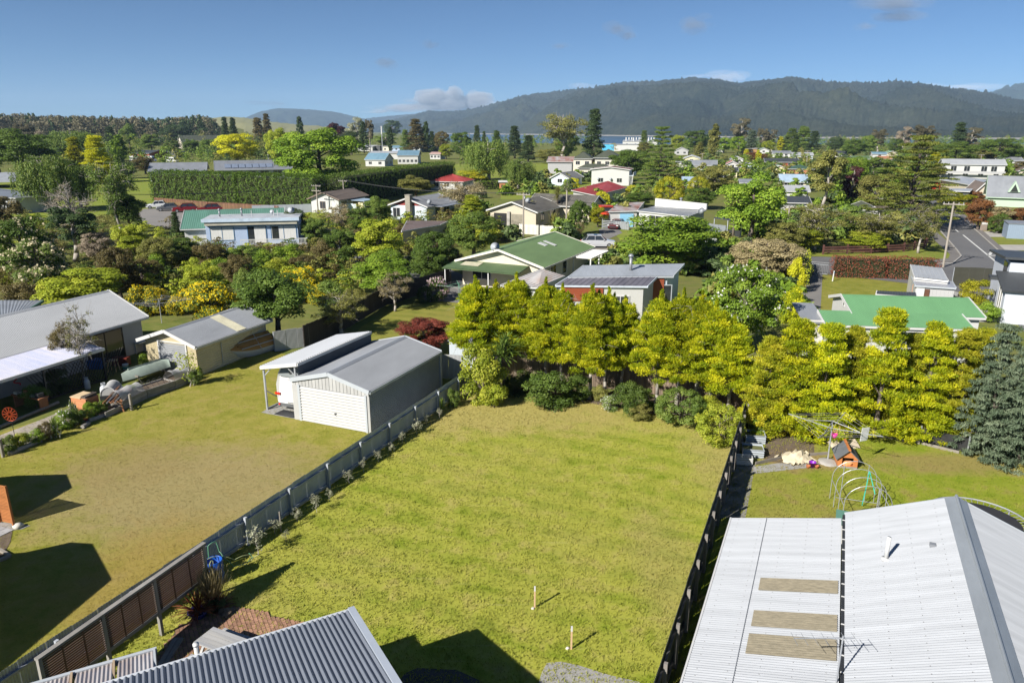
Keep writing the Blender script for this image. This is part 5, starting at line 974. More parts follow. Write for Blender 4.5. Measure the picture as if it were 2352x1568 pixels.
    P, A, N = map(np.concatenate, (P, A, N)); tr = MB().tube([(0, 0, 0), (.03, 0, 1.8), (0, 0, 3.1)], [.14, .11, .08], 7); tr.tube([(.03, 0, 1.8), (.35, .2, 2.7)], .08, 6); tr.tube([(.03, 0, 1.7), (-.4, -.1, 2.6)], .08, 6)
    reg('cabbage', leafmesh('foliage', P, A, N, l, .06, g.random(len(P))), tr.mesh('trunk', BARK, True), 2.3, 3.9)
    p, a, n_, l = head(g, 150, 1.3, .22, (0, 0, .05), (.25, 1.5)); reg('flax', leafmesh('foliage', p, a, n_, l, .07, g.random(len(p))), MB().lathe([(.2, 0), (.14, .12), (.05, .2)], 8).mesh('trunk', BARK), 2.2, 1.35)
    p, a, n_, l = head(g, 900, 1.1, .16, (0, 0, .05), (.85, 1.55)); p[:, :2] += g.normal(size=(len(p), 2)) * .13; reg('tussock', leafmesh('foliage', p, a, n_, l, .026, g.random(len(p))), MB().lathe([(.22, 0), (.18, .1), (.05, .18)], 8).mesh('trunk', EARTH), 1.5, 1.1)
    for s in range(2):      # sapling with pale leaves
        g = np.random.default_rng(480 + s); C = crown_centres(g, 16, .32, .25, 1.05, .4); reg('sapling', leafmesh('foliage', *clumps(g, C, np.full((16, 3), .13), 15, .085, .04, .3, .6)), limbs(g, C, 1.1, .1, .018, .05, 16, .1, 2, .4).mesh('trunk', BARKL), .9, 1.15)
make_kinds()
LM = dict(
 bright=leafm('leaf_bright', (.112, .19, .017), (.202, .313, .029), (.344, .429, .05)), mid=leafm('leaf_mid', (.083, .143, .024), (.155, .227, .039), (.269, .323, .067)), dark=leafm('leaf_dark', (.04, .071, .025), (.07, .109, .036), (.119, .158, .053)),
 deep=leafm('leaf_deep', (.057, .1, .017), (.103, .163, .025), (.185, .254, .05)), olive=leafm('leaf_olive', (.124, .134, .032), (.227, .227, .055), (.351, .32, .095)), gold=leafm('leaf_gold', (.12, .20, .008), (.43, .47, .012), (.84, .76, .03), .45),
 goldg=leafm('leaf_goldgreen', (.14, .19, .012), (.40, .40, .02), (.62, .54, .05), .42), cedarg=leafm('leaf_cedargreen', (.07, .10, .016), (.14, .165, .025), (.25, .25, .05)), lime=leafm('leaf_lime', (.177, .236, .017), (.319, .369, .029), (.497, .486, .057)), blue=leafm('leaf_bluegreen', (.082, .124, .071), (.157, .206, .126), (.264, .313, .194)),
 bronze=leafm('leaf_bronze', (.084, .072, .024), (.156, .126, .042), (.24, .198, .084)), red=leafm('leaf_red', (.091, .024, .018), (.198, .046, .03), (.33, .099, .059)), wine=leafm('leaf_wine', (.046, .017, .021), (.082, .026, .03), (.14, .049, .052)),
 grey=leafm('leaf_greygreen', (.198, .206, .126), (.313, .322, .208), (.462, .462, .312)), dead=leafm('leaf_dead', (.215, .173, .126), (.33, .272, .201), (.462, .396, .297)), straw=leafm('leaf_straw', (.24, .20, .10), (.36, .30, .155), (.48, .41, .24)),
 rust=leafm('leaf_rust', (.165, .074, .03), (.281, .124, .044), (.363, .215, .089)), yellow=leafm('leaf_yellow', (.412, .388, .018), (.62, .611, .023), (.62, .62, .03)), gum=leafm('leaf_gum', (.099, .091, .052), (.165, .148, .082), (.248, .215, .126)),
 photinia=leafm('leaf_photinia', (.08, .075, .02), (.20, .05, .03), (.33, .10, .07)), hedge=leafm('leaf_hedge', (.05, .1, .01), (.09, .16, .016), (.16, .24, .03)), far=leafm('leaf_far', (.059, .098, .036), (.098, .149, .05), (.158, .198, .071)))
FM = dict(white=leafm('petal_white', (.6, .58, .48), (.75, .74, .68)), cream=leafm('petal_cream', (.5, .42, .25), (.62, .54, .36)), yellow=leafm('petal_yellow', (.66, .48, .008), (.82, .64, .02)), pink=leafm('petal_pink', (.6, .38, .42), (.72, .55, .58)))
VC = {}
def plant(kind, p, w, h, label, m, name=None, cat=None, group=None, flowers=None, sy=1., rz=None, var=None, nf=500, fs=.16):
    ks = KIND[kind]; i = VC.get(kind, 0) if var is None else var; VC[kind] = i + 1; cm, tm, Wn, Hn = ks[i % len(ks)]
    big = h > 2.6; name = name or ('tree' if big else 'shrub'); cat = cat or ('tree' if big else 'shrub')
    rnd = random.Random(label + str(p[0])); t = thing(name, label, cat, p, rnd.random() * 6.28 if rz is None else rz, group); s = (w / Wn * 1.12, w / Wn * sy * 1.12, h / Hn * 1.03)
    c = link('crown', cm, t); c.scale = s; setmat(c, LM[m] if isinstance(m, str) else m); tr = link('trunk', tm, t); tr.scale = s
    if flowers:
        n = len(cm.vertices) // 4; co = np.empty(n * 12, np.float32); cm.vertices.foreach_get('co', co); co = co.reshape(n, 4, 3).mean(1); g = np.random.default_rng(len(label))
        sel = co[g.random(n) < min(1, nf / n)]; d = unit(sel - np.array([0, 0, Hn * .45])); sel = sel + d * .05 * Wn / 3; k = len(sel)
        A = unit(np.cross(d, g.normal(size=(k, 3)))); f = link('flowers', leafmesh('flowers', np.repeat(sel, 3, 0) + g.normal(size=(3 * k, 3)) * fs * .35, unit(g.normal(size=(3 * k, 3))), unit(np.repeat(d, 3, 0) + g.normal(size=(3 * k, 3)) * .5), fs, fs * .75, g.random(3 * k)), t); f['kind'] = 'stuff'; f.scale = s; setmat(f, FM[flowers])
    return t
def T(kind, x, yb, yt, w, m, label, **k):
    p = G(x, yb); return plant(kind, p, w * PXM(x, yb), max(.5, HT(x, yb, yt)), label, m, **k)
def hedge(label, pts, h, th, m, leaf=.3, dens=22, top=.06, name='hedge', w=.5):
    "clipped hedge along a ground line; pts world"
    g = np.random.default_rng(len(label)); P = []; N = []
    for a, b in zip(pts[:-1], pts[1:]):
        a, b = Vector(a), Vector(b); d = b - a; L = d.length; e = d / L; nrm = Vector((e.y, -e.x, 0))
        for face, area in (('f', L * h), ('k', L * h), ('t', L * th), ('a', th * h), ('b', th * h)):
            k = int(area * dens); u, v = g.random(k), g.random(k)
            for i in range(k):
                bulge = noise.noise(Vector((a.x + u[i] * L, v[i] * h * .9, len(label)))) * .22 * th
                if face == 't': q = a + d * u[i] + nrm * (v[i] - .5) * th; z = h + bulge * .6 + (g.random() - .3) * top * h; n_ = (0, 0, 1)
                elif face in 'fk':
                    s = 1 if face == 'f' else -1; q = a + d * u[i] + nrm * s * (th / 2 + bulge + (g.random() - .6) * .2); z = v[i] * h; n_ = (nrm.x * s, nrm.y * s, .15)
                else:
                    s = -1 if face == 'a' else 1; q = (a if s < 0 else b) + e * s * (bulge + g.random() * .15) + nrm * (u[i] - .5) * th; z = v[i] * h; n_ = (e.x * s, e.y * s, .1)
                P.append((q.x, q.y, z)); N.append(n_)
    P, N = np.array(P), np.array(N); o = P[:, :].mean(0); o[2] = 0; n = len(P); N = unit(N + g.normal(size=(n, 3)) * .55); A = unit(np.cross(N, g.normal(size=(n, 3)))); t = thing(name, label, 'hedge', o)
    c = link('crown', leafmesh('foliage', P - o, A, N, leaf, leaf * w, g.random(n)), t); setmat(c, LM[m])
    core = MB()
    for a, b in zip(pts[:-1], pts[1:]):
        a, b = Vector(a) - Vector(o), Vector(b) - Vector(o); e = (b - a).normalized(); nr = Vector((e.y, -e.x, 0)) * th * .36; k = Vector((0, 0, h * .9)); a2, b2 = a + e * .2, b - e * .2
        core.hexa([a2 + nr, b2 + nr, b2 - nr, a2 - nr], [a2 + nr + k, b2 + nr + k, b2 - nr + k, a2 - nr + k])
    core.ob('inner_twigs', pm('hedge_core', (.03, .035, .012), 1.), t); return t
# ------------------------------------------------------------ planting: the near garden first
GH = 'golden cypress row behind the lawn'
for i, (x, yb, yt, w) in enumerate([(1095, 872, 648, 118), (1140, 868, 655, 110), (1186, 866, 640, 118), (1251, 884, 652, 112), (1288, 890, 664, 100), (1354, 917, 668, 120), (1390, 908, 674, 105), (1427, 900, 692, 112), (1505, 941, 682, 122), (1554, 936, 678, 118), (1594, 944, 684, 115), (1626, 952, 702, 125), (1668, 956, 738, 120)]):
    o = ['leftmost, beside the red maple', 'second from the left', 'third, rising behind the yucca', 'fourth, above the big dark shrubs', 'fifth, close to the fourth', 'sixth, with a pale stem down to the grass', 'seventh, left of the white flowers', 'eighth, in front of the white wall', 'ninth, with the lowest bare stem', 'tenth, above the clipped grey-green shrub', 'eleventh, third from the right end', 'twelfth, next to the last', 'last on the right, lowest of the row'][i]
    T('gold', x, yb, yt, w, 'gold', 'golden cypress of the back row, ' + o, name='cypress_tree', group=GH)
for i, (x, yb, yt, w, m) in enumerate([(1758, 985, 770, 130, 'goldg'), (1812, 990, 728, 150, 'gold'), (1880, 1000, 738, 140, 'gold'), (1935, 985, 748, 120, 'goldg'), (2008, 1000, 702, 150, 'gold'), (2070, 990, 762, 120, 'goldg'), (2116, 1002, 738, 140, 'gold'), (2185, 1005, 752, 130, 'goldg'), (2225, 985, 752, 100, 'goldg')]):
    o = ['leftmost, at the corner of the two fences', 'second, with the brightest top', 'third, before the left end of the mint roof', 'fourth, a low dull one', 'fifth and tallest, with a long pointed tip', 'sixth, below the mint roof', 'seventh, before the white back wall', 'eighth, reaching to the dark netting', 'last one, against the blue cedar'][i]
    T('pyramid', x, yb, yt, w, m, 'golden cypress of the right row, ' + o, name='cypress_tree', group='golden cypress row of the right yard')
for x, yb, yt, w, l in [(2262, 1035, 738, 150, 'dark blue-green cedar with drooping boughs, left of the pair'), (2335, 1062, 742, 170, 'dark blue-green cedar with drooping boughs, cut by the right edge'), (2390, 1040, 750, 150, 'blue-green cedar at the frame edge behind the pair')]: T('cedar', x, yb, yt, w, 'blue', l, name='cedar_tree')
T('shrub', 1110, 925, 790, 115, 'lime', 'lime green leafy shrub at the fence end', var=0); T('shrub', 1135, 935, 870, 60, 'lime', 'small lime green offshoot shrub before the yucca', var=1)
T('cabbage', 1160, 905, 770, 105, 'deep', 'spiky sword-leaved yucca beside the lime shrub', name='yucca', cat='yucca')
T('shrub', 1258, 930, 848, 125, 'deep', 'large glossy dark shrub under the golden row, left one', var=2); T('shrub', 1325, 918, 858, 80, 'deep', 'glossy dark shrub right of the larger dark one', var=0)
T('shrub', 1378, 925, 882, 40, 'olive', 'low grey-green herb tuft before the board fence', var=1)
T('shrub', 1399, 942, 905, 42, 'mid', 'small round bush covered in white flowers', flowers='white', nf=700, fs=.09, var=2)
T('shrub', 1444, 952, 872, 75, 'deep', 'upright lance-leaved dark green shrub right of the white flowers', var=1); T('shrub', 1480, 938, 892, 50, 'deep', 'sparse leafy shrub before the dark board fence', var=0); T('shrub', 1468, 962, 925, 60, 'olive', 'low dry olive tuft on the lawn edge', var=0)
T('dome', 1562, 972, 893, 118, 'mid', 'wide grey-green clipped shrub at the lawn edge', var=0); T('dome', 1650, 1020, 925, 108, 'lime', 'light green dome shaped shrub in the fence corner', var=1); T('shrub', 1625, 958, 905, 60, 'lime', 'fresh green bush behind the clipped dome', var=1)
T('shrub', 1180, 905, 860, 70, 'dark', 'dark undergrowth shrub below the yucca', var=2); T('shrub', 1210, 885, 850, 60, 'deep', 'leafy undergrowth shrub between the cypress stems', var=0)
T('shrub', 1742, 1000, 962, 55, 'bright', 'bright leafy weed bush above the corrugated beds', var=0); T('shrub', 1830, 985, 955, 40, 'olive', 'grassy tuft beside the tyre planter', var=1); T('shrub', 2040, 998, 960, 40, 'lime', 'small lime shoot before the black netting', var=2)
T('shrub', 1041, 935, 890, 30, 'mid', 'wispy climber at the end of the iron fence', var=2); T('flax', 1015, 948, 915, 20, 'mid', 'small leafy plant between fence and sapling', name='plant', cat='plant')
SG = 'saplings along the iron fence'; n = ['biggest, beside the blue barrel', 'second, with a stake behind it', 'tiny one by the stake', 'fourth, pale', 'fifth, thin', 'sixth, very small', 'seventh', 'eighth, tall and thin', 'ninth', 'tenth, slim', 'eleventh', 'twelfth', 'last, bushy, below the garage corner', 'thin one near the lime shrub']
for i, (x, yb, yt, w) in enumerate([(594, 1275, 1204, 58), (632, 1226, 1186, 40), (657, 1243, 1216, 24), (684, 1198, 1162, 30), (727, 1178, 1132, 32), (758, 1150, 1118, 22), (801, 1112, 1076, 30), (835, 1085, 1046, 22), (869, 1062, 1032, 24), (899, 1040, 1014, 24), (924, 1020, 988, 20), (958, 996, 958, 34), (979, 975, 948, 22), (1009, 962, 932, 20)]):
    T('sapling', x, yb, yt, w, 'grey', 'pale leaved sapling of the fence row: ' + n[i], name='sapling', cat='sapling', group=SG)
T('tussock', 490, 1392, 1316, 70, 'straw', 'feathery straw coloured ornamental grass beside the blue barrel', name='ornamental_grass', cat='grass clump')
T('shrub', 498, 1402, 1370, 50, 'dark', 'dark low plant at the foot of the ornamental grass', var=0)
T('flax', 505, 1395, 1362, 60, 'red', 'scarlet leaved plant behind the blue pot', name='plant', cat='plant')
# left property
T('bare', 195, 888, 702, 105, 'olive', 'nearly bare grey tree before the long white house', name='bare_tree'); T('airy', 158, 880, 725, 70, 'bronze', 'thin brown-leaved tree beside the nearly bare one')
T('shrub', 130, 905, 845, 70, 'dark', 'dark climbing shrub against the lattice', var=0); T('shrub', 85, 935, 880, 60, 'deep', 'low dark green shrub below the lattice', var=1); T('shrub', 340, 845, 810, 42, 'bright', 'bright leafy pot shrub beside the cream shed'); T('sapling', 437, 888, 800, 62, 'lime', 'thin green sapling at the corner of the cream shed', name='sapling', cat='sapling')
T('shrub', 452, 882, 840, 40, 'mid', 'leafy weed at the end of the raised beds', var=1)
T('dome', 108, 1010, 968, 34, 'bronze', 'round dark brown shrub in the edging bed', var=0)
for i, (x, yb, yt, w, m, l, f) in enumerate([(20, 1040, 1000, 46, 'mid', 'clump of blade-leaved plants at the left end of the edging bed', None), (50, 1028, 992, 44, 'lime', 'pale blade-leaved clump next along the edging bed', None), (85, 1018, 985, 40, 'bright', 'leafy green clump left of the brown shrub', None), (150, 985, 938, 48, 'bright', 'leafy clump with white irises right of the brown shrub', 'white'), (180, 975, 935, 52, 'deep', 'green bushy plant below the orange crate', None), (212, 958, 920, 40, 'bright', 'low leafy plant beside the raised bed', None), (238, 950, 918, 36, 'deep', 'small round dark bush against the raised bed end', None)]):
    T('shrub', x, yb, yt, w, m, l, flowers=f, nf=60, fs=.22, var=i)
T('flax', 128, 1005, 958, 30, 'mid', 'upright iris clump with white blooms by the path', name='iris', cat='flowers', flowers='white', nf=24, fs=.2); T('flax', 172, 975, 925, 30, 'mid', 'tall white iris clump before the orange crate', name='iris', cat='flowers', flowers='white', nf=36, fs=.2)
# middle yard
T('dense', 974, 808, 728, 122, 'red', 'spreading dark red maple behind the silver garage', name='maple_tree', var=1)
T('airy', 785, 768, 672, 130, 'olive', 'pale stemmed airy tree against the brown fence'); T('airy', 908, 715, 622, 86, 'straw', 'small tan leaved tree on the middle lawn', var=1); T('broad', 640, 782, 620, 175, 'deep', 'dark green feathery tree overhanging the cream shed', var=0)
T('dome', 1003, 690, 635, 58, 'deep', 'rhododendron bush with pale pink blooms by the paved yard', flowers='pink', nf=420, fs=.16, var=1); T('dome', 975, 695, 655, 36, 'dark', 'dark low shrub left of the pink rhododendron', var=0)
# bush between the white house and the road
BUSH = [
 ('broad', 20, 580, 440, 100, 'bronze', 'bronze leaved tree at the left edge above the cream blossom'), ('dense', 65, 650, 488, 135, 'deep', 'elder with scattered cream flower heads at the left'), ('dense', 98, 690, 545, 120, 'mid', 'shrub covered in cream blossom above the white house'),
 ('shrub', 55, 712, 645, 90, 'bronze', 'low bronze shrub behind the long white roof'), ('broad', 195, 722, 608, 205, 'lime', 'wide fern-like lime tree behind the long white roof'), ('gum', 175, 600, 470, 120, 'dark', 'dark rounded tree below the bare grey one'),
 ('bare', 180, 575, 420, 125, 'dead', 'bare lavender-grey twiggy tree at left'), ('weep', 125, 485, 345, 150, 'mid', 'large weeping birch left of the field'), ('weep', 188, 478, 372, 80, 'mid', 'second weeping birch overlapping the large one'), ('airy', 278, 548, 352, 108, 'mid', 'tall slim birch with white trunk before the field'), ('broad', 300, 545, 440, 80, 'deep', 'dark tree behind the white birch trunk'),
 ('dense', 228, 602, 528, 72, 'dead', 'lavender-grey shrub in the dark thicket'), ('dense', 280, 690, 560, 95, 'bronze', 'dark bronze bush behind the yellow broom, left'), ('dense', 330, 672, 590, 95, 'bronze', 'grey-bronze bush right of the darker bronze one'), ('shrub', 355, 650, 580, 66, 'bright', 'bright green bush above the left broom'),
 ('broad', 315, 612, 512, 86, 'lime', 'light green bush before the white birch'), ('dense', 372, 640, 540, 95, 'olive', 'olive bush left of the blue house'), ('dense', 425, 625, 540, 76, 'deep', 'green bush under the left end of the blue house'), ('conifer', 407, 545, 487, 28, 'dark', 'small dark conifer at the corner of the blue house'),
 ('dense', 482, 632, 556, 84, 'bronze', 'bronze bush under the blue house windows'), ('broad', 472, 700, 588, 88, 'lime', 'bright lime tree behind the middle broom'), ('shrub', 522, 660, 590, 76, 'bright', 'bright leafy bush right of the lime tree'), ('dense', 550, 668, 580, 76, 'bronze', 'dark bronze bush behind the right broom'), ('dense', 563, 625, 562, 84, 'mid', 'rounded green bush under the white balcony'),
 ('shrub', 568, 705, 612, 56, 'mid', 'small olive green bush left of the dark feathery tree'), ('shrub', 597, 632, 572, 76, 'bright', 'yellow-green bush below the balcony end'), ('shrub', 662, 612, 560, 84, 'bright', 'bright shrub right of the balcony'), ('dense', 680, 560, 474, 58, 'dark', 'dark olive bush at the right corner of the blue house'),
 ('dense', 725, 570, 497, 62, 'mid', 'green bush right of the dark olive one'), ('airy', 786, 545, 468, 62, 'straw', 'golden-brown twiggy shrub before the small white house'), ('dense', 830, 545, 473, 68, 'deep', 'dark green bush before the small white house'), ('broad', 870, 520, 452, 66, 'mid', 'leafy tree between white house and red gable'),
 ('dense', 785, 612, 522, 82, 'deep', 'dark glossy bush in the middle of the thicket'), ('shrub', 745, 618, 545, 52, 'bronze', 'bronze feathery bush in the middle of the thicket'), ('broad', 876, 625, 498, 122, 'lime', 'large yellow-green tree before the flat brown roof'), ('dense', 890, 655, 568, 86, 'bright', 'bright bush below the large yellow-green tree'),
 ('dense', 1000, 645, 525, 105, 'deep', 'green tree right of the flat brown roof'), ('dense', 1025, 632, 552, 72, 'bronze', 'reddish bronze bush beside the moss green roof'), ('pyramid', 1085, 548, 447, 78, 'lime', 'yellow-green cypress before the twiggy pale tree'), ('dense', 1088, 592, 480, 115, 'mid', 'broad green tree before the tan brick house'),
 ('airy', 1062, 508, 408, 112, 'straw', 'pale twiggy tree with grey branches'), ('broad', 955, 456, 401, 88, 'olive', 'brown-olive tree before the red hip roof'), ('broad', 885, 700, 588, 145, 'bright', 'big bright green shrub above the brown fence'), ('dense', 985, 655, 562, 85, 'deep', 'dark green bush at the upper end of the brown fence'),
 ('shrub', 760, 700, 640, 80, 'mid', 'mixed green bush right of the right broom'), ('shrub', 820, 712, 660, 70, 'olive', 'brown-green bush behind the airy tree'), ('dense', 700, 640, 585, 80, 'bronze', 'brown bush above the right broom'), ('shrub', 640, 650, 590, 70, 'lime', 'light bush above the dark feathery tree'), ('dense', 930, 560, 510, 60, 'bronze', 'brown shrub left of the flat brown roof'), ('shrub', 1120, 560, 515, 60, 'lime', 'lime shrub before the black arched door'),
]
for k, x, yb, yt, w, m, l in BUSH: T(k, x, yb, yt, w, m, l, flowers='cream' if 'cream' in l and 'above' not in l.split('cream')[0] and 'bronze' not in l else None, nf=900 if 'covered' in l else 260, fs=.22, name='tree' if yb - yt > 60 else 'shrub')
for x, yb, yt, w, l in [(345, 722, 652, 92, 'leftmost yellow flowering broom above the clothesline'), (408, 722, 675, 56, 'small yellow broom next to the leftmost one'), (484, 722, 642, 120, 'large yellow flowering broom behind the cream shed'), (690, 690, 615, 105, 'yellow flowering broom right of the dark feathery tree'), (735, 700, 650, 60, 'small patchy broom beside the right one')]:
    T('shrub', x, yb, yt, w, 'mid', l, name='broom_bush', cat='shrub', flowers='yellow', nf=2600, fs=.085)
# middle distance
MID = [
 ('broad', 1530, 628, 488, 235, 'bright', 'wide leafy cherry tree before the silver car', 'cherry_tree'), ('dense', 1755, 645, 545, 168, 'straw', 'straw coloured twiggy bush beside the driveway', None), ('dense', 1700, 812, 598, 165, 'bright', 'tall shrub with white flower clusters behind the golden row', None), ('shrub', 1812, 742, 655, 64, 'gold', 'golden shrub along the driveway', None), ('shrub', 1826, 672, 588, 44, 'yellow', 'yellow hedge shrub at the top of the driveway', None), ('dense', 1795, 690, 640, 60, 'deep', 'dark green bush left of the driveway', None),
 ('broad', 1722, 575, 392, 160, 'bright', 'large bright green tree right of the long low white house', None), ('cabbage', 1683, 548, 458, 46, 'olive', 'cabbage tree before the large bright green tree', 'cabbage_tree'), ('dense', 1640, 445, 378, 95, 'olive', 'olive tangled tree behind the long low white house', None), ('dense', 1580, 415, 382, 44, 'dark', 'dark bush below the grey roofed houses', None),
 ('dome', 1537, 474, 401, 70, 'goldg', 'tall clipped olive-green dome behind the long low white house', None), ('dome', 1603, 452, 404, 52, 'goldg', 'smaller clipped green dome right of the tall one', None), ('dense', 1607, 480, 428, 78, 'deep', 'dark green bush between the clipped domes', None), ('shrub', 1561, 470, 422, 30, 'rust', 'brown shrub beside the tall clipped dome', None), ('dense', 1466, 476, 440, 76, 'deep', 'loose green hedge shrub behind the rusty roofed shed', None),
 ('dome', 1316, 436, 407, 32, 'yellow', 'round gold shrub by the pale blue cottage', None), ('dome', 1383, 482, 438, 40, 'yellow', 'round gold shrub before the broad red roof', None), ('dome', 1453, 456, 423, 34, 'yellow', 'round gold shrub right of the broad red roof', None), ('airy', 1302, 450, 416, 28, 'bright', 'little magnolia with pink blossom', None), ('dense', 1372, 448, 420, 26, 'rust', 'small brown tree before the broad red roof', None),
 ('cabbage', 1221, 512, 462, 36, 'olive', 'cabbage tree before the tan brick house', 'cabbage_tree'), ('cabbage', 1280, 506, 428, 40, 'olive', 'taller cabbage tree behind the pale picket fence', 'cabbage_tree'), ('flax', 1272, 524, 490, 40, 'olive', 'left flax clump behind the pale picket fence', 'flax'), ('flax', 1305, 526, 492, 40, 'lime', 'right flax clump at the end of the picket fence', 'flax'), ('dense', 1331, 540, 458, 52, 'deep', 'dark green rounded tree beside the maroon car', None), ('dense', 1361, 500, 452, 40, 'rust', 'red-brown bush beside the round gold one', None), ('dense', 1373, 522, 472, 42, 'goldg', 'gold and green bush left of the red boat', None), ('tussock', 1326, 544, 516, 32, 'straw', 'tan tussock by the driveway of the maroon car', 'tussock'),
 ('dense', 1443, 415, 339, 92, 'deep', 'dark green round tree left of the spreading conifer', None), ('tier', 1515, 432, 296, 100, 'mid', 'spreading layered green conifer in the middle', None), ('weep', 1190, 435, 360, 76, 'mid', 'small weeping willow left of the rusty roofed house', None), ('dense', 1262, 376, 340, 64, 'olive', 'brown shrubbery below the tall pale tree', None), ('airy', 1290, 372, 249, 124, 'olive', 'tall pale branched tree above the town', None), ('conifer', 1363, 372, 253, 56, 'dark', 'tall dark pointed fir beside the pale branched tree', None), ('conifer', 1182, 364, 290, 38, 'dark', 'dark fir left of the pale branched tree', None), ('conifer', 1213, 372, 312, 42, 'dark', 'shorter dark fir next to the pale branched tree', None), ('dense', 1300, 368, 300, 60, 'mid', 'ivy green undergrowth at the foot of the pale tree', None),
 ('dense', 738, 445, 287, 192, 'bright', 'huge bright green tree between the two dark hedges', None), ('weep', 1122, 415, 314, 116, 'mid', 'big weeping willow at the edge of the field', None), ('shrub', 1090, 416, 385, 80, 'goldg', 'golden green bushes before the weeping willow', None), ('dense', 547, 378, 302, 94, 'yellow', 'bright yellow round tree beyond the school roof', None), ('dense', 645, 380, 290, 64, 'lime', 'lime green round tree left of the huge one', None), ('conifer', 642, 378, 305, 36, 'dark', 'dark tree before the lime round tree', None),
 ('dense', 1060, 368, 299, 52, 'deep', 'tall oval green tree beyond the field', None), ('dense', 1025, 366, 329, 34, 'lime', 'small lime tree beyond the field', None), ('dense', 397, 356, 320, 40, 'mid', 'leafy tree before the pale hall gable', None), ('dense', 442, 358, 320, 42, 'deep', 'green tree before the pale hall wall', None), ('dense', 484, 362, 317, 46, 'mid', 'tree at the right end of the pale hall', None),
 ('gum', 888, 346, 350 - 46, 60, 'mid', 'leafy trees behind the town roofs', None), ('broad', 60, 416, 298, 160, 'deep', 'large dark green tree at far left', None), ('broad', 0, 408, 306, 90, 'deep', 'dark green tree cut by the left edge', None), ('conifer', 180, 408, 317, 54, 'goldg', 'yellow-green conifer left of the brighter one', None), ('pyramid', 231, 420, 309, 74, 'yellow', 'bright yellow conifer beside the field', None), ('spire', 277, 380, 312, 40, 'bright', 'slim fresh green poplar right of the yellow conifer', None), ('weep', 172, 372, 295, 110, 'mid', 'far willow behind the yellow conifers', None),
 ('dense', 335, 400, 358, 50, 'bronze', 'brown shrub at the left end of the school roof', None), ('dense', 295, 410, 370, 46, 'dark', 'dark shrub behind the white birch top', None),
 # right side
 ('gum', 1888, 498, 337, 92, 'olive', 'tall olive-brown tree left of the copper beech', None), ('gum', 1950, 492, 379, 50, 'wine', 'copper beech with dark purple leaves', None), ('dense', 1962, 430, 356, 64, 'bright', 'bright green tree above the copper beech', None), ('tier', 2087, 522, 319, 205, 'cedarg', 'big golden green layered cedar beside the road', 'cedar_tree'), ('dense', 2008, 498, 392, 88, 'olive', 'gold-green tree left of the layered cedar', None), ('dense', 2012, 418, 358, 76, 'mid', 'grey-green trees behind the layered cedar', None),
 ('airy', 1870, 576, 466, 138, 'olive', 'grey-green blossoming tree behind the brown rail fence, left', None), ('dense', 1842, 578, 520, 90, 'lime', 'bright undergrowth below the left blossoming tree', None), ('airy', 2010, 574, 478, 150, 'olive', 'grey-green blossoming tree behind the brown rail fence, right', None), ('dense', 1985, 576, 530, 110, 'lime', 'bright undergrowth below the right blossoming tree', None), ('airy', 2108, 582, 472, 84, 'olive', 'open olive tree at the corner of the rail fence', None), ('dense', 1800, 585, 505, 92, 'olive', 'brownish tree left of the blossoming trees', None), ('gum', 1950, 560, 470, 90, 'mid', 'green tree between the blossoming trees', None),
 ('dense', 2245, 528, 452, 68, 'rust', 'tall rusty red hedge shrub beside the white hatchback', None), ('dense', 2292, 530, 470, 62, 'straw', 'tan hedge shrub below the chapel wall', None), ('dense', 2345, 532, 474, 66, 'rust', 'rusty hedge shrub at the right edge', None), ('dome', 2292, 536, 490, 50, 'deep', 'round green bush on the road verge', None), ('broad', 2192, 488, 438, 76, 'goldg', 'gold-green roadside tree before the carport', None), ('dense', 2155, 470, 425, 40, 'olive', 'olive bush between cedar and carport', None), ('dense', 2238, 462, 438, 40, 'rust', 'red-brown shrub before the steep brown roof', None),
 ('shrub', 2232, 702, 638, 74, 'goldg', 'gold leaved bush behind the mint green roof', None), ('shrub', 2265, 740, 690, 60, 'bright', 'green bush at the right end of the mint house', None), ('shrub', 1860, 735, 700, 50, 'mid', 'bush beside the pale wing wall of the mint house', None), ('shrub', 1205, 632, 600, 40, 'dark', 'dark shrub against the cream house side wall', None), ('shrub', 1450, 604, 570, 50, 'yellow', 'yellow shrub below the cherry tree', None), ('shrub', 1405, 595, 575, 30, 'rust', 'orange brown shrub beside the low white wall', None), ('shrub', 2215, 588, 570, 0.1, 'bright', '', None),
]
for k, x, yb, yt, w, m, l, nm in MID:
    if l: T(k, x, yb, yt, w, m, l, name=nm, flowers='white' if 'white flower' in l else ('pink' if 'pink' in l else None), nf=260, fs=.13, cat='plant' if nm in ('flax', 'tussock') else None)
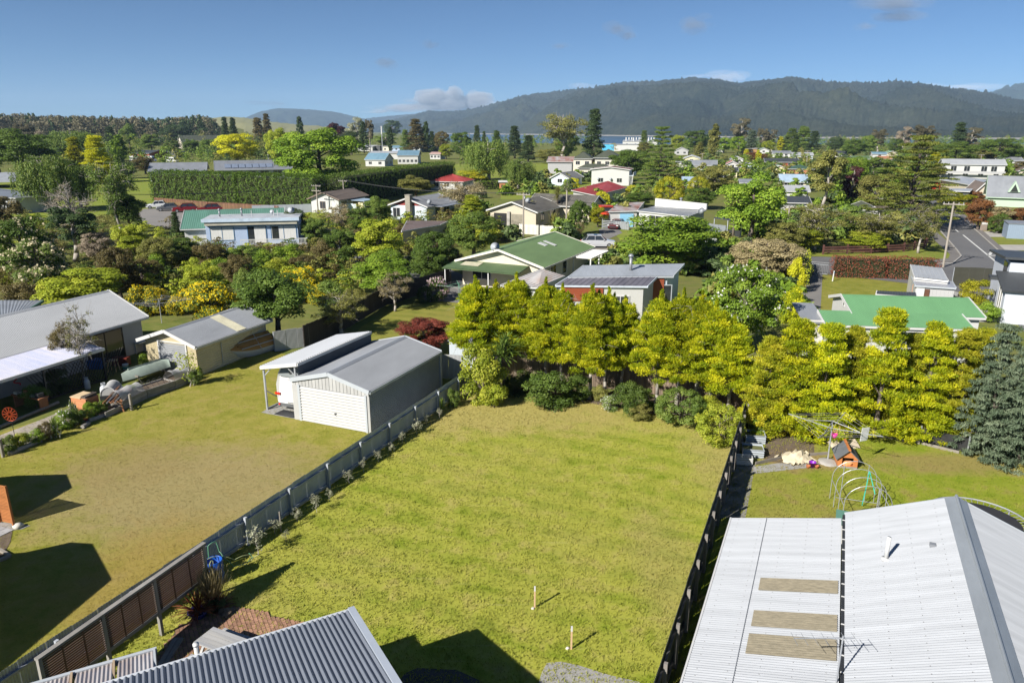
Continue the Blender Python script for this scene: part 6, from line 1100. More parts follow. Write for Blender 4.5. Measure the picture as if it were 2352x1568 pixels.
# far trees along the lake and behind the town
FARK = [
 ('conifer', 522, 348, 270, 26, 'dark', 'left of two dark pines before the grassy hill'), ('conifer', 541, 348, 272, 26, 'dark', 'right of two dark pines before the grassy hill'), ('broad', 300, 348, 285, 36, 'mid', 'pale willow before the dark wood'), ('conifer', 258, 350, 292, 36, 'dark', 'dark pines left of the pale willow'), ('broad', 350, 354, 306, 46, 'mid', 'mid green tree left of the hall'), ('dense', 404, 338, 283, 62, 'dark', 'dark rounded tree behind the hall'), ('gum', 352, 338, 283, 26, 'gum', 'brown tree before the dark wood'), ('gum', 62, 355, 280, 54, 'gum', 'grey-brown gum tree before the dark wood'), ('gum', 100, 352, 300, 30, 'dead', 'pale bare gum before the dark wood'),
 ('conifer', 597, 345, 272, 40, 'bronze', 'broad brown cypress, left of the pair'), ('conifer', 618, 345, 262, 30, 'bronze', 'tall brown cypress, right of the pair'), ('spire', 693, 345, 270, 18, 'dark', 'thin dark cypress above the huge tree'), ('gum', 770, 350, 279, 56, 'wine', 'dark brown tree behind the huge green tree'), ('gum', 820, 350, 267, 40, 'grey', 'pale grey gum tree behind the town'), ('gum', 850, 350, 271, 26, 'gum', 'slim grey gum right of the pale one'), ('conifer', 837, 352, 281, 26, 'dark', 'dark spire before the pale grey gum'), ('dense', 808, 356, 298, 44, 'dark', 'dark tree mass left of the town roofs'), ('dense', 902, 318, 273, 40, 'dark', 'dark macrocarpa on the lake shore'),
 ('conifer', 957, 350, 274, 50, 'bronze', 'big brown conifer above the town roofs'), ('spire', 979, 350, 281, 20, 'dark', 'thin dark cypress beside the big brown conifer'), ('spire', 897, 350, 294, 15, 'dark', 'thin cypress beside the white mast'), ('conifer', 932, 350, 299, 28, 'mid', 'green tree left of the big brown conifer'), ('dense', 1015, 350, 299, 38, 'bronze', 'brown bush-headed tree near the lake'), ('conifer', 993, 350, 302, 22, 'dark', 'small dark conifer near the lake'), ('conifer', 1096, 356, 289, 24, 'dark', 'pointed fir right of the oval green tree'), ('conifer', 1112, 356, 302, 16, 'dark', 'small fir next to the pointed one'), ('conifer', 1141, 358, 301, 30, 'deep', 'green fir behind the weeping willow'), ('dense', 680, 352, 310, 40, 'mid', 'tree mass behind the lamp post'), ('dense', 720, 350, 300, 50, 'lime', 'light green crown behind the huge tree'),
 ('dense', 1480, 358, 325, 36, 'olive', 'olive tree before the lakeside warehouse'), ('dense', 1556, 348, 308, 34, 'lime', 'lime green tree by the lake'), ('conifer', 1478, 348, 300, 26, 'mid', 'green conifer by the lake, left'), ('dense', 1597, 350, 296, 62, 'deep', 'broad green trees by the lake'), ('spire', 1636, 368, 287, 30, 'olive', 'tall narrow cypress standing alone by the lake'), ('conifer', 1606, 364, 327, 26, 'olive', 'small dull conifer left of the narrow cypress'), ('gum', 1700, 346, 269, 46, 'gum', 'ragged dark gum tree above the lake'), ('dense', 1662, 352, 314, 36, 'bright', 'bright round tree right of the narrow cypress'), ('dense', 1693, 356, 310, 38, 'bright', 'flat topped green tree by the lake'), ('conifer', 1724, 352, 300, 40, 'blue', 'blue-green tree below the ragged gum'), ('gum', 1748, 350, 292, 34, 'gum', 'brown gum right of the ragged one'), ('gum', 1772, 350, 296, 26, 'gum', 'slim brown gum near the pine clump'), ('dense', 1762, 352, 322, 34, 'lime', 'yellow-green tree below the slim gum'),
 ('spire', 1713, 370, 343, 14, 'yellow', 'left of two yellow columns of cypress'), ('spire', 1740, 382, 345, 15, 'yellow', 'right of two yellow columns of cypress'), ('dense', 1735, 372, 348, 50, 'rust', 'brown hedge bushes between the yellow columns'), ('spire', 1791, 350, 315, 18, 'yellow', 'golden column beside the pine clump'), ('pyramid', 1815, 350, 294, 46, 'mid', 'left half of the green pine clump'), ('pyramid', 1842, 350, 289, 50, 'mid', 'right half of the green pine clump'), ('conifer', 1867, 352, 302, 36, 'dark', 'dark blue fir right of the pine clump'), ('dense', 1917, 350, 312, 40, 'dark', 'dark rounded tree by the lake at right'), ('dense', 1960, 362, 318, 56, 'deep', 'mixed green trees left of the layered cedar'), ('gum', 2015, 352, 294, 44, 'gum', 'brown topped tree above the green mass'), ('dense', 1990, 360, 308, 40, 'mid', 'leafy tree below the brown topped one'), ('gum', 2072, 352, 289, 36, 'dead', 'bare brown twiggy tree behind the cedar'), ('gum', 2112, 358, 284, 60, 'gum', 'big brown headed tree behind the cedar'), ('dense', 2055, 356, 316, 32, 'deep', 'green tree below the bare brown one'), ('dense', 2120, 362, 320, 60, 'olive', 'olive trees right of the cedar top'), ('conifer', 2196, 358, 282, 46, 'dark', 'dark blue-green fir with dead tip at far right'), ('gum', 2226, 358, 291, 50, 'gum', 'brown tree right of the dead tipped fir'), ('dense', 2290, 380, 314, 90, 'deep', 'large dark round tree at far right'), ('dense', 2190, 386, 322, 96, 'mid', 'tall green trees behind the white two storey house'), ('dense', 2244, 380, 340, 76, 'olive', 'olive tree behind the white two storey house'), ('pyramid', 2144, 390, 346, 32, 'yellow', 'small golden cone tree right of the cedar'), ('dense', 2300, 408, 369, 44, 'bright', 'green tree right of the white two storey house'), ('dense', 2340, 408, 368, 36, 'bronze', 'dark brown bush at the right edge'), ('dense', 2342, 380, 336, 50, 'mid', 'mid green tree at the right edge'), ('dense', 2150, 410, 380, 40, 'olive', 'olive bush left of the white two storey house'), ('dense', 2320, 430, 402, 70, 'olive', 'hedge bush behind the chapel roof'),
]
for k, x, yb, yt, w, m, l in FARK: T(k, x, yb, yt, w, m, l, name='tree')
# hedges
hedge('tall clipped green hedge along the car park', [G(368, 459), G(560, 469), G(745, 480)], 6.3, 4.5, 'hedge', .3, 40)
hedge('dark clipped hedge behind the small white house', [G(775, 474), G(900, 448), G(1030, 424)], 6.2, 4.5, 'deep', .3, 30)
hedge('low clipped light green hedge below the weeping willow', [G(1096, 436), G(1155, 434)], 2.2, 2., 'bright', .3, 12)
hedge('red and green photinia hedge by the street corner', [G(1913, 634), G(2030, 637), G(2145, 641)], 2.1, 2., 'photinia', .15, 80)
hedge('low brown-green hedge along the right verge', [G(2310, 430), G(2420, 430)], 2., 2., 'olive', .4, 8)
hedge('yellow-green hedge beside the driveway top', [G(1838, 655), G(1840, 612)], 2., 1.6, 'lime', .2, 30)
# masses nobody could count: the far wood and the town greenery
def mass(name, label, items, m, kind='conifer', per=50, leaf=1.2):
    g = np.random.default_rng(len(items)); C = []; S = []
    for (p, w, h) in items:
        k = 9
        for j in range(k): z = h * (.12 + .85 * j / k); r = w / 2 * (1 - j / k) ** (.7 if kind == 'conifer' else .3); a = g.random() * 6.28; C.append((p[0] + r * .55 * math.cos(a), p[1] + r * .55 * math.sin(a), p[2] + z)); S.append((max(.4, r * .7), max(.4, r * .7), h / k * .9))
    o = link(name, leafmesh(name, *clumps(g, np.array(C), np.array(S), per, leaf, leaf * .5, .8, .1, .4))); o['kind'] = 'stuff'; o['label'] = label; setmat(o, m if not isinstance(m, str) else LM[m])
rr = random.Random(5); it = []; it2 = []
for i in range(620):
    px = rr.uniform(-120, 500); d = rr.uniform(760, 1150); yt = float(np.interp(px, [-120, 0, 100, 200, 300, 380, 440, 480, 500], [252, 252, 257, 260, 263, 266, 258, 258, 275])) + rr.uniform(0, 7); top = GY(px, yt, d).z; h = top * rr.uniform(.78, 1.); (it if (px < 330) != (rr.random() < .25) else it2).append(((pdir(px) * d, d, 0), rr.uniform(15, 26), max(10, h)))
mass('woodland', 'brown-grey gum wood on the left skyline', it, 'gum', 'gum', 40, 2.4); mass('woodland', 'dark pine wood on the left skyline', it2, 'dark', 'conifer', 40, 2.4)
def fill(n, x0, x1, y0, y1, w, h, skip=None):
    out = []
    while len(out) < n:
        px, yb = rr.uniform(x0, x1), rr.uniform(y0, y1)
        if skip and skip(px, yb): n -= 1; continue
        out.append((G(px, yb), rr.uniform(*w), rr.uniform(*h)))
    return out
OPEN = [(-60, 420, 150, 500), (130, 405, 470, 470), (290, 470, 700, 520), (440, 555, 700, 580), (1030, 372, 1250, 400), (1370, 545, 1440, 600), (1300, 520, 1440, 545), (2120, 440, 2352, 700), (1830, 590, 2200, 760), (1460, 500, 1590, 530), (1310, 425, 1440, 455), (1430, 520, 1640, 560), (640, 440, 760, 500), (1190, 500, 1310, 550), (420, 480, 700, 575)]
opn = lambda x, y: any(a < x < c and b < y < d for a, b, c, d in OPEN)
far = fill(420, -80, 760, 322, 354, (7, 13), (7, 15), lambda x, y: 355 < x < 500 and y < 350) + fill(330, -80, 800, 345, 382, (5, 9), (5, 9), lambda x, y: 295 < x < 430 and y < 376 or x > 640 and y > 360) + fill(260, 560, 1420, 320, 345, (5, 10), (6, 12), lambda x, y: 860 < x < 1010 and y > 328 or 1380 < x) + fill(60, 1150, 1430, 405, 455, (2, 4), (1.5, 3.5), opn) + fill(400, 1400, 2450, 318, 352, (6, 12), (5, 10), lambda x, y: x < 1520 and y < 346)
near = fill(300, 1420, 2360, 350, 420, (3.5, 7), (2, 5), lambda x, y: 2150 < x < 2300 and y > 385 or opn(x, y)) + fill(260, 1100, 2120, 410, 560, (2.5, 5), (2, 4), lambda x, y: opn(x, y) or y < 425 and x < 1180 or 1440 < x < 1680 and y > 465 or 1110 < x < 1320 and 440 < y < 550) + fill(60, 1380, 1700, 575, 640, (2, 4), (1.5, 3), opn) + fill(70, 1640, 1840, 600, 720, (2, 4), (1.5, 3), lambda x, y: x > 1780 + (y - 600) * .3)
for k, (lab, m) in enumerate((('dark green trees scattered through the far town and shore', 'far'), ('mid green trees scattered through the far town and shore', 'mid'), ('olive brown trees scattered through the far town and shore', 'olive'), ('bright green trees scattered through the far town and shore', 'bright'))):
    mass('town_greenery', lab, (far + near)[k::4], m, 'broad', 26, .85)
gl = fill(560, -60, 1040, 505, 705, (1.8, 3.6), (1.2, 2.7), lambda px, yb: px > 820 and yb > 655 or 640 < px < 830 and yb > 690 or px < 330 and yb > 680 or opn(px, yb)) + fill(120, 700, 1150, 490, 560, (2, 4), (1.2, 2.6), opn)
for k, (lab, m) in enumerate((('dark scrub between the bushes of the gully', 'deep'), ('olive scrub between the bushes of the gully', 'olive'), ('bronze scrub between the bushes of the gully', 'bronze'), ('fresh green scrub between the bushes of the gully', 'lime'))):
    mass('undergrowth', lab, gl[k::4], m, 'broad', 40, .25)
# ------------------------------------------------------------ fences
IRON = pm('fence_iron', (.45, .50, .57), .5, .15, .25, 1.5, obr=.06); RAILM = pm('fence_rail', (.38, .41, .45), .7, var=.3, obr=.1)
def line_pts(a, b): d = b - a; return d.length, math.atan2(d.y, d.x)
def iron_fence(label, a, b, h, side, bay=2.4, pw=.8, postm=RAILM, ptop=.0, im=IRON, hs=None):
    L, rz = line_pts(a, b); t = thing('fence', label, 'fence', a, rz); n = max(1, round(L / pw)); pw = L / n
    me = MB(); me.corr((0.004, 0, .02), (pw - .004, 0, .02), (pw - .004, 0, h), (.004, 0, h), .085, .012); me = me.mesh('sheet', im)
    for i in range(n): o = link('sheet', me, t); o.location = (i * pw, (i % 2) * .006, 0); o.scale = (1, 1, 1 + .012 * math.sin(i * 2.3))
    k = max(1, round(L / bay)); by = L / k; s = side
    pm_ = MB().box(-.05, .05, 0, s * .1, 0, h - .06 + ptop).mesh('post', postm) if s > 0 else MB().box(-.05, .05, s * .1, 0, 0, h - .06 + ptop).mesh('post', postm)
    for i in range(k + 1): o = link('post', pm_, t); o.location = (min(L - .05, max(.05, i * by)), s * .08, 0)
    for z in (h - .27, .18):
        rm_ = MB().box(0, by - .1, min(0, s * .06), max(0, s * .06), -.045, .045).mesh('rail', postm)
        for i in range(k): o = link('rail', rm_, t); o.location = (i * by + .05, s * .025, z)
    return t
iron_fence('long grey corrugated iron fence between the dry lawn and the green lawn', FL0, FL1, 1.25, -1)
iron_fence('grey corrugated iron fence with timber posts beside the white roofed house', FR0, FR1, 1.5, -1, 1.7, .8, pm('fence_post_timber', (.25, .23, .21), .85, var=.35, bump=.3, stretch=(1, 1, .2), obr=.15), .06, pm('fence_iron_dark', (.10, .115, .14), .5, .15, .3))
# boards behind the golden row
def board_fence(label, pts, h, bw, m, gap=.012, name='fence', part='paling', cap=None):
    t = thing(name, label, 'fence', pts[0]); me = MB().box(.0, bw - gap, -.012, .012, .03, h).mesh(part, m); rr_ = random.Random(len(label)); o0 = Vector(pts[0]); tot = 0
    for a, b in zip(pts[:-1], pts[1:]):
        a, b = Vector(a), Vector(b); L, rz = line_pts(a, b); n = max(1, int(L / bw)); e = (b - a) / L
        for i in range(n):
            p = a + e * i * bw - o0
            o = link(part, me, t); o.location = (p.x, p.y, 0); o.rotation_euler = (0, 0, rz); o.scale = (1, 1, 1 + rr_.uniform(-.02, .02))
        for z in (h * .25, h * .8): q = MB(); bar(q, a - o0 + Vector((e.y, -e.x, 0)) * -.05 + Vector((0, 0, z)), b - o0 + Vector((e.y, -e.x, 0)) * -.05 + Vector((0, 0, z)), .05, .09); q.ob('rail', m, t)
        k = max(1, round(L / 2.4))
        for i in range(k + 1): p = a + (b - a) * i / k - o0; MB().box(p.x - .05, p.x + .05, p.y + .06, p.y + .16, 0, h).ob('post', m, t)
    return t
board_fence('old brown board fence behind the golden cypress stems', [(-.6, 43.6, 0), (4, 42.0, 0), (8.6, 40.2, 0), (13.0, 37.6, 0)], 1.75, .17, pm('brown_boards', (.22, .165, .12), .9, var=.4, stretch=(1, 1, .2), bump=.3, obr=.25))
board_fence('dark stained timber fence between the thicket and the middle lawn', [G(700, 800), G(785, 762), G(880, 705), G(1035, 655)], 1.7, .2, pm('dark_stain', (.055, .045, .038), .9, var=.3, obr=.15))
board_fence('reddish brown paling fence along the car park', [G(356, 470), G(480, 481), G(640, 491)], 1.5, .28, pm('red_brown_paling', (.22, .11, .07), .85, var=.3, obr=.25), .09)
board_fence('pale picket fence before the tan brick house', [G(1193, 537), G(1302, 545)], 1.5, .22, pm('cream_paint', (.7, .67, .6), .6, var=.12, obr=.08), .04)
iron_fence('white corrugated iron fence between garage and dark feathery tree', G(632, 808), G(712, 795), 1.5, 1, im=pm('white_iron', (.6, .62, .63), .5, var=.15))
iron_fence('white corrugated iron fence behind the silver garage', G(1000, 868), G(1062, 872), 1.6, 1, im=MATS['white_iron'])
iron_fence('dark olive steel fence at the street corner', G(2186, 656), G(2290, 660), 1.9, 1, 3, 1.2, im=pm('olive_steel', (.055, .055, .04), .5))
iron_fence('grey boundary fence left of the small white house', G(580, 492), G(716, 488), 1.6, 1, 3, 1.5, im=GREYTRIM)
iron_fence('slate grey fence below the long low white house', G(1600, 535), G(1665, 545), 1.7, 1, 3, 1.5, im=pm('slate_fence', (.22, .24, .27), .6))
# rail fence
def rail_fence():
    P = [G(1890, 585), G(2000, 583), G(2075, 579), G(2122, 572), G(2130, 560)]; m = pm('maroon_rails', (.12, .05, .04), .8, var=.3, obr=.15); t = thing('fence', 'low maroon post and rail fence on the street corner', 'fence', P[0])
    for a, b in zip(P[:-1], P[1:]):
        L, _ = line_pts(a, b); k = max(1, round(L / 2.6))
        for i in range(k):
            s, e = a.lerp(b, i / k) - P[0], a.lerp(b, (i + 1) / k) - P[0]; MB().box(s.x - .09, s.x + .09, s.y - .09, s.y + .09, 0, 1.25).ob('post', m, t)
            for z in (.35, .65, .95): q = MB(); bar(q, s + Vector((0, -.11, z)), e + Vector((0, -.11, z)), .05, .17); q.ob('rail', m, t)
rail_fence()
t = thing('wall', 'low white panelled wall below the silver car', 'wall', G(1370, 592)); d = G(1440, 593) - G(1370, 592)
for i in range(3): a, b = d * i / 3, d * (i + 1) / 3; q = MB(); bar(q, a + Vector((.08, 0, .5)), b + Vector((-.08, 0, .5)), .1, 1.0); q.ob('panel', WHITE, t); MB().box(a.x - .08, a.x + .08, a.y - .1, a.y + .1, 0, 1.15).ob('post', TIMBER, t)
q = MB(); bar(q, Vector((0, 0, 1.08)), d + Vector((0, 0, 1.08)), .16, .07); q.ob('cap', TIMBER, t)
t = thing('gate', 'grey horizontal bar gate behind the maroon car', 'gate', G(1383, 525)); d = G(1432, 528) - G(1383, 525); gm = pm('gate_grey', (.3, .32, .33), .5)
for k in range(5): q = MB(); bar(q, Vector((0, 0, .25 + k * .25)), d * .55 + Vector((0, 0, .25 + k * .25)), .04, .13); q.ob('bar', gm, t)
for f in (0, .55): p = d * f; MB().box(p.x - .06, p.x + .06, p.y - .06, p.y + .06, 0, 1.5).ob('post', gm, t)
q = MB(); q.corr(d * .58 + Vector((0, 0, .05)), d * 1.25 + Vector((0, 0, .05)), d * 1.25 + Vector((0, 0, 1.3)), d * .58 + Vector((0, 0, 1.3)), .3, .03); q.ob('panel', gm, t)
# ------------------------------------------------------------ near left: slatted screen, patio
def screen():
    P = [G(x, y, 2.05) for x, y in ((88, 1510), (237.6, 1411), (359, 1329), (465, 1248.5))]; P = [Vector((p.x, p.y, 0)) for p in P]; d0 = (P[3] - P[0]).normalized(); P = [P[0] + d0 * (p - P[0]).dot(d0) for p in P]
    rz = math.atan2(d0.y, d0.x); t = thing('screen', 'brown slatted timber screen on grey posts beside the patio', 'screen', P[0], rz); sm = pm('brown_slat', (.115, .062, .036), .8, var=.3, obr=.15); pw = pm('grey_post', (.30, .285, .26), .85, var=.35, stretch=(1, 1, .2), bump=.2, obr=.1)
    xs = [(p - P[0]).length for p in P]
    for x in xs: MB().box(x - .05, x + .05, -.05, .05, 0, 2.0).ob('post', pw, t)
    for x0, x1 in zip(xs[:-1], xs[1:]):
        MB().box(x0 - .06 if x0 == 0 else x0, x1 + (.08 if x1 == xs[-1] else 0), -.075, .075, 2.0, 2.07).ob('top_rail', pw, t); MB().box(x0 + .05, x1 - .05, -.045, .045, .78, .88).ob('bottom_rail', pw, t)
        n = 15; me = MB().box(0, x1 - x0 - .1, -.014, .014, 0, .042).mesh('slat', sm)
        for k in range(n): o = link('slat', me, t); o.location = (x0 + .05, -.02, .9 + k * 1.09 / n)
        for f in (.33, .66): x = x0 + (x1 - x0) * f; MB().box(x - .02, x + .02, -.05, -.034, .88, 2.0).ob('stile', sm, t)
screen()
def patio():
    poly = [G(*p) for p in ((330, 1560), (392, 1468), (412, 1438), (470, 1418), (545, 1396), (580, 1402), (640, 1418), (720, 1440), (640, 1475), (500, 1530), (420, 1560))]
    o = sheet('patio', poly, pm('patio_sand', (.10, .075, .055), .95), .03); bm = pm('brick_paver', (.36, .20, .13), .85, var=.35, sc=6, bump=.25, obr=.28); me = MB().box(-.112, .112, -.055, .055, 0, .035).mesh('brick', bm)
    c, s = math.cos(R(-60)), math.sin(R(-60))
    def inside(x, y):
        r = False; n = len(poly)
        for i in range(n):
            a, b = poly[i], poly[i - 1]
            if (a.y > y) != (b.y > y) and x < (b.x - a.x) * (y - a.y) / (b.y - a.y) + a.x: r = not r
        return r
    k = 0
    for j in range(-60, 60):
        for i in range(-40, 40):
            u, v = (i + (j % 2) * .5) * .238, j * .124; x, y = -8.6 + u * c - v * s, 18.2 + u * s + v * c
            if inside(x, y) and k < 420: q = link('brick', me, o); q.location = (x, y, .022 + random.Random(i * 99 + j).random() * .006); q.rotation_euler = (0, 0, R(-60) + random.Random(i + j * 77).uniform(-.02, .02)); k += 1
patio()
t = thing('edging', 'weathered timber edging plank beside the patio', 'edging', G(360, 1545)); d = G(405, 1470) - G(360, 1545)
for k in range(2): q = MB(); bar(q, Vector((.16 * k, 0, .06)), d + Vector((.16 * k, 0, .06)), .14, .1); q.ob('plank', TIMBER, t)
def picnic():
    c = G(492, 1438, .75); a, b = G(580, 1470, .75), G(450, 1472, .75); ax = (a - c).normalized(); rz = math.atan2(ax.y, ax.x); m = pm('grey_table_wood', (.27, .28, .30), .85, var=.3, sc=2, stretch=(.3, 3, 1), c2=(.42, .41, .39), obr=.1)
    t = thing('picnic_table', 'weathered grey picnic table with attached benches on the brick patio', 'picnic table', (c.x, c.y, 0), rz); W = .76
    for k in range(5): MB().box(-.02, 1.8, -W + k * W / 5, -W + (k + 1) * W / 5 - .015, .71, .75).ob('table_plank', m, t)
    for y in (.12, -W - .38):
        for k in range(2): MB().box(0, 1.8, y + k * .13, y + k * .13 + .12, .42, .455).ob('bench_plank', m, t)
    for x in (.25, 1.5):
        for s in (0, 1): q = MB(); bar(q, (x, -W / 2 + (.3 if s else -.3) * .7, .7), (x, -W / 2 + (.75 if s else -.75), .02), .08, .05); q.ob('leg', m, t)
        MB().box(x - .03, x + .03, -W - .4, .4, .36, .42).ob('bearer', m, t)
picnic()
def barrel():
    p = G(497, 1336); t = thing('barrel', 'open blue plastic barrel with garden hoses beside the screen', 'barrel', p); m = pm('blue_plastic', (.012, .085, .40), .35, var=.15)
    MB().lathe([(.27, 0), (.29, .03), (.29, .28), (.305, .3), (.29, .32), (.29, .58), (.305, .6), (.29, .62), (.29, .86), (.275, .88), (.26, .86), (.26, .12), (0, .1)], 24).ob('drum', m, t, True)
    h = pm('hose_green', (.10, .27, .16), .5); h2 = pm('hose_pale', (.38, .42, .2), .5)
    for nm, c, pts in (('hose', h, [(-.2, .1, .9), (-.25, .25, 1.25), (-.05, .45, 1.3), (.05, .4, .95), (.25, .3, .7), (.5, .4, .35), (.8, .7, .2), (.9, 1.1, .25), (.7, 1.3, .3)]), ('hose', h2, [(0, -.05, .3), (.02, -.1, .93), (.0, -.33, .9), (.02, -.34, .35)]), ('hose', h2, [(-.2, .0, .9), (.1, .3, .8), (.5, .5, .55), (.9, .9, .5), (1.1, 1.2, .3), (.8, 1.1, .1), (.5, .7, .1)])):
        cu = [Vector(q) for q in pts]; sm = []
        for i in range(len(cu) - 1):
            for k in range(4): u = k / 4; sm.append(cu[i].lerp(cu[i + 1], u) + Vector((0, 0, .05 * math.sin(u * 3.14))))
        MB().tube(sm + [cu[-1]], .016, 5).ob(nm, c, t)
barrel()
t = thing('plant_pot', 'glazed blue bowl pot holding a red-leaved cordyline', 'pot', G(457, 1418)); MB().lathe([(.16, 0), (.27, .12), (.31, .24), (.33, .27), (.29, .27), (.27, .2), (0, .2)], 20).ob('pot', pm('blue_glaze', (.02, .03, .2), .12, spec=.8), t, True)
plant('flax', G(457, 1418) + Vector((0, 0, .2)), 1.15, .62, 'bronze red spiky cordyline growing in the blue pot', leafm('leaf_cordyline', (.10, .02, .015), (.22, .07, .03), (.33, .16, .06)), name='cordyline', cat='plant')
plant('shrub', G(520, 1412), .5, .25, 'grey stones and dry stalks in the patio corner', 'dead', name='stone_heap', cat='stones')
PEG = pm('peg_timber', (.62, .42, .25), .7, var=.2); STONE = pm('pale_stone_b', (.6, .57, .5), .85, var=.2)
def stone(label, p, r, m=STONE): 
    mb = MB().lathe([(r * .6, 0), (r, r * .3), (r * .8, r * .75), (r * .3, r)], 8); mb.v = [(x * (1 + .25 * math.sin(i * 3.7)), y * (1 + .2 * math.cos(i * 2.1)), z) for i, (x, y, z) in enumerate(mb.v)]; o = mb.ob('stone', m, None, True, p); return tag(o, label, 'stone')
for x, y, l, sx, sy in ((1228, 1396, 'survey peg with white painted top, farther one on the lawn', 1224, 1398), (1312, 1491, 'survey peg with white painted top, nearer one on the lawn', 1304, 1490)):
    t = thing('peg', l, 'peg', G(x, y)); MB().box(-.025, .025, -.025, .025, 0, .66).ob('stake', PEG, t); MB().box(-.027, .027, -.027, .027, .66, .82).ob('painted_tip', WHITE, t); stone('white stone at the foot of the ' + ('farther' if y < 1400 else 'nearer') + ' survey peg', G(sx, sy), .07)
MB_ = MB().box(-.02, .02, -.02, .02, 0, .9).ob('stake', TIMBER, None, False, G(646, 1222)); tag(MB_, 'thin timber stake behind the second sapling', 'stake')
# left edge: orange screen, pavers
def orange():
    a = G(35, 1206); d = (G(133, 1148) - G(200, 1162)).normalized(); m = pm('cedar_slat', (.42, .16, .05), .7, var=.25, obr=.12); t = thing('screen', 'orange stained slatted screen at the left edge', 'screen', a, math.atan2(d.y, d.x)); me = MB().box(0, 1.5, -.012, .012, 0, .038).mesh('slat', m)
    for k in range(26): o = link('slat', me, t); o.location = (0, 0, .06 + k * .064)
    for x in (.03, .75, 1.46): MB().box(x - .035, x + .035, .012, .08, 0, 1.74).ob('post', m, t)
orange(); stone('pale boulder at the foot of the orange screen', G(42, 1212), .2)
sg = sheet('shingle_bed', gp((-40, 1215), (0, 1200), (40, 1202), (70, 1208), (50, 1216), (0, 1222)), GRAVEL, .03)
pv = sheet('paving', gp((-40, 1290), (-40, 1222), (0, 1215), (30, 1215), (24, 1245), (0, 1290)), EARTH, .028); me = MB().box(-.19, .19, -.19, .19, 0, .04).mesh('paver', pm('grey_paver', (.36, .36, .37), .85, var=.2, obr=.12)); o0 = G(12, 1222)
for i in range(5):
    for j in range(3): q = link('paver', me, pv); p = o0 - UY * i * .4 - UX * j * .4; q.location = (p.x, p.y, .012); q.rotation_euler = (0, 0, GR)
tb = thing('edging', 'dark timber corner edging at the left edge', 'edging', G(0, 1290))
for a, b in (((0, 1290), (24, 1280)), ((24, 1280), (0, 1266))): q = MB(); bar(q, G(*a) - G(0, 1290) + Vector((0, 0, .06)), G(*b) - G(0, 1290) + Vector((0, 0, .06)), .1, .14); q.ob('plank', TIMBER, tb)
# ------------------------------------------------------------ boats
def hull(L, W, H, n=9, flare=.72):
    mb = MB(); vs = []; prof = 7
    for i in range(n + 1):
        t = i / n; w = W / 2 * (1 - (1 - min(1, t * 1.55)) ** 2.2 * .98); z = H * (1 + .25 * (1 - t) ** 2); kz = .25 * H * (1 - min(1, t * 2.2)) ** 2
        for j in range(prof): a = j / (prof - 1) * 2 - 1; k = abs(a); x = math.copysign(w * (flare + (1 - flare) * max(0, (k - .66) / .34)) * min(1, k / .66), a); zz = kz + (z - kz) * max(0, (k - .66) / .34) + .04 * k; vs.append((x, L * t, zz))
    f = [(i * prof + j, (i + 1) * prof + j, (i + 1) * prof + j + 1, i * prof + j + 1) for i in range(n) for j in range(prof - 1)]
    return mb.add(vs, f + [tuple(range(n * prof, (n + 1) * prof))])
def upboat():
    a, b = G(522, 834), G(612, 805); d = (b - a); L = d.length; rz = math.atan2(d.y, d.x) - R(90); t = thing('boat', 'upturned wooden boat with ochre bottom leaning on the cream shed', 'boat', a + Vector((.35, -.1, 1.0)), rz); L = 3.6
    Mt = Matrix.Rotation(R(232), 4, 'Y'); och = pm('ochre_bottom', (.42, .235, .06), .6, var=.35, sc=2, c2=(.3, .15, .04)); wh = pm('boat_white', (.55, .57, .6), .5, var=.2)
    h = hull(L, 1.55, .55); h.M = None; h.v = [tuple(Mt @ Vector(p)) for p in h.v]; h.m = [(0 if 0 < (k % 6) < 5 else 1) if k < 54 else 0 for k in range(len(h.f))]; o = h.ob('hull', [och, wh], t, True)
    for x in (-.25, .25): k = MB(); k.M = Mt; k.box(x - .02, x + .02, .8, L - .1, -.05, .03); k.ob('keel_strip', wh, o)
    k = MB(); k.M = Mt; k.box(-.03, .03, .6, L, -.1, .05); k.ob('keel', och, o); k = MB(); k.M = Mt; k.box(-.8, .8, L * .62, L * .62 + .03, -.06, -.03); k.ob('rope', pm('rope', (.5, .48, .42), .9), o)
    a = G(282, 888); b = G(380, 856); d = b - a; rz = math.atan2(d.y, d.x) - R(90); t = thing('boat', 'upturned pale green dinghy on trestles beside the raised beds', 'boat', a + Vector((0, 0, .95)), rz); gr = pm('dinghy_green', (.30, .36, .31), .5, var=.25, sc=2); Mt = Matrix.Rotation(R(172), 4, 'Y'); h = hull(2.9, 1.35, .45); h.v = [tuple(Mt @ Vector(p)) for p in h.v]; o = h.ob('hull', gr, t, True)
    k = MB(); k.M = Mt; k.box(-.03, .03, .5, 2.9, -.07, .03); k.ob('keel', gr, o); k = MB(); k.M = Mt; k.box(-.66, .66, 2.88, 2.93, 0, .5); k.ob('transom', pm('transom_green', (.24, .30, .27), .5), o)
    for y in (.6, 2.4): q = MB().box(-.7, .7, y, y + .08, -.42, -.34); [bar(q, (s * .6, y + .04, -.38), (s * .7, y + (.25 if s > 0 else -.2), -.95), .06) for s in (-1, 1)]; q.ob('trestle', TIMBER, t)
upboat()
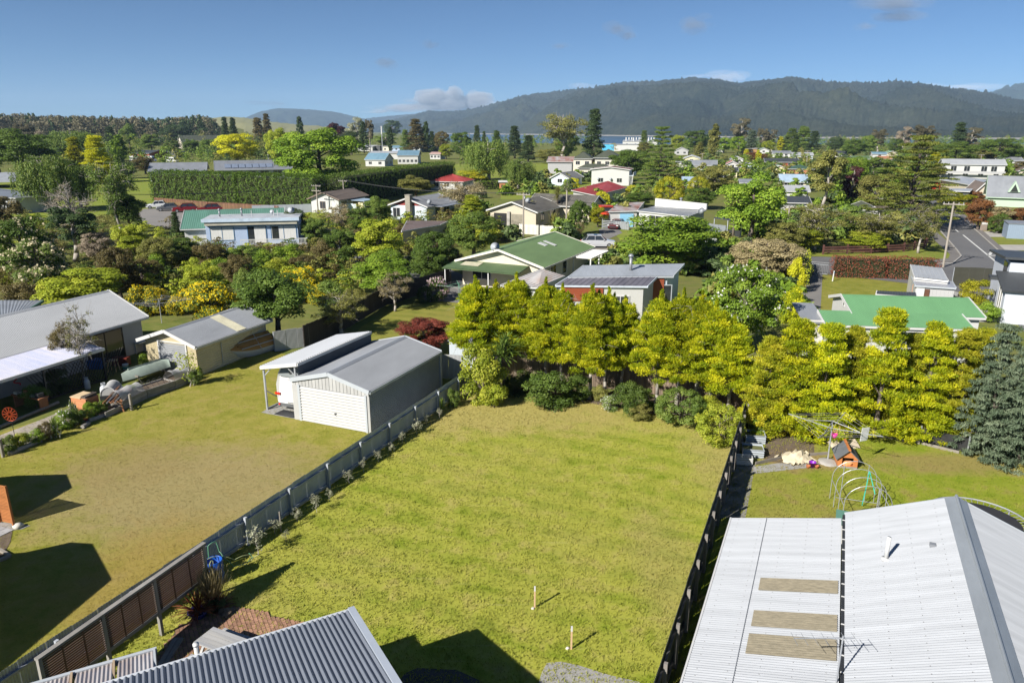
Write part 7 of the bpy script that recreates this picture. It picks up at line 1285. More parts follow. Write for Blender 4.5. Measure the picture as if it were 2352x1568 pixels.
def redboat():
    p = G(1404, 520); t = thing('boat', 'red and white cabin boat on a trailer before the sky blue door', 'boat', p, R(8)); red = pm('boat_red', (.62, .07, .03), .35); wh = pm('boat_hull', (.6, .6, .58), .4)
    h = hull(6.2, 2.4, .95); h.v = [(x, y, z + .55) for x, y, z in h.v]; h.ob('hull', wh, t, True); MB().hexa([(-.55, .5, 1.5), (.55, .5, 1.5), (1.1, 2.6, 1.5), (-1.1, 2.6, 1.5)], [(-.5, .8, 1.85), (.5, .8, 1.85), (1.05, 2.6, 2.1), (-1.05, 2.6, 2.1)]).ob('foredeck', red, t)
    c = MB().hexa([(-1.1, 2.5, 1.5), (1.1, 2.5, 1.5), (1.1, 4.8, 1.5), (-1.1, 4.8, 1.5)], [(-.95, 2.95, 2.9), (.95, 2.95, 2.9), (.95, 4.6, 2.9), (-.95, 4.6, 2.9)]).ob('cabin', red, t); MB().hexa([(-.95, 2.6, 2.15), (.95, 2.6, 2.15), (.95, 2.7, 2.15), (-.95, 2.7, 2.15)], [(-.85, 2.8, 2.72), (.85, 2.8, 2.72), (.85, 2.9, 2.72), (-.85, 2.9, 2.72)]).ob('windscreen', GLASS, c)
    MB().box(-1.02, 1.02, 2.75, 4.7, 2.9, 3.02).ob('cabin_roof', red, c); MB().box(-.4, .4, 1.2, 1.9, 1.98, 2.05).ob('hatch', DARK, t)
    r = MB(); r.tube([(-.9, 2.2, 2.3), (-.6, .8, 2.35), (0, .3, 2.3), (.6, .8, 2.35), (.9, 2.2, 2.3)], .025, 5); r.ob('bow_rail', R_SILV, t)
    for x in (-.12, .18): MB().cyl((x, .35, 1.0), (x, .35, 1.5), .1, n=8).ob('fender', WHITE, t)
    q = MB(); bar(q, (0, -.8, .5), (0, 5.5, .5), .12); bar(q, (-1, 4, .5), (1, 4, .5), .1); q.ob('trailer_frame', R_SILV, t)
    for s in (-1, 1): w = MB().cyl((s * 1.15, 4, .33), (s * .95, 4, .33), .33, n=14).ob('wheel', MATS['tyre_rubber'], t); MB().cyl((s * 1.16, 4, .33), (s * 1.14, 4, .33), .18, n=10).ob('rim', R_SILV, w)
redboat()
# ------------------------------------------------------------ vehicles
TYRE = MATS['tyre_rubber']
def car(label, p, rz, paint, kind='suv', cat='car', group=None):
    S = dict(suv=(4.6, 1.8, .95, 1.62, [(0, .62, .78), (.12, .86, .86), (.95, 1.0, .9), (1.45, 1.02, .9), (2.2, 1.05, .9), (3.4, 1.05, .9), (4.3, 1.0, .88), (4.6, .8, .82)], [(1.15, .0), (1.95, .58), (2.6, .64), (3.7, .60), (4.35, .12)]),
             sedan=(4.5, 1.75, .88, 1.42, [(0, .55, .78), (.12, .72, .86), (1.1, .85, .88), (1.6, .88, .88), (3.3, .9, .88), (4.3, .88, .86), (4.5, .68, .8)], [(1.2, .0), (1.95, .46), (2.7, .52), (3.3, .48), (4.0, .04)]),
             hatch=(3.9, 1.68, .88, 1.48, [(0, .55, .76), (.12, .74, .82), (.9, .88, .84), (1.4, .9, .84), (3.2, .95, .84), (3.8, .9, .82), (3.9, .7, .78)], [(1.0, .0), (1.7, .5), (2.3, .56), (3.2, .5), (3.75, .08)]))
    L, W, hb, ht, body, cab = S[kind]; t = thing('car', label, cat, p, rz, group); body = [(L * k[0] / body[-1][0], k[1], k[2]) for k in body]
    mb = MB(); vs = []
    for x, z, w in body: vs += [(-w, x, .26), (-w * 1.03, x, .55), (-w * .98, x, z - .06), (-w * .9, x, z), (w * .9, x, z), (w * .98, x, z - .06), (w * 1.03, x, .55), (w, x, .26)]
    n = 8; f = [(i * n + j, i * n + (j + 1) % n, (i + 1) * n + (j + 1) % n, (i + 1) * n + j) for i in range(len(body) - 1) for j in range(n)]
    mb.add(vs, f + [tuple(range(n))[::-1], tuple(range((len(body) - 1) * n, len(body) * n))]); mb.ob('body', paint, t, False)
    zb = lambda x: float(np.interp(x, [b[0] for b in body], [b[1] for b in body])); gl = MB(); rf = MB(); m = len(cab); vs = []
    for x, h in cab: vs += [(-W / 2 * .9, x, zb(x) - .02), (-W / 2 * (.9 - h * .28), x, zb(x) + max(.01, h)), (W / 2 * (.9 - h * .28), x, zb(x) + max(.01, h)), (W / 2 * .9, x, zb(x) - .02)]
    gl.add(vs, [(i * 4 + j, i * 4 + j + 1, (i + 1) * 4 + j + 1, (i + 1) * 4 + j) for i in range(m - 1) for j in range(3)]); gl.ob('windows', GLASS, t)
    a, b = cab[1], cab[-2]; hw = W / 2 * (.9 - a[1] * .28) + .01
    q = [(-hw, a[0] - .05, zb(a[0]) + a[1] + .012), (hw, a[0] - .05, zb(a[0]) + a[1] + .012), (hw, b[0] + .08, zb(b[0]) + b[1] + .015), (-hw, b[0] + .08, zb(b[0]) + b[1] + .015)]; mid = cab[2]
    rf.hexa([Vector(v) - Vector((0, 0, .03)) for v in q], [Vector(v) + Vector((0, 0, .035)) for v in q]); rf.ob('roof', paint, t)
    for s in (-1, 1):
        for k, (x0, x1) in enumerate(((cab[1][0] + .02, cab[1][0] + .1), (cab[2][0] + .15, cab[2][0] + .24), (cab[3][0] - .06, cab[3][0] + .06))):
            pl = MB(); bar(pl, (s * (W / 2 * .9 + .012), x0 - (.55 if k == 0 else (-.35 if k == 2 else 0)), zb(x0)), (s * (W / 2 * (.9 - .56 * .28) + .012), x0, zb(x0) + cab[1][1] * .98), .07, .05, (0, 1, 0)); pl.ob('pillar', paint, t)
        for y in (L * .19, L * .79):
            w = MB().cyl((s * (W / 2 + .03), y, .33), (s * (W / 2 - .2), y, .33), .33, n=18).ob('wheel', TYRE, t); MB().cyl((s * (W / 2 + .042), y, .33), (s * (W / 2 + .02), y, .33), .21, n=12).ob('rim', R_SILV, w)
        MB().box(s * W * .42 - .17, s * W * .42 + .13, -.02, .1, .62, .74).ob('headlight', pm('headlamp', (.8, .8, .78), .1, spec=.9), t); MB().box(s * W * .42 - .15, s * W * .42 + .12, L - .08, L + .02, .7, .88).ob('tail_light', MATS['lamp_red'], t); MB().box(s * (W / 2 + .02) - .06, s * (W / 2 + .02) + .06, cab[0][0] + .35, cab[0][0] + .5, hb + .05, hb + .17).ob('mirror', paint, t)
    MB().box(-.26, .26, L, L + .025, .55, .68).ob('number_plate', WHITE, t); MB().box(-.55, .55, -.03, .03, .36, .56).ob('grille', DARK, t); return t
def paint(n, c, r=.22): return pm('paint_' + n, c, r, .2, .05, spec=.7)
SIL, MAR, CRED, CGR, CWH = paint('silver', (.52, .53, .55)), paint('maroon', (.10, .012, .015)), paint('red', (.19, .012, .014)), paint('graphite', (.12, .125, .13)), paint('white', (.75, .75, .75))
car('silver sports utility car parked on the driveway', G(1413, 568), R(87), SIL); car('maroon sedan parked facing the grey gate', G(1407, 528), R(-25), MAR, 'sedan')
CG = 'cars in the car park'; car('dark red car nearest the paling fence', G(452, 489), R(-68), CRED, 'suv', group=CG); car('dark red car left of the other red one', G(396, 488), R(-68), CRED, 'suv', group=CG); car('graphite grey car beside the two red ones', G(360, 485), R(-68), CGR, 'hatch', group=CG); car('white car half hidden by the birch', G(336, 479), R(-68), CWH, 'hatch', group=CG)
car('white hatchback beside the rusty hedge', G(2222, 478), R(-95), CWH, 'hatch')
def van(label, p, rz, L=5.2, h=2.3, m=None, name='van', cat='van'):
    m = m or CWH; t = thing(name, label, cat, p, rz); MB().hexa([(-.9, .9, .35), (.9, .9, .35), (.9, L, .35), (-.9, L, .35)], [(-.85, 1.5, h), (.85, 1.5, h), (.85, L - .05, h), (-.85, L - .05, h)]).ob('body', m, t); MB().hexa([(-.9, 0, .35), (.9, 0, .35), (.9, .95, .35), (-.9, .95, .35)], [(-.85, .1, .95), (.85, .1, .95), (.88, .98, 1.25), (-.88, .98, 1.25)]).ob('bonnet', m, t)
    MB().hexa([(-.82, .9, 1.27), (.82, .9, 1.27), (.82, 1.0, 1.27), (-.82, 1.0, 1.27)], [(-.78, 1.36, 2.05), (.78, 1.36, 2.05), (.78, 1.46, 2.05), (-.78, 1.46, 2.05)]).ob('windscreen', GLASS, t)
    for s in (-1, 1):
        MB().box(s * .9 - .02, s * .9 + .02, 1.6, L - .5, 1.3, 1.9).ob('side_window', GLASS, t)
        for y in (.85, L - 1.1): w = MB().cyl((s * .93, y, .33), (s * .75, y, .33), .33, n=14).ob('wheel', TYRE, t); MB().cyl((s * .94, y, .33), (s * .92, y, .33), .18, n=10).ob('rim', R_SILV, w)
for x, y, l, r in ((322, 371, 'white camper van before the red walled hall', 70), (358, 371, 'white camper van between the two others', 80), (408, 373, 'white camper van nearest the pale hall', 75)): van(l, G(x, y), R(r), 6., 2.7)
van('white van roof showing through the cherry tree', G(1672, 592), R(75), 5.4, 2.2)
t = car('bright red utility truck parked under the broad pale roof', G(2184, 436), R(80), paint('bright_red', (.65, .015, .02)), 'suv'); MB().box(-.85, .85, 2.9, 4.7, .9, 1.75).ob('canopy', MATS['paint_bright_red'], t)
# ------------------------------------------------------------ poles and wires
POLE = pm('pole_timber', (.36, .32, .27), .9, var=.3, stretch=(2, 2, .2)); CERA = pm('insulator', (.5, .5, .5), .3)
def pole(label, x, yb, yt, arms=1, r=.14, lamp=False, lean=0.):
    p = G(x, yb); h = HT(x, yb, yt); t = thing('power_pole', label, 'power pole', p, GR); MB().cyl((0, 0, 0), (lean, 0, h), r, r * .72, 10).ob('pole', POLE, t)
    for k in range(arms):
        z = h - .25 - k * .9; MB().box(-1.05, 1.05, -.14, -.04, z - .06, z + .06).ob('crossarm', POLE, t)
        for a in (-.95, -.5, .5, .95): MB().cyl((a, -.09, z + .06), (a, -.09, z + .22), .04, n=6).ob('insulator', CERA, t)
    return p + Vector((0, 0, h))
a = pole('timber power pole left of the small white house with double arm', 731, 492, 424, 2); b = pole('timber power pole before the right end of the small white house', 792, 480, 413); c = pole('plain concrete pole before the tan brick house', 1202, 545, 443, 1); d = pole('tall pale pole at the end of the picket fence', 1300, 548, 438, 0); e = pole('timber power pole at the street corner', 2166, 614, 464, 1, .13); f = pole('short timber pole left of the blossoming trees', 1808, 528, 472, 1); g_ = pole('far power pole right of the broad bright tree', 1852, 380, 346, 1)
h_ = pole('far power pole by the yellow gable', 1612, 374, 352, 1); pole('far power pole left of the narrow cypress', 1646, 366, 346, 1); pole('far power pole behind the cedar at right', 2125, 380, 352, 1); pole('far power pole above the white two storey house', 2250, 384, 355, 1)
WIRE = pm('wire', (.05, .05, .05), .6)
def wire(label, p, q, sag, n=3):
    t = thing('power_line', label, 'power line', p)
    for k in range(n):
        o = UX * (k - (n - 1) / 2) * .8; pts = [p.lerp(q, i / 14) - p + o - Vector((0, 0, sag * 4 * (i / 14) * (1 - i / 14))) for i in range(15)]; MB().tube(pts, .022, 4).ob('wire', WIRE, t)
wire('sagging wires running left from the double armed pole', a - Vector((0, 0, .2)), G(-60, 575) + Vector((0, 0, 8)), 1.2); wire('wires between the two timber poles at the small white house', a, b, .3); wire('wires from the second timber pole across to the tan house', b, c, .8); wire('wires crossing before the long low white house', c, f, 1.4, 2); wire('wires above the blossoming trees to the street corner', f, e, 1., 2)
def lamp_post(label, x, yb, yt):
    p = G(x, yb); h = HT(x, yb, yt); t = thing('street_lamp', label, 'street lamp', p); MB().tube([(0, 0, 0), (0, 0, h * .8), (-.4, 0, h * .92), (-1.4, 0, h), (-3.2, 0, h + .1)], .12, 6).ob('pole', R_SILV, t); MB().box(-3.9, -3.1, -.15, .15, h, h + .16).ob('lamp_head', WHITE, t)
lamp_post('curved street lamp left of the huge green tree', 660, 368, 318)
for x, yb, yt, l, r in ((852, 350, 305, 'thin white mast behind the town roofs', .35), (879, 350, 290, 'tall white cell tower above the town roofs', .5), (546, 378, 352, 'white chimney pipe beside the school roof', .5), (617, 372, 350, 'white pole beside the school roof', .3)):
    p = G(x, yb); h = HT(x, yb, yt); t = thing('mast', l, 'mast', p); MB().cyl((0, 0, 0), (0, 0, h * .7), r * .6, r * .5).ob('pole', GREYTRIM, t); MB().cyl((0, 0, h * .7), (0, 0, h), r, r).ob('antenna_head', WHITE, t)
# ------------------------------------------------------------ right yard
GALV = MATS['galvanised_post']
def rotary(label, p, h, arms, ext=True, m=GALV):
    t = thing('clothesline', label, 'clothesline', p); MB().cyl((0, 0, 0), (0, 0, h * .55), .035, n=8).cyl((0, 0, h * .55), (0, 0, h), .026, n=8).ob('mast', m, t); hub = h * .86; E = []
    for a, L in arms:
        e = Vector((math.cos(a) * L, math.sin(a) * L, hub + .12)); E.append(e); MB().cyl((0, 0, hub - .08), e, .018, n=6).ob('arm', m, t); MB().cyl((0, 0, h), e * .55 + Vector((0, 0, (hub) * .45)), .012, n=5).ob('stay', m, t)
    for f in (.45, .65, .85, .98): w = MB(); pts = [Vector((e.x * f, e.y * f, hub + .02 + .1 * f)) for e in E]; w.tube(pts + [pts[0]], .004, 4); w.ob('line', CERA, t)
    return t
cp = G(1901, 1057); rotary('rotary clothesline in the right yard with peg basket', cp, 2.0, [(R(140), 2.05), (R(50), 1.95), (R(-40), 2.2), (R(-130), 2.0)])
t = thing('peg_basket', 'pink peg basket hanging from the clothesline mast', 'basket', cp + Vector((.12, -.08, 1.2))); MB().lathe([(.09, 0), (.14, .2), (.13, .2), (.08, .02)], 14).ob('basket', pm('hot_pink', (.75, .03, .28), .5), t, True); MB().tube([(-.13, 0, .2), (-.08, 0, .36), (.08, 0, .36), (.13, 0, .2)], .01, 4).ob('handle', MATS['hot_pink'], t)
q = MB(); q.slab((0, 0, 0), (.42, .2, -.02), (.46, .2, .62), (.02, 0, .66), .015); tag(q.ob('cloth', pm('white_cloth', (.8, .8, .8), .8), None, False, cp + Vector((1.12, -.55, 1.22))), 'white cloth pegged on the clothesline', 'cloth')
def kennel():
    t = thing('kennel', 'small orange timber dog kennel with grey roof', 'kennel', G(1945, 1075), R(-14)); m = pm('kennel_cedar', (.52, .19, .06), .65, var=.25, sc=3); W, D, h, r = .86, 1.05, .52, .40
    MB().box(-W / 2, -W / 2 + .03, 0, D, .06, h).box(W / 2 - .03, W / 2, 0, D, .06, h).box(-W / 2, W / 2, D - .03, D, .06, h).box(-W / 2, W / 2, 0, D, .06, .1).ob('wall', m, t)
    MB().box(-W / 2, -.24, -.001, .03, .06, h).box(.24, W / 2, -.001, .03, .06, h).add([(-W / 2, 0, h), (W / 2, 0, h), (0, 0, h + r), (-W / 2, .03, h), (W / 2, .03, h), (0, .03, h + r)], [(0, 1, 2), (5, 4, 3), (0, 3, 4, 1), (1, 4, 5, 2), (2, 5, 3, 0)]).ob('front_panel', m, t)
    for s in (-1, 1): q = [Vector((s * (W / 2 + .1), -.12, h - .08)), Vector((s * (W / 2 + .1), D + .1, h - .08)), Vector((0, D + .1, h + r + .03)), Vector((0, -.12, h + r + .03))]; MB().slab(*(q if s > 0 else [q[1], q[0], q[3], q[2]]), .03).ob('roof_panel', pm('felt_grey', (.13, .14, .15), .9), t)
    MB().box(-.05, .05, -.14, D + .12, h + r + .0, h + r + .06).ob('ridge_board', m, t); MB().lathe([(.3, 0), (.33, .1), (.2, .16), (0, .14)], 12, (0, .35, .1)).ob('cushion', pm('orange_cushion', (.8, .38, .15), .9), t); MB().box(-W / 2, W / 2, -.04, .0, 0, .1).ob('sill', TIMBER, t)
kennel()
def hoops():
    t = thing('hoop_frame', 'bare galvanised hoop frame of a small tunnel house', 'tunnel frame', G(1955, 1150), R(-12)); W = 1.72
    for k, y in enumerate((0, -.75, -1.5, -2.25)):
        pts = [(-W / 2, y, 0), (-W / 2, y, 1.05)] + [(-W / 2 * math.cos(a), y, 1.05 + .78 * math.sin(a)) for a in np.linspace(.2, math.pi - .2, 13)] + [(W / 2, y, 1.05), (W / 2, y, 0)]; MB().tube(pts, .013, 6).ob('hoop', GALV, t)
    for x, z in ((-W / 2, .9), (W / 2, .9)): MB().cyl((x, 0, z), (x, -2.25, z), .015, n=5).ob('side_rail', GALV, t)
    for x in (-.45, .5): MB().cyl((x, 0, 0), (x, 0, 1.72), .014, n=5).ob('end_post', GALV, t)
    MB().cyl((-W / 2, -.9, .55), (W / 2, -.9, .45), .012, n=5).ob('cross_bar', GALV, t); MB().cyl((W / 2 + .02, -.5, 0), (W / 2 + .02, -.5, .9), .03, n=5).ob('brace', GALV, t)
    gr = pm('green_rope', (.02, .45, .32), .6); MB().tube([(.5, -.1, 1.5), (.42, -.3, .9), (.3, -.5, .1)], .02, 5).tube([(.52, -.1, 1.45), (.7, -.6, .7)], .02, 5).ob('rope', gr, t)
hoops()
def tramp():
    t = thing('trampoline', 'round trampoline mostly hidden behind the white roof', 'trampoline', Vector((G(2170, 1141, .8).x + .3, G(2170, 1141, .8).y - 1.75, 0))); n = 28; r = 1.75
    ring = [(r * math.cos(2 * math.pi * i / n), r * math.sin(2 * math.pi * i / n), .8) for i in range(n + 1)]; MB().tube(ring, .03, 6).ob('rim', GALV, t); MB().lathe([(1.42, .77), (1.42, .79), (0, .78)], 28).ob('mat', pm('black_mat', (.03, .03, .035), .7), t)
    sp = MB().cyl((1.42, 0, .78), (r, 0, .8), .012, n=4).mesh('spring', GALV)
    for i in range(48): o = link('spring', sp, t); o.rotation_euler = (0, 0, i * 2 * math.pi / 48)
    for i in range(4): a = i * math.pi / 2 + .4; MB().cyl((r * math.cos(a), r * math.sin(a), 0), (r * math.cos(a), r * math.sin(a), .8), .03).ob('leg', GALV, t)
tramp()
def beds():
    cm = pm('bed_iron', (.42, .46, .5), .45, .2, .2); gs = pm('bed_soil', (.10, .105, .04), .95, var=.5, sc=9, c2=(.14, .15, .05), bump=.8)
    for i, (x, y) in enumerate(((1733, 1012), (1728, 1044))):
        t = thing('raised_bed', 'corrugated iron raised bed by the right fence, ' + ('farther' if i == 0 else 'nearer') + ' one', 'raised bed', G(x, y), R(-12)); w, d, h = .95, .75, .42
        for a, b in (((-w / 2, -d / 2), (w / 2, -d / 2)), ((w / 2, -d / 2), (w / 2, d / 2)), ((w / 2, d / 2), (-w / 2, d / 2)), ((-w / 2, d / 2), (-w / 2, -d / 2))):
            q = MB(); q.corr((*a, 0), (*a, h), (*b, h), (*b, 0), .1, .014); q.ob('side', cm, t)
        MB().box(-w / 2 + .01, w / 2 - .01, -d / 2 + .01, d / 2 - .01, .05, h - .1).ob('soil', gs, t); q = MB().box(-w / 2 - .02, w / 2 + .02, -d / 2 - .03, -d / 2 + .02, h, h + .02).box(-w / 2 - .02, w / 2 + .02, d / 2 - .02, d / 2 + .03, h, h + .02).ob('rim', cm, t)
    t = thing('crate', 'white slatted crate at the end of the raised beds', 'crate', G(1708, 1064), R(-10)); MB().box(-.36, .36, -.22, .22, 0, .05).ob('base', WHITE, t)
    for z in (.1, .2, .3): MB().box(-.36, .36, -.24, -.215, z, z + .07).box(-.36, .36, .215, .24, z, z + .07).box(-.375, -.35, -.22, .22, z, z + .07).box(.35, .375, -.22, .22, z, z + .07).ob('slat', WHITE, t)
    t = thing('tyre_planter', 'stack of old black tyres used as a planter', 'tyres', G(1857, 998))
    for k in range(3): MB().lathe([(.2, k * .2 + .02), (.31, k * .2), (.35, k * .2 + .06), (.35, k * .2 + .14), (.31, k * .2 + .2), (.2, k * .2 + .18)], 18).ob('tyre', pm('old_tyre', (.035, .035, .035), .85), t, True)
    t = thing('bucket', 'purple plastic bucket at the end of the gravel path', 'bucket', G(1865, 1073)); MB().lathe([(.11, 0), (.16, .28), (.17, .28), (.15, .26), (.1, .02), (0, .02)], 16).ob('bucket', pm('purple', (.22, .02, .42), .4), t, True)
    for dx in (-.2, .2): tag(MB().lathe([(.07, 0), (.1, .14), (.11, .16), (.08, .15), (0, .1)], 12).ob('flower_pot', pm('terracotta', (.5, .17, .07), .8), None, True, G(1865, 1074) + Vector((dx, -.05, 0))), 'small terracotta pot ' + ('left' if dx < 0 else 'right') + ' of the purple bucket', 'pot')
    g = np.random.default_rng(3); n = 12; mb = MB(); vs = [((i / n - .5) * 1.5 + .12 * math.sin(j), (j / n - .5) * 1.1, max(.02, .08 + .3 * math.exp(-((i / n - .5) ** 2 * 7 + (j / n - .5) ** 2 * 9)) + .08 * g.normal())) for i in range(n + 1) for j in range(n + 1)]
    mb.add(vs, [(i * (n + 1) + j, (i + 1) * (n + 1) + j, (i + 1) * (n + 1) + j + 1, i * (n + 1) + j + 1) for i in range(n) for j in range(n)]); tag(mb.ob('tarpaulin', pm('beige_sheet', (.62, .54, .38), .85, var=.15), None, True, G(1828, 1056), R(20)), 'crumpled beige sheet lying on the garden bed', 'sheet')
    mb = MB().lathe([(.5, 0), (.46, .06), (.2, .09), (0, .09)], 14); tag(mb.ob('footing', CONC, None, True, G(1903, 1062)), 'round concrete footing of the clothesline', 'footing')
    t = thing('sand_sack', 'pale sand heap and green mesh frame behind the kennel', 'garden frame', G(1938, 1024)); MB().hexa([(-.7, -.3, 0), (.7, -.3, 0), (.7, .4, 0), (-.7, .4, 0)], [(-.6, -.2, .14), (.6, -.25, .2), (.65, .3, .26), (-.6, .3, .2)]).ob('sand', pm('sand_heap', (.55, .47, .36), .95, bump=.3), t); q = MB()
    for x in (-.1, .15): q.box(x, x + .06, .5, .56, 0, .95)
    q.ob('stake', PEG, t); MB().slab((-.6, .55, .1), (.0, .55, .1), (.0, .6, .8), (-.6, .6, .7), .02).ob('mesh', pm('green_mesh', (.06, .2, .12), .8), t)
    t = thing('edging', 'weathered plank edging along the gravel path', 'edging', G(1735, 1068)); q = MB(); bar(q, Vector((0, 0, .08)), G(1815, 1050) - G(1735, 1068) + Vector((0, 0, .08)), .05, .18); q.ob('plank', TIMBER, t); q = MB(); bar(q, G(1815, 1050) - G(1735, 1068) + Vector((.03, 0, .07)), G(1900, 1044) - G(1735, 1068) + Vector((0, 0, .07)), .05, .16); q.ob('plank', TIMBER, t)
    t = thing('net_fence', 'black netting on posts along the foot of the right golden row', 'fence', G(1805, 975)); P = [G(1805, 975) , G(1900, 985), G(2005, 997), G(2110, 1015), G(2220, 1040)]; nm = pm('black_net', (.03, .03, .03), .9, var=.4, sc=8)
    for a, b in zip(P[:-1], P[1:]): q = MB(); a0, b0 = a - P[0], b - P[0]; q.slab(a0 + Vector((0, 0, .02)), b0 + Vector((0, 0, .02)), b0 + Vector((0, .06, .75)), a0 + Vector((0, .06, .75)), .012); q.ob('net', nm, t)
    for p in P[1:]: p = p - P[0]; MB().cyl((p.x, p.y - .05, 0), (p.x, p.y - .05, .9), .04, n=6).ob('post', GALV, t)
    for i, (a, b) in enumerate((((2020, 1000), (2110, 1018)), ((2115, 1019), (2200, 1040)), ((1812, 968), (1845, 975)))): t = thing('edging', ['broken pale edging plank below the netting, left piece', 'broken pale edging plank below the netting, right piece', 'pale plank behind the tyre planter'][i], 'edging', G(*a)); q = MB(); bar(q, Vector((0, -.08, .07)), G(*b) - G(*a) + Vector((0, -.08, .07)), .05, .14); q.ob('plank', TIMBER, t)
beds()
def aerial():
    ux, uy = Vector((math.cos(BRZ), math.sin(BRZ), 0)), Vector((-math.sin(BRZ), math.cos(BRZ), 0)); p = BRB + ux * 3.35 + uy * -8.0 + Vector((0, 0, 2.9)); t = thing('aerial', 'television aerial on the gutter between the white roofs', 'aerial', p, BRZ); MB().cyl((0, 0, 0), (0, 0, 1.25), .02, n=6).ob('mast', GALV, t)
    bm = MB(); bar(bm, (-1.0, -.25, 1.05), (.25, .1, 1.2), .02); bm.ob('boom', GALV, t)
    for k in range(7): f = k / 6; c = Vector((-1.0, -.25, 1.05)).lerp(Vector((.25, .1, 1.2)), f); MB().cyl(c + Vector((.1, -.35, .08)) * .9, c - Vector((.1, -.35, .08)) * .75, .005, n=4).ob('element', GALV, t)
    p = BRB + uy * -8.3 + ux * 1.2; t = thing('awning', 'red cover glimpsed below the near eave of the white roof', 'awning', p, BRZ); q = MB(); q.slab((0, -3, 1.5), (1.9, -3, 1.5), (1.9, 0.1, 1.6), (0, .1, 1.6), .05); q.ob('cover', pm('red_cover', (.55, .02, .02), .6), t)
aerial()
t = thing('shed', 'little green roofed garden shed hidden behind the white roof', 'shed', G(1918, 1255), BRZ); MB().box(0, .7, 0, .6, 0, 1.05).ob('wall', WHITE, t); MB().slab((-.1, -.1, 1.05), (.8, -.1, 1.05), (.8, .7, 1.2), (-.1, .7, 1.2), .06).ob('roof', R_SEA, t)
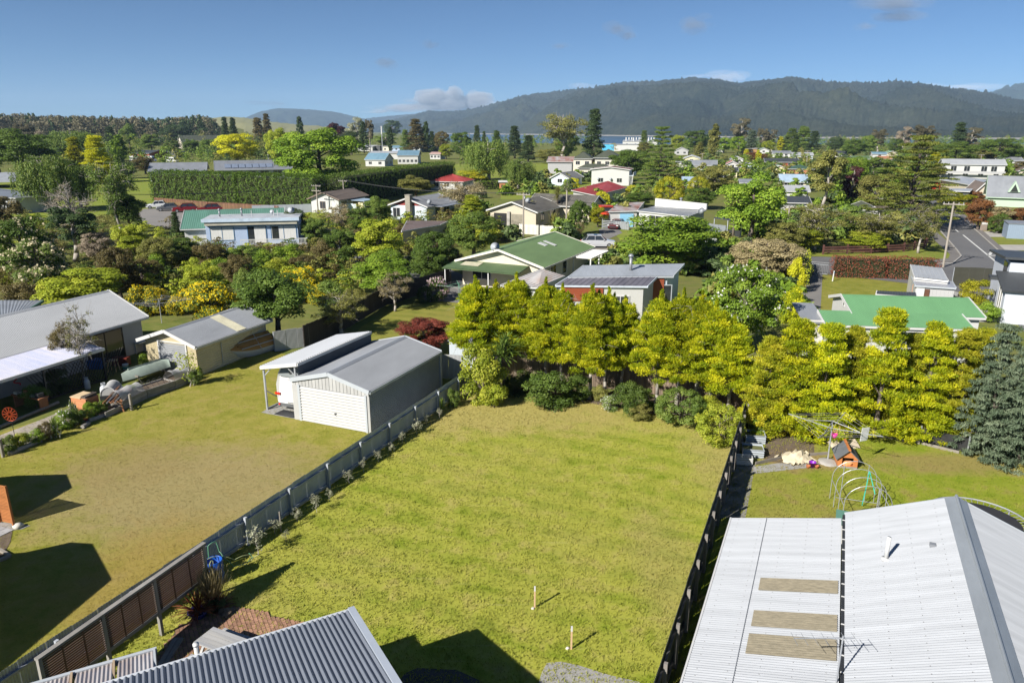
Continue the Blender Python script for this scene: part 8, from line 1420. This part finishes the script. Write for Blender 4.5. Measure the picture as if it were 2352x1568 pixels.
# ------------------------------------------------------------ left property clutter
def clutter():
    gb = pm('gas_bottle_grey', (.5, .52, .55), .45)
    for x, y, l, s in ((202, 893, 'grey gas bottle under the lattice with a hose', .85), (242, 915, 'larger grey gas bottle behind the orange crate', 1.1)):
        t = thing('gas_bottle', l, 'gas bottle', G(x, y)); MB().lathe([(.15 * s, 0), (.19 * s, .06 * s), (.19 * s, .55 * s), (.15 * s, .68 * s), (.06 * s, .75 * s), (.0, .76 * s)], 18).ob('cylinder', gb, t, True); MB().tube([(.1 * s * math.cos(a), .1 * s * math.sin(a), .86 * s) for a in np.linspace(0, 6.28, 11)], .018, 5).ob('collar', gb, t); MB().cyl((.1 * s, 0, .66 * s), (.1 * s, 0, .86 * s), .02).cyl((-.1 * s, 0, .66 * s), (-.1 * s, 0, .86 * s), .02).cyl((0, 0, .74 * s), (0, 0, .84 * s), .03).ob('valve', gb, t)
    t = thing('crate', 'big orange-brown wooden crate piled with firewood', 'crate', G(200, 945), R(-20)); om = pm('orange_ply', (.52, .22, .10), .75, var=.25, sc=4, obr=.1)
    for k in range(5): MB().box(-.55, .55, -.4, -.37, k * .19, k * .19 + .18).ob('board', om, t); MB().box(.53, .56, -.37, .4, k * .19, k * .19 + .18).ob('board', om, t)
    MB().box(-.55, .53, -.37, .4, .05, .93).ob('load', TIMBER, t); lid = MB(); lid.slab((-.6, -.42, .96), (.2, -.45, .97), (.25, .4, 1.0), (-.55, .42, 1.0), .04); lid.ob('lid', pm('pale_ply', (.6, .45, .27), .8), t)
    for k in range(6): MB().cyl((.15 + .06 * k, -.35, .97 + .05 * (k % 2)), (.2 + .06 * k, .35, 1.0 + .04 * (k % 3)), .045, n=6).ob('log', BARK, t)
    t = thing('tray', 'shallow red and white tray before the orange crate', 'tray', G(190, 965), R(-20)); MB().box(-.35, .4, -.12, .12, 0, .05).ob('base', WHITE, t); MB().box(-.33, .38, -.1, .1, .05, .12).ob('lining', pm('tray_red', (.5, .03, .03), .5), t)
    t = thing('mesh_cover', 'arched grey mesh cover over a black planter', 'planter', G(252, 925), R(15)); n = 9; m = pm('grey_mesh', (.42, .42, .41), .8); arc = [(-.42 * math.cos(a), .5 * math.sin(a) + .45) for a in np.linspace(0, math.pi, n)]; q = MB(); q.add([(x, y, z) for y in (0, 1.3) for x, z in arc], [(i, i + 1, n + i + 1, n + i) for i in range(n - 1)]); q.ob('cover', m, t, True)
    for y in (0, 1.3): MB().tube([(x, y, z) for x, z in arc], .02, 5).ob('hoop', WHITE, t)
    MB().add([(x, .01, z) for x, z in arc], [tuple(range(n))]).ob('end_mesh', m, t); MB().box(-.45, .45, -.05, 1.35, .2, .46).ob('tub', DARK, t)
    for x in (-.4, .4): MB().box(x - .03, x + .03, 0, .06, 0, .2).box(x - .03, x + .03, 1.25, 1.31, 0, .2).ob('leg', DARK, t)
    t = thing('sawhorse', 'orange timber bench frame with lengths of pipe lying on it', 'bench', G(262, 948), R(12)); om2 = pm('red_timber', (.38, .17, .08), .8, var=.3, obr=.15)
    for y in (0, 1.9): MB().box(-.5, .5, y, y + .09, .62, .70).ob('beam', om2, t); q = MB(); bar(q, (-.4, y + .04, .62), (-.5, y + .04, 0), .07); q.ob('leg', om2, t); q = MB(); bar(q, (.4, y + .04, .62), (.5, y + .04, 0), .07); q.ob('leg', om2, t)
    for k in range(4): MB().cyl((-.35 + k * .2, -.4, .74), (-.3 + k * .2, 2.4, .74), .035, n=6).ob('pipe', (om2, R_SILV)[k % 2], t)
    for i, (x, y) in enumerate(((306, 903), (325, 896))):
        t = thing('crate', 'black plastic crate ' + ('beside the arched mesh cover' if i == 0 else 'below the dinghy'), 'crate', G(x, y), R(10)); MB().box(-.25, .25, -.18, .18, 0, .03).ob('base', DARK, t)
        for z in (.08, .18, .27): MB().box(-.25, .25, -.19, -.17, z, z + .05).box(-.25, .25, .17, .19, z, z + .05).box(-.26, -.24, -.17, .17, z, z + .05).box(.24, .26, -.17, .17, z, z + .05).ob('slat', DARK, t)
    t = thing('bucket', 'white plastic pail by the dark doorway', 'bucket', G(290, 850)); MB().lathe([(.16, 0), (.19, .4), (.2, .42), (.17, .4), (0, .38)], 16).ob('pail', WHITE, t, True); MB().lathe([(.182, .14), (.186, .26)], 16).ob('label_band', pm('teal_print', (.05, .3, .26), .5), t)
    t = thing('tub', 'blue plastic tub below the white house wall', 'tub', G(222, 845)); MB().box(-.45, .45, -.3, .3, 0, .55).box(-.48, .48, -.33, .33, .55, .6).ob('tub', pm('tub_blue', (.03, .12, .4), .4), t)
    t = thing('stool', 'timber step stool before the dark doorway', 'stool', G(262, 852)); MB().box(-.25, .25, -.2, .2, .72, .77).ob('seat', PEG, t)
    for x, y in ((-.2, -.16), (.2, -.16), (-.2, .16), (.2, .16)): q = MB(); bar(q, (x, y, .72), (x * 1.4, y * 1.4, 0), .045); q.ob('leg', PEG, t)
    t = thing('box', 'dark red crate standing in the dark doorway', 'box', G(280, 838)); MB().box(-.5, .5, -.25, .25, 0, .55).box(-.2, .2, -.27, -.25, .2, .35).ob('box', pm('dark_red_box', (.18, .03, .02), .5), t)
    # raised beds of grey sleepers
    sl = pm('grey_sleeper', (.36, .34, .31), .9, var=.4, sc=3, stretch=(.4, 3, 1), bump=.3, obr=.2); B = [(244, 960), (283, 942), (340, 915), (405, 893), (452, 872)]
    for i in range(4):
        a, b = G(*B[i]), G(*B[i + 1]); L, rz = line_pts(a, b); t = thing('raised_bed', ['low grey sleeper bed nearest the orange crate', 'grey sleeper bed under the clear net tunnel', 'grey sleeper bed with wire frame before the dinghy', 'grey sleeper bed with bunched white net at the far end'][i], 'raised bed', a, rz); h = .34 if i == 0 else .55; k = 2 if i == 0 else 3
        for j in range(k): MB().box(.01, L - .02, 0, .06, j * h / k, (j + 1) * h / k - .012).ob('sleeper', sl, t); MB().box(.01, L - .02, 1.0, 1.06, j * h / k, (j + 1) * h / k - .012).ob('sleeper', sl, t); MB().box(L - .08, L - .02, .06, 1.0, j * h / k, (j + 1) * h / k - .012).ob('sleeper', sl, t)
        MB().box(.03, L - .09, .06, 1., 0, h - .1).ob('soil', EARTH, t)
        if i in (1, 3):
            n = 8; net = pm('clear_net', (.62, .62, .62), .5, var=.2); q = MB(); ys = np.linspace(.1, L - .1, 9); q.add([(y, .53 - .45 * math.cos(a), h - .05 + (.5 + .06 * math.sin(y * 7)) * math.sin(a)) for y in ys for a in np.linspace(0, math.pi, n)], [(r * n + j, r * n + j + 1, (r + 1) * n + j + 1, (r + 1) * n + j) for r in range(8) for j in range(n - 1)]); o = q.ob('net_tunnel', net, t, True)
            nt_ = net.node_tree; 
        if i == 2:
            for y in np.arange(.2, L - .1, .35): MB().tube([(y, .1, h), (y, .53, h + .35), (y, .96, h)], .012, 4).ob('wire_hoop', DARK, t)
    mm = MATS['clear_net']; nt2 = mm.node_tree; bs = nt2.nodes['Principled BSDF']; bs.inputs['Alpha'].default_value = .55
    for x, y, l in ((303, 942, 'round timber post before the net tunnel'), (447, 885, 'round timber post at the end of the raised beds'), (8, 1050, 'round timber post at the left edge of the bed'), (178, 968, 'short timber post by the irises')): p = G(x, y); o = MB().cyl((0, 0, 0), (0, 0, .95), .08, .075, 10).ob('post', TIMBER, None, False, p); tag(o, l, 'post')
    ed = [((22, 1046), (95, 1015)), ((100, 1008), (130, 993)), ((190, 985), (205, 975)), ((205, 970), (240, 958))]
    for i, (a, b) in enumerate(ed): t = thing('edging', ['long grey edging log at the left of the dry lawn', 'short grey edging log below the brown shrub', 'small edging stub below the crate', 'edging log joining the raised beds'][i], 'edging', G(*a)); q = MB(); q.cyl(Vector((0, 0, .1)), G(*b) - G(*a) + Vector((0, 0, .1)), .12, .11, 8); q.ob('log', sl, t)
    t = thing('edging', 'round rail edging between path and lattice', 'edging', G(0, 985)); MB().cyl((0, 0, .12), G(135, 928) - G(0, 985) + Vector((0, 0, .12)), .09, n=8).ob('log', sl, t)
    t = thing('garden_wheel', 'copper red wheel ornament on a thin stake', 'ornament', G(36, 1012)); cr = pm('copper_red', (.42, .07, .03), .25, .6); MB().cyl((0, 0, 0), (0, 0, 1.3), .015, n=5).ob('stake', DARK, t); MB().tube([(.36 * math.cos(a), -.03, 1.45 + .36 * math.sin(a)) for a in np.linspace(0, 6.283, 21)], .018, 5).ob('rim', cr, t)
    for k in range(12): a = k * 2 * math.pi / 12; q = MB(); bar(q, (0, -.03, 1.45), (.36 * math.cos(a), -.03, 1.45 + .36 * math.sin(a)), .03, .05); q.ob('vane', cr, t)
    t = thing('workbench', 'cluttered timber bench under the patio roof', 'bench', G(30, 935), R(-20)); MB().box(0, 2.2, 0, .6, .7, .76).ob('top', om2, t)
    for x in (.1, 2.05): MB().box(x, x + .08, .05, .55, 0, .7).ob('leg', om2, t)
    for k in range(5): MB().box(.1 + k * .42, .38 + k * .42, .1, .45, .76, .9 + .1 * (k % 3)).ob('box', (WHITE, R_GREY, om2, CERA, DARK)[k], t)
    t = thing('bird_ornament', 'red twisted ornament above the cluttered bench', 'ornament', G(48, 925) + Vector((0, 0, 1.0))); MB().tube([(.16 * math.cos(a) * (1 - a / 14), .1 * math.sin(a * 2), .1 + a * .07) for a in np.linspace(0, 9, 28)], .035, 5).ob('body', pm('ornament_red', (.5, .03, .03), .4), t)
    lb = G(255, 832)
    rotary('rotary clothesline with grey arms between the white house and cream shed', G(372, 742), 2.0, [(R(20), 2.4), (R(110), 2.4), (R(200), 2.4), (R(290), 2.4)]); rotary('rotary clothesline with green mast in the paved yard', G(1055, 700), 2.0, [(R(10), 1.9), (R(100), 1.9), (R(190), 1.9), (R(280), 1.9)], m=pm('mast_green', (.12, .3, .2), .5))
    t = thing('shed', 'small pale ribbed garden shed under the golden row', 'shed', G(1033, 838), R(-20)); q = MB().box(0, 1.7, 0, 1.3, 0, 1.7); q.ob('wall', boards('shed_ribs', (.45, .5, .54), .2, False), t); MB().slab((-.08, -.08, 1.72), (1.78, -.08, 1.72), (1.78, 1.38, 1.9), (-.08, 1.38, 1.9), .06).ob('roof', R_SILV, t)
    t = thing('shed', 'blue-grey garden shed on the right verge', 'shed', G(2311, 548), R(-22)); MB().box(0, 4, 0, 3, 0, 2.2).ob('wall', boards('blue_grey_iron', (.22, .28, .36), .25, False), t); MB().slab((-.1, -.1, 2.2), (4.1, -.1, 2.2), (4.1, 3.1, 2.35), (-.1, 3.1, 2.35), .08).ob('roof', R_SILV, t)
    t = thing('playhouse', 'small orange timber playhouse beside the low hedge', 'playhouse', G(1147, 438)); MB().box(0, 1.9, 0, 1.6, 0, 2.).ob('wall', om, t); MB().slab((-.3, -.3, 2.2), (2.3, -.3, 2.2), (2.3, 1.9, 2.5), (-.3, 1.9, 2.5), .1).ob('roof', WHITE, t); MB().box(.5, 1.2, -.02, .02, 0, 1.5).ob('door', DARK, t)
    t = thing('letterbox', 'stone letterbox with white top on the right verge', 'letterbox', G(2258, 530)); MB().box(-.35, .35, -.3, .3, 0, 1.0).ob('pillar', pm('brown_stone', (.3, .24, .2), .9, bump=.4), t); MB().box(-.3, .3, -.35, .25, 1.0, 1.3).ob('box', WHITE, t)
    t = thing('chimney_stack', 'broad stone chimney standing behind the tall copper beech', 'chimney', G(2008, 498)); MB().box(0, 2.6, 0, 1.2, 0, 4.6).ob('stack', pm('stack_stone', (.38, .36, .33), .9, var=.3, sc=3, bump=.4, bsc=5), t); MB().cyl((1.8, .6, 4.6), (1.8, .6, 5.4), .12).ob('flue', GREYTRIM, t)
    t = thing('bollard', 'leaning white marker post on the corner lawn', 'post', G(1912, 646)); MB().cyl((0, 0, 0), (.06, 0, 1.1), .06, n=8).ob('post', WHITE, t); MB().cyl((.055, 0, .8), (.06, 0, 1.0), .064, n=8).ob('band', pm('band_blue', (.1, .2, .4), .5), t)
    t = thing('gate', 'wire mesh driveway gate at the street', 'gate', G(1858, 628)); q = MB(); bar(q, (0, 0, 1.1), G(1900, 632) - G(1858, 628) + Vector((0, 0, 1.1)), .05); bar(q, (0, 0, .1), G(1900, 632) - G(1858, 628) + Vector((0, 0, .1)), .05); q.ob('frame', GALV, t); w = G(1900, 632) - G(1858, 628)
    for k in range(12): q = MB(); bar(q, w * (k / 11) + Vector((0, 0, .1)), w * (k / 11) + Vector((0, 0, 1.1)), .02); q.ob('bar', GALV, t)
clutter()
# ------------------------------------------------------------ grass blades on the near lawns
def tufts(name, label, poly, n, m, size, seed, avoid=()):
    g = np.random.default_rng(seed); P = np.array([(p[0], p[1]) for p in poly]); lo, hi = P.min(0), P.max(0); out = []
    while len(out) < n:
        q = lo + (hi - lo) * g.random((20000, 2)); ins = np.zeros(len(q), bool); j = len(P) - 1
        for i in range(len(P)):
            c = (P[i, 1] > q[:, 1]) != (P[j, 1] > q[:, 1]); xi = (P[j, 0] - P[i, 0]) * (q[:, 1] - P[i, 1]) / (P[j, 1] - P[i, 1] + 1e-12) + P[i, 0]; ins ^= c & (q[:, 0] < xi); j = i
        u, v = q[:, 0], q[:, 1]; dist = np.hypot(u, v); keep = ins & (g.random(len(q)) < np.clip((17 / np.maximum(dist, 8)) ** 1.2, .1, 1)) & (np.abs(u / np.maximum(v, 1)) < .85)
        out += q[keep].tolist()
    q = np.array(out[:n]); k = len(q); q = np.repeat(q, 3, 0); q += g.normal(size=q.shape) * .03; N3 = len(q); A = unit(g.normal(size=(N3, 3)) * .55 + [0, 0, 1]); N = unit(np.cross(A, g.normal(size=(N3, 3)))); L = size * (.5 + g.random(N3)); Pp = np.column_stack([q, .02 + L * .35]); o = link(name, leafmesh(name, Pp, A, N, L, .016 * size / .07, g.random(N3)))
    setmat(o, m); o['kind'] = 'stuff'; o['label'] = label; return o
tufts('grass', 'short mown grass of the green lawn', LAWNP, 52000, LAWN_M, .085, 1); tufts('grass', 'dry patchy grass of the left lawn', LAWNLP, 42000, LAWN_L, .045, 2); tufts('grass', 'grass of the right yard', LAWNRP, 22000, LAWN_R, .08, 3)
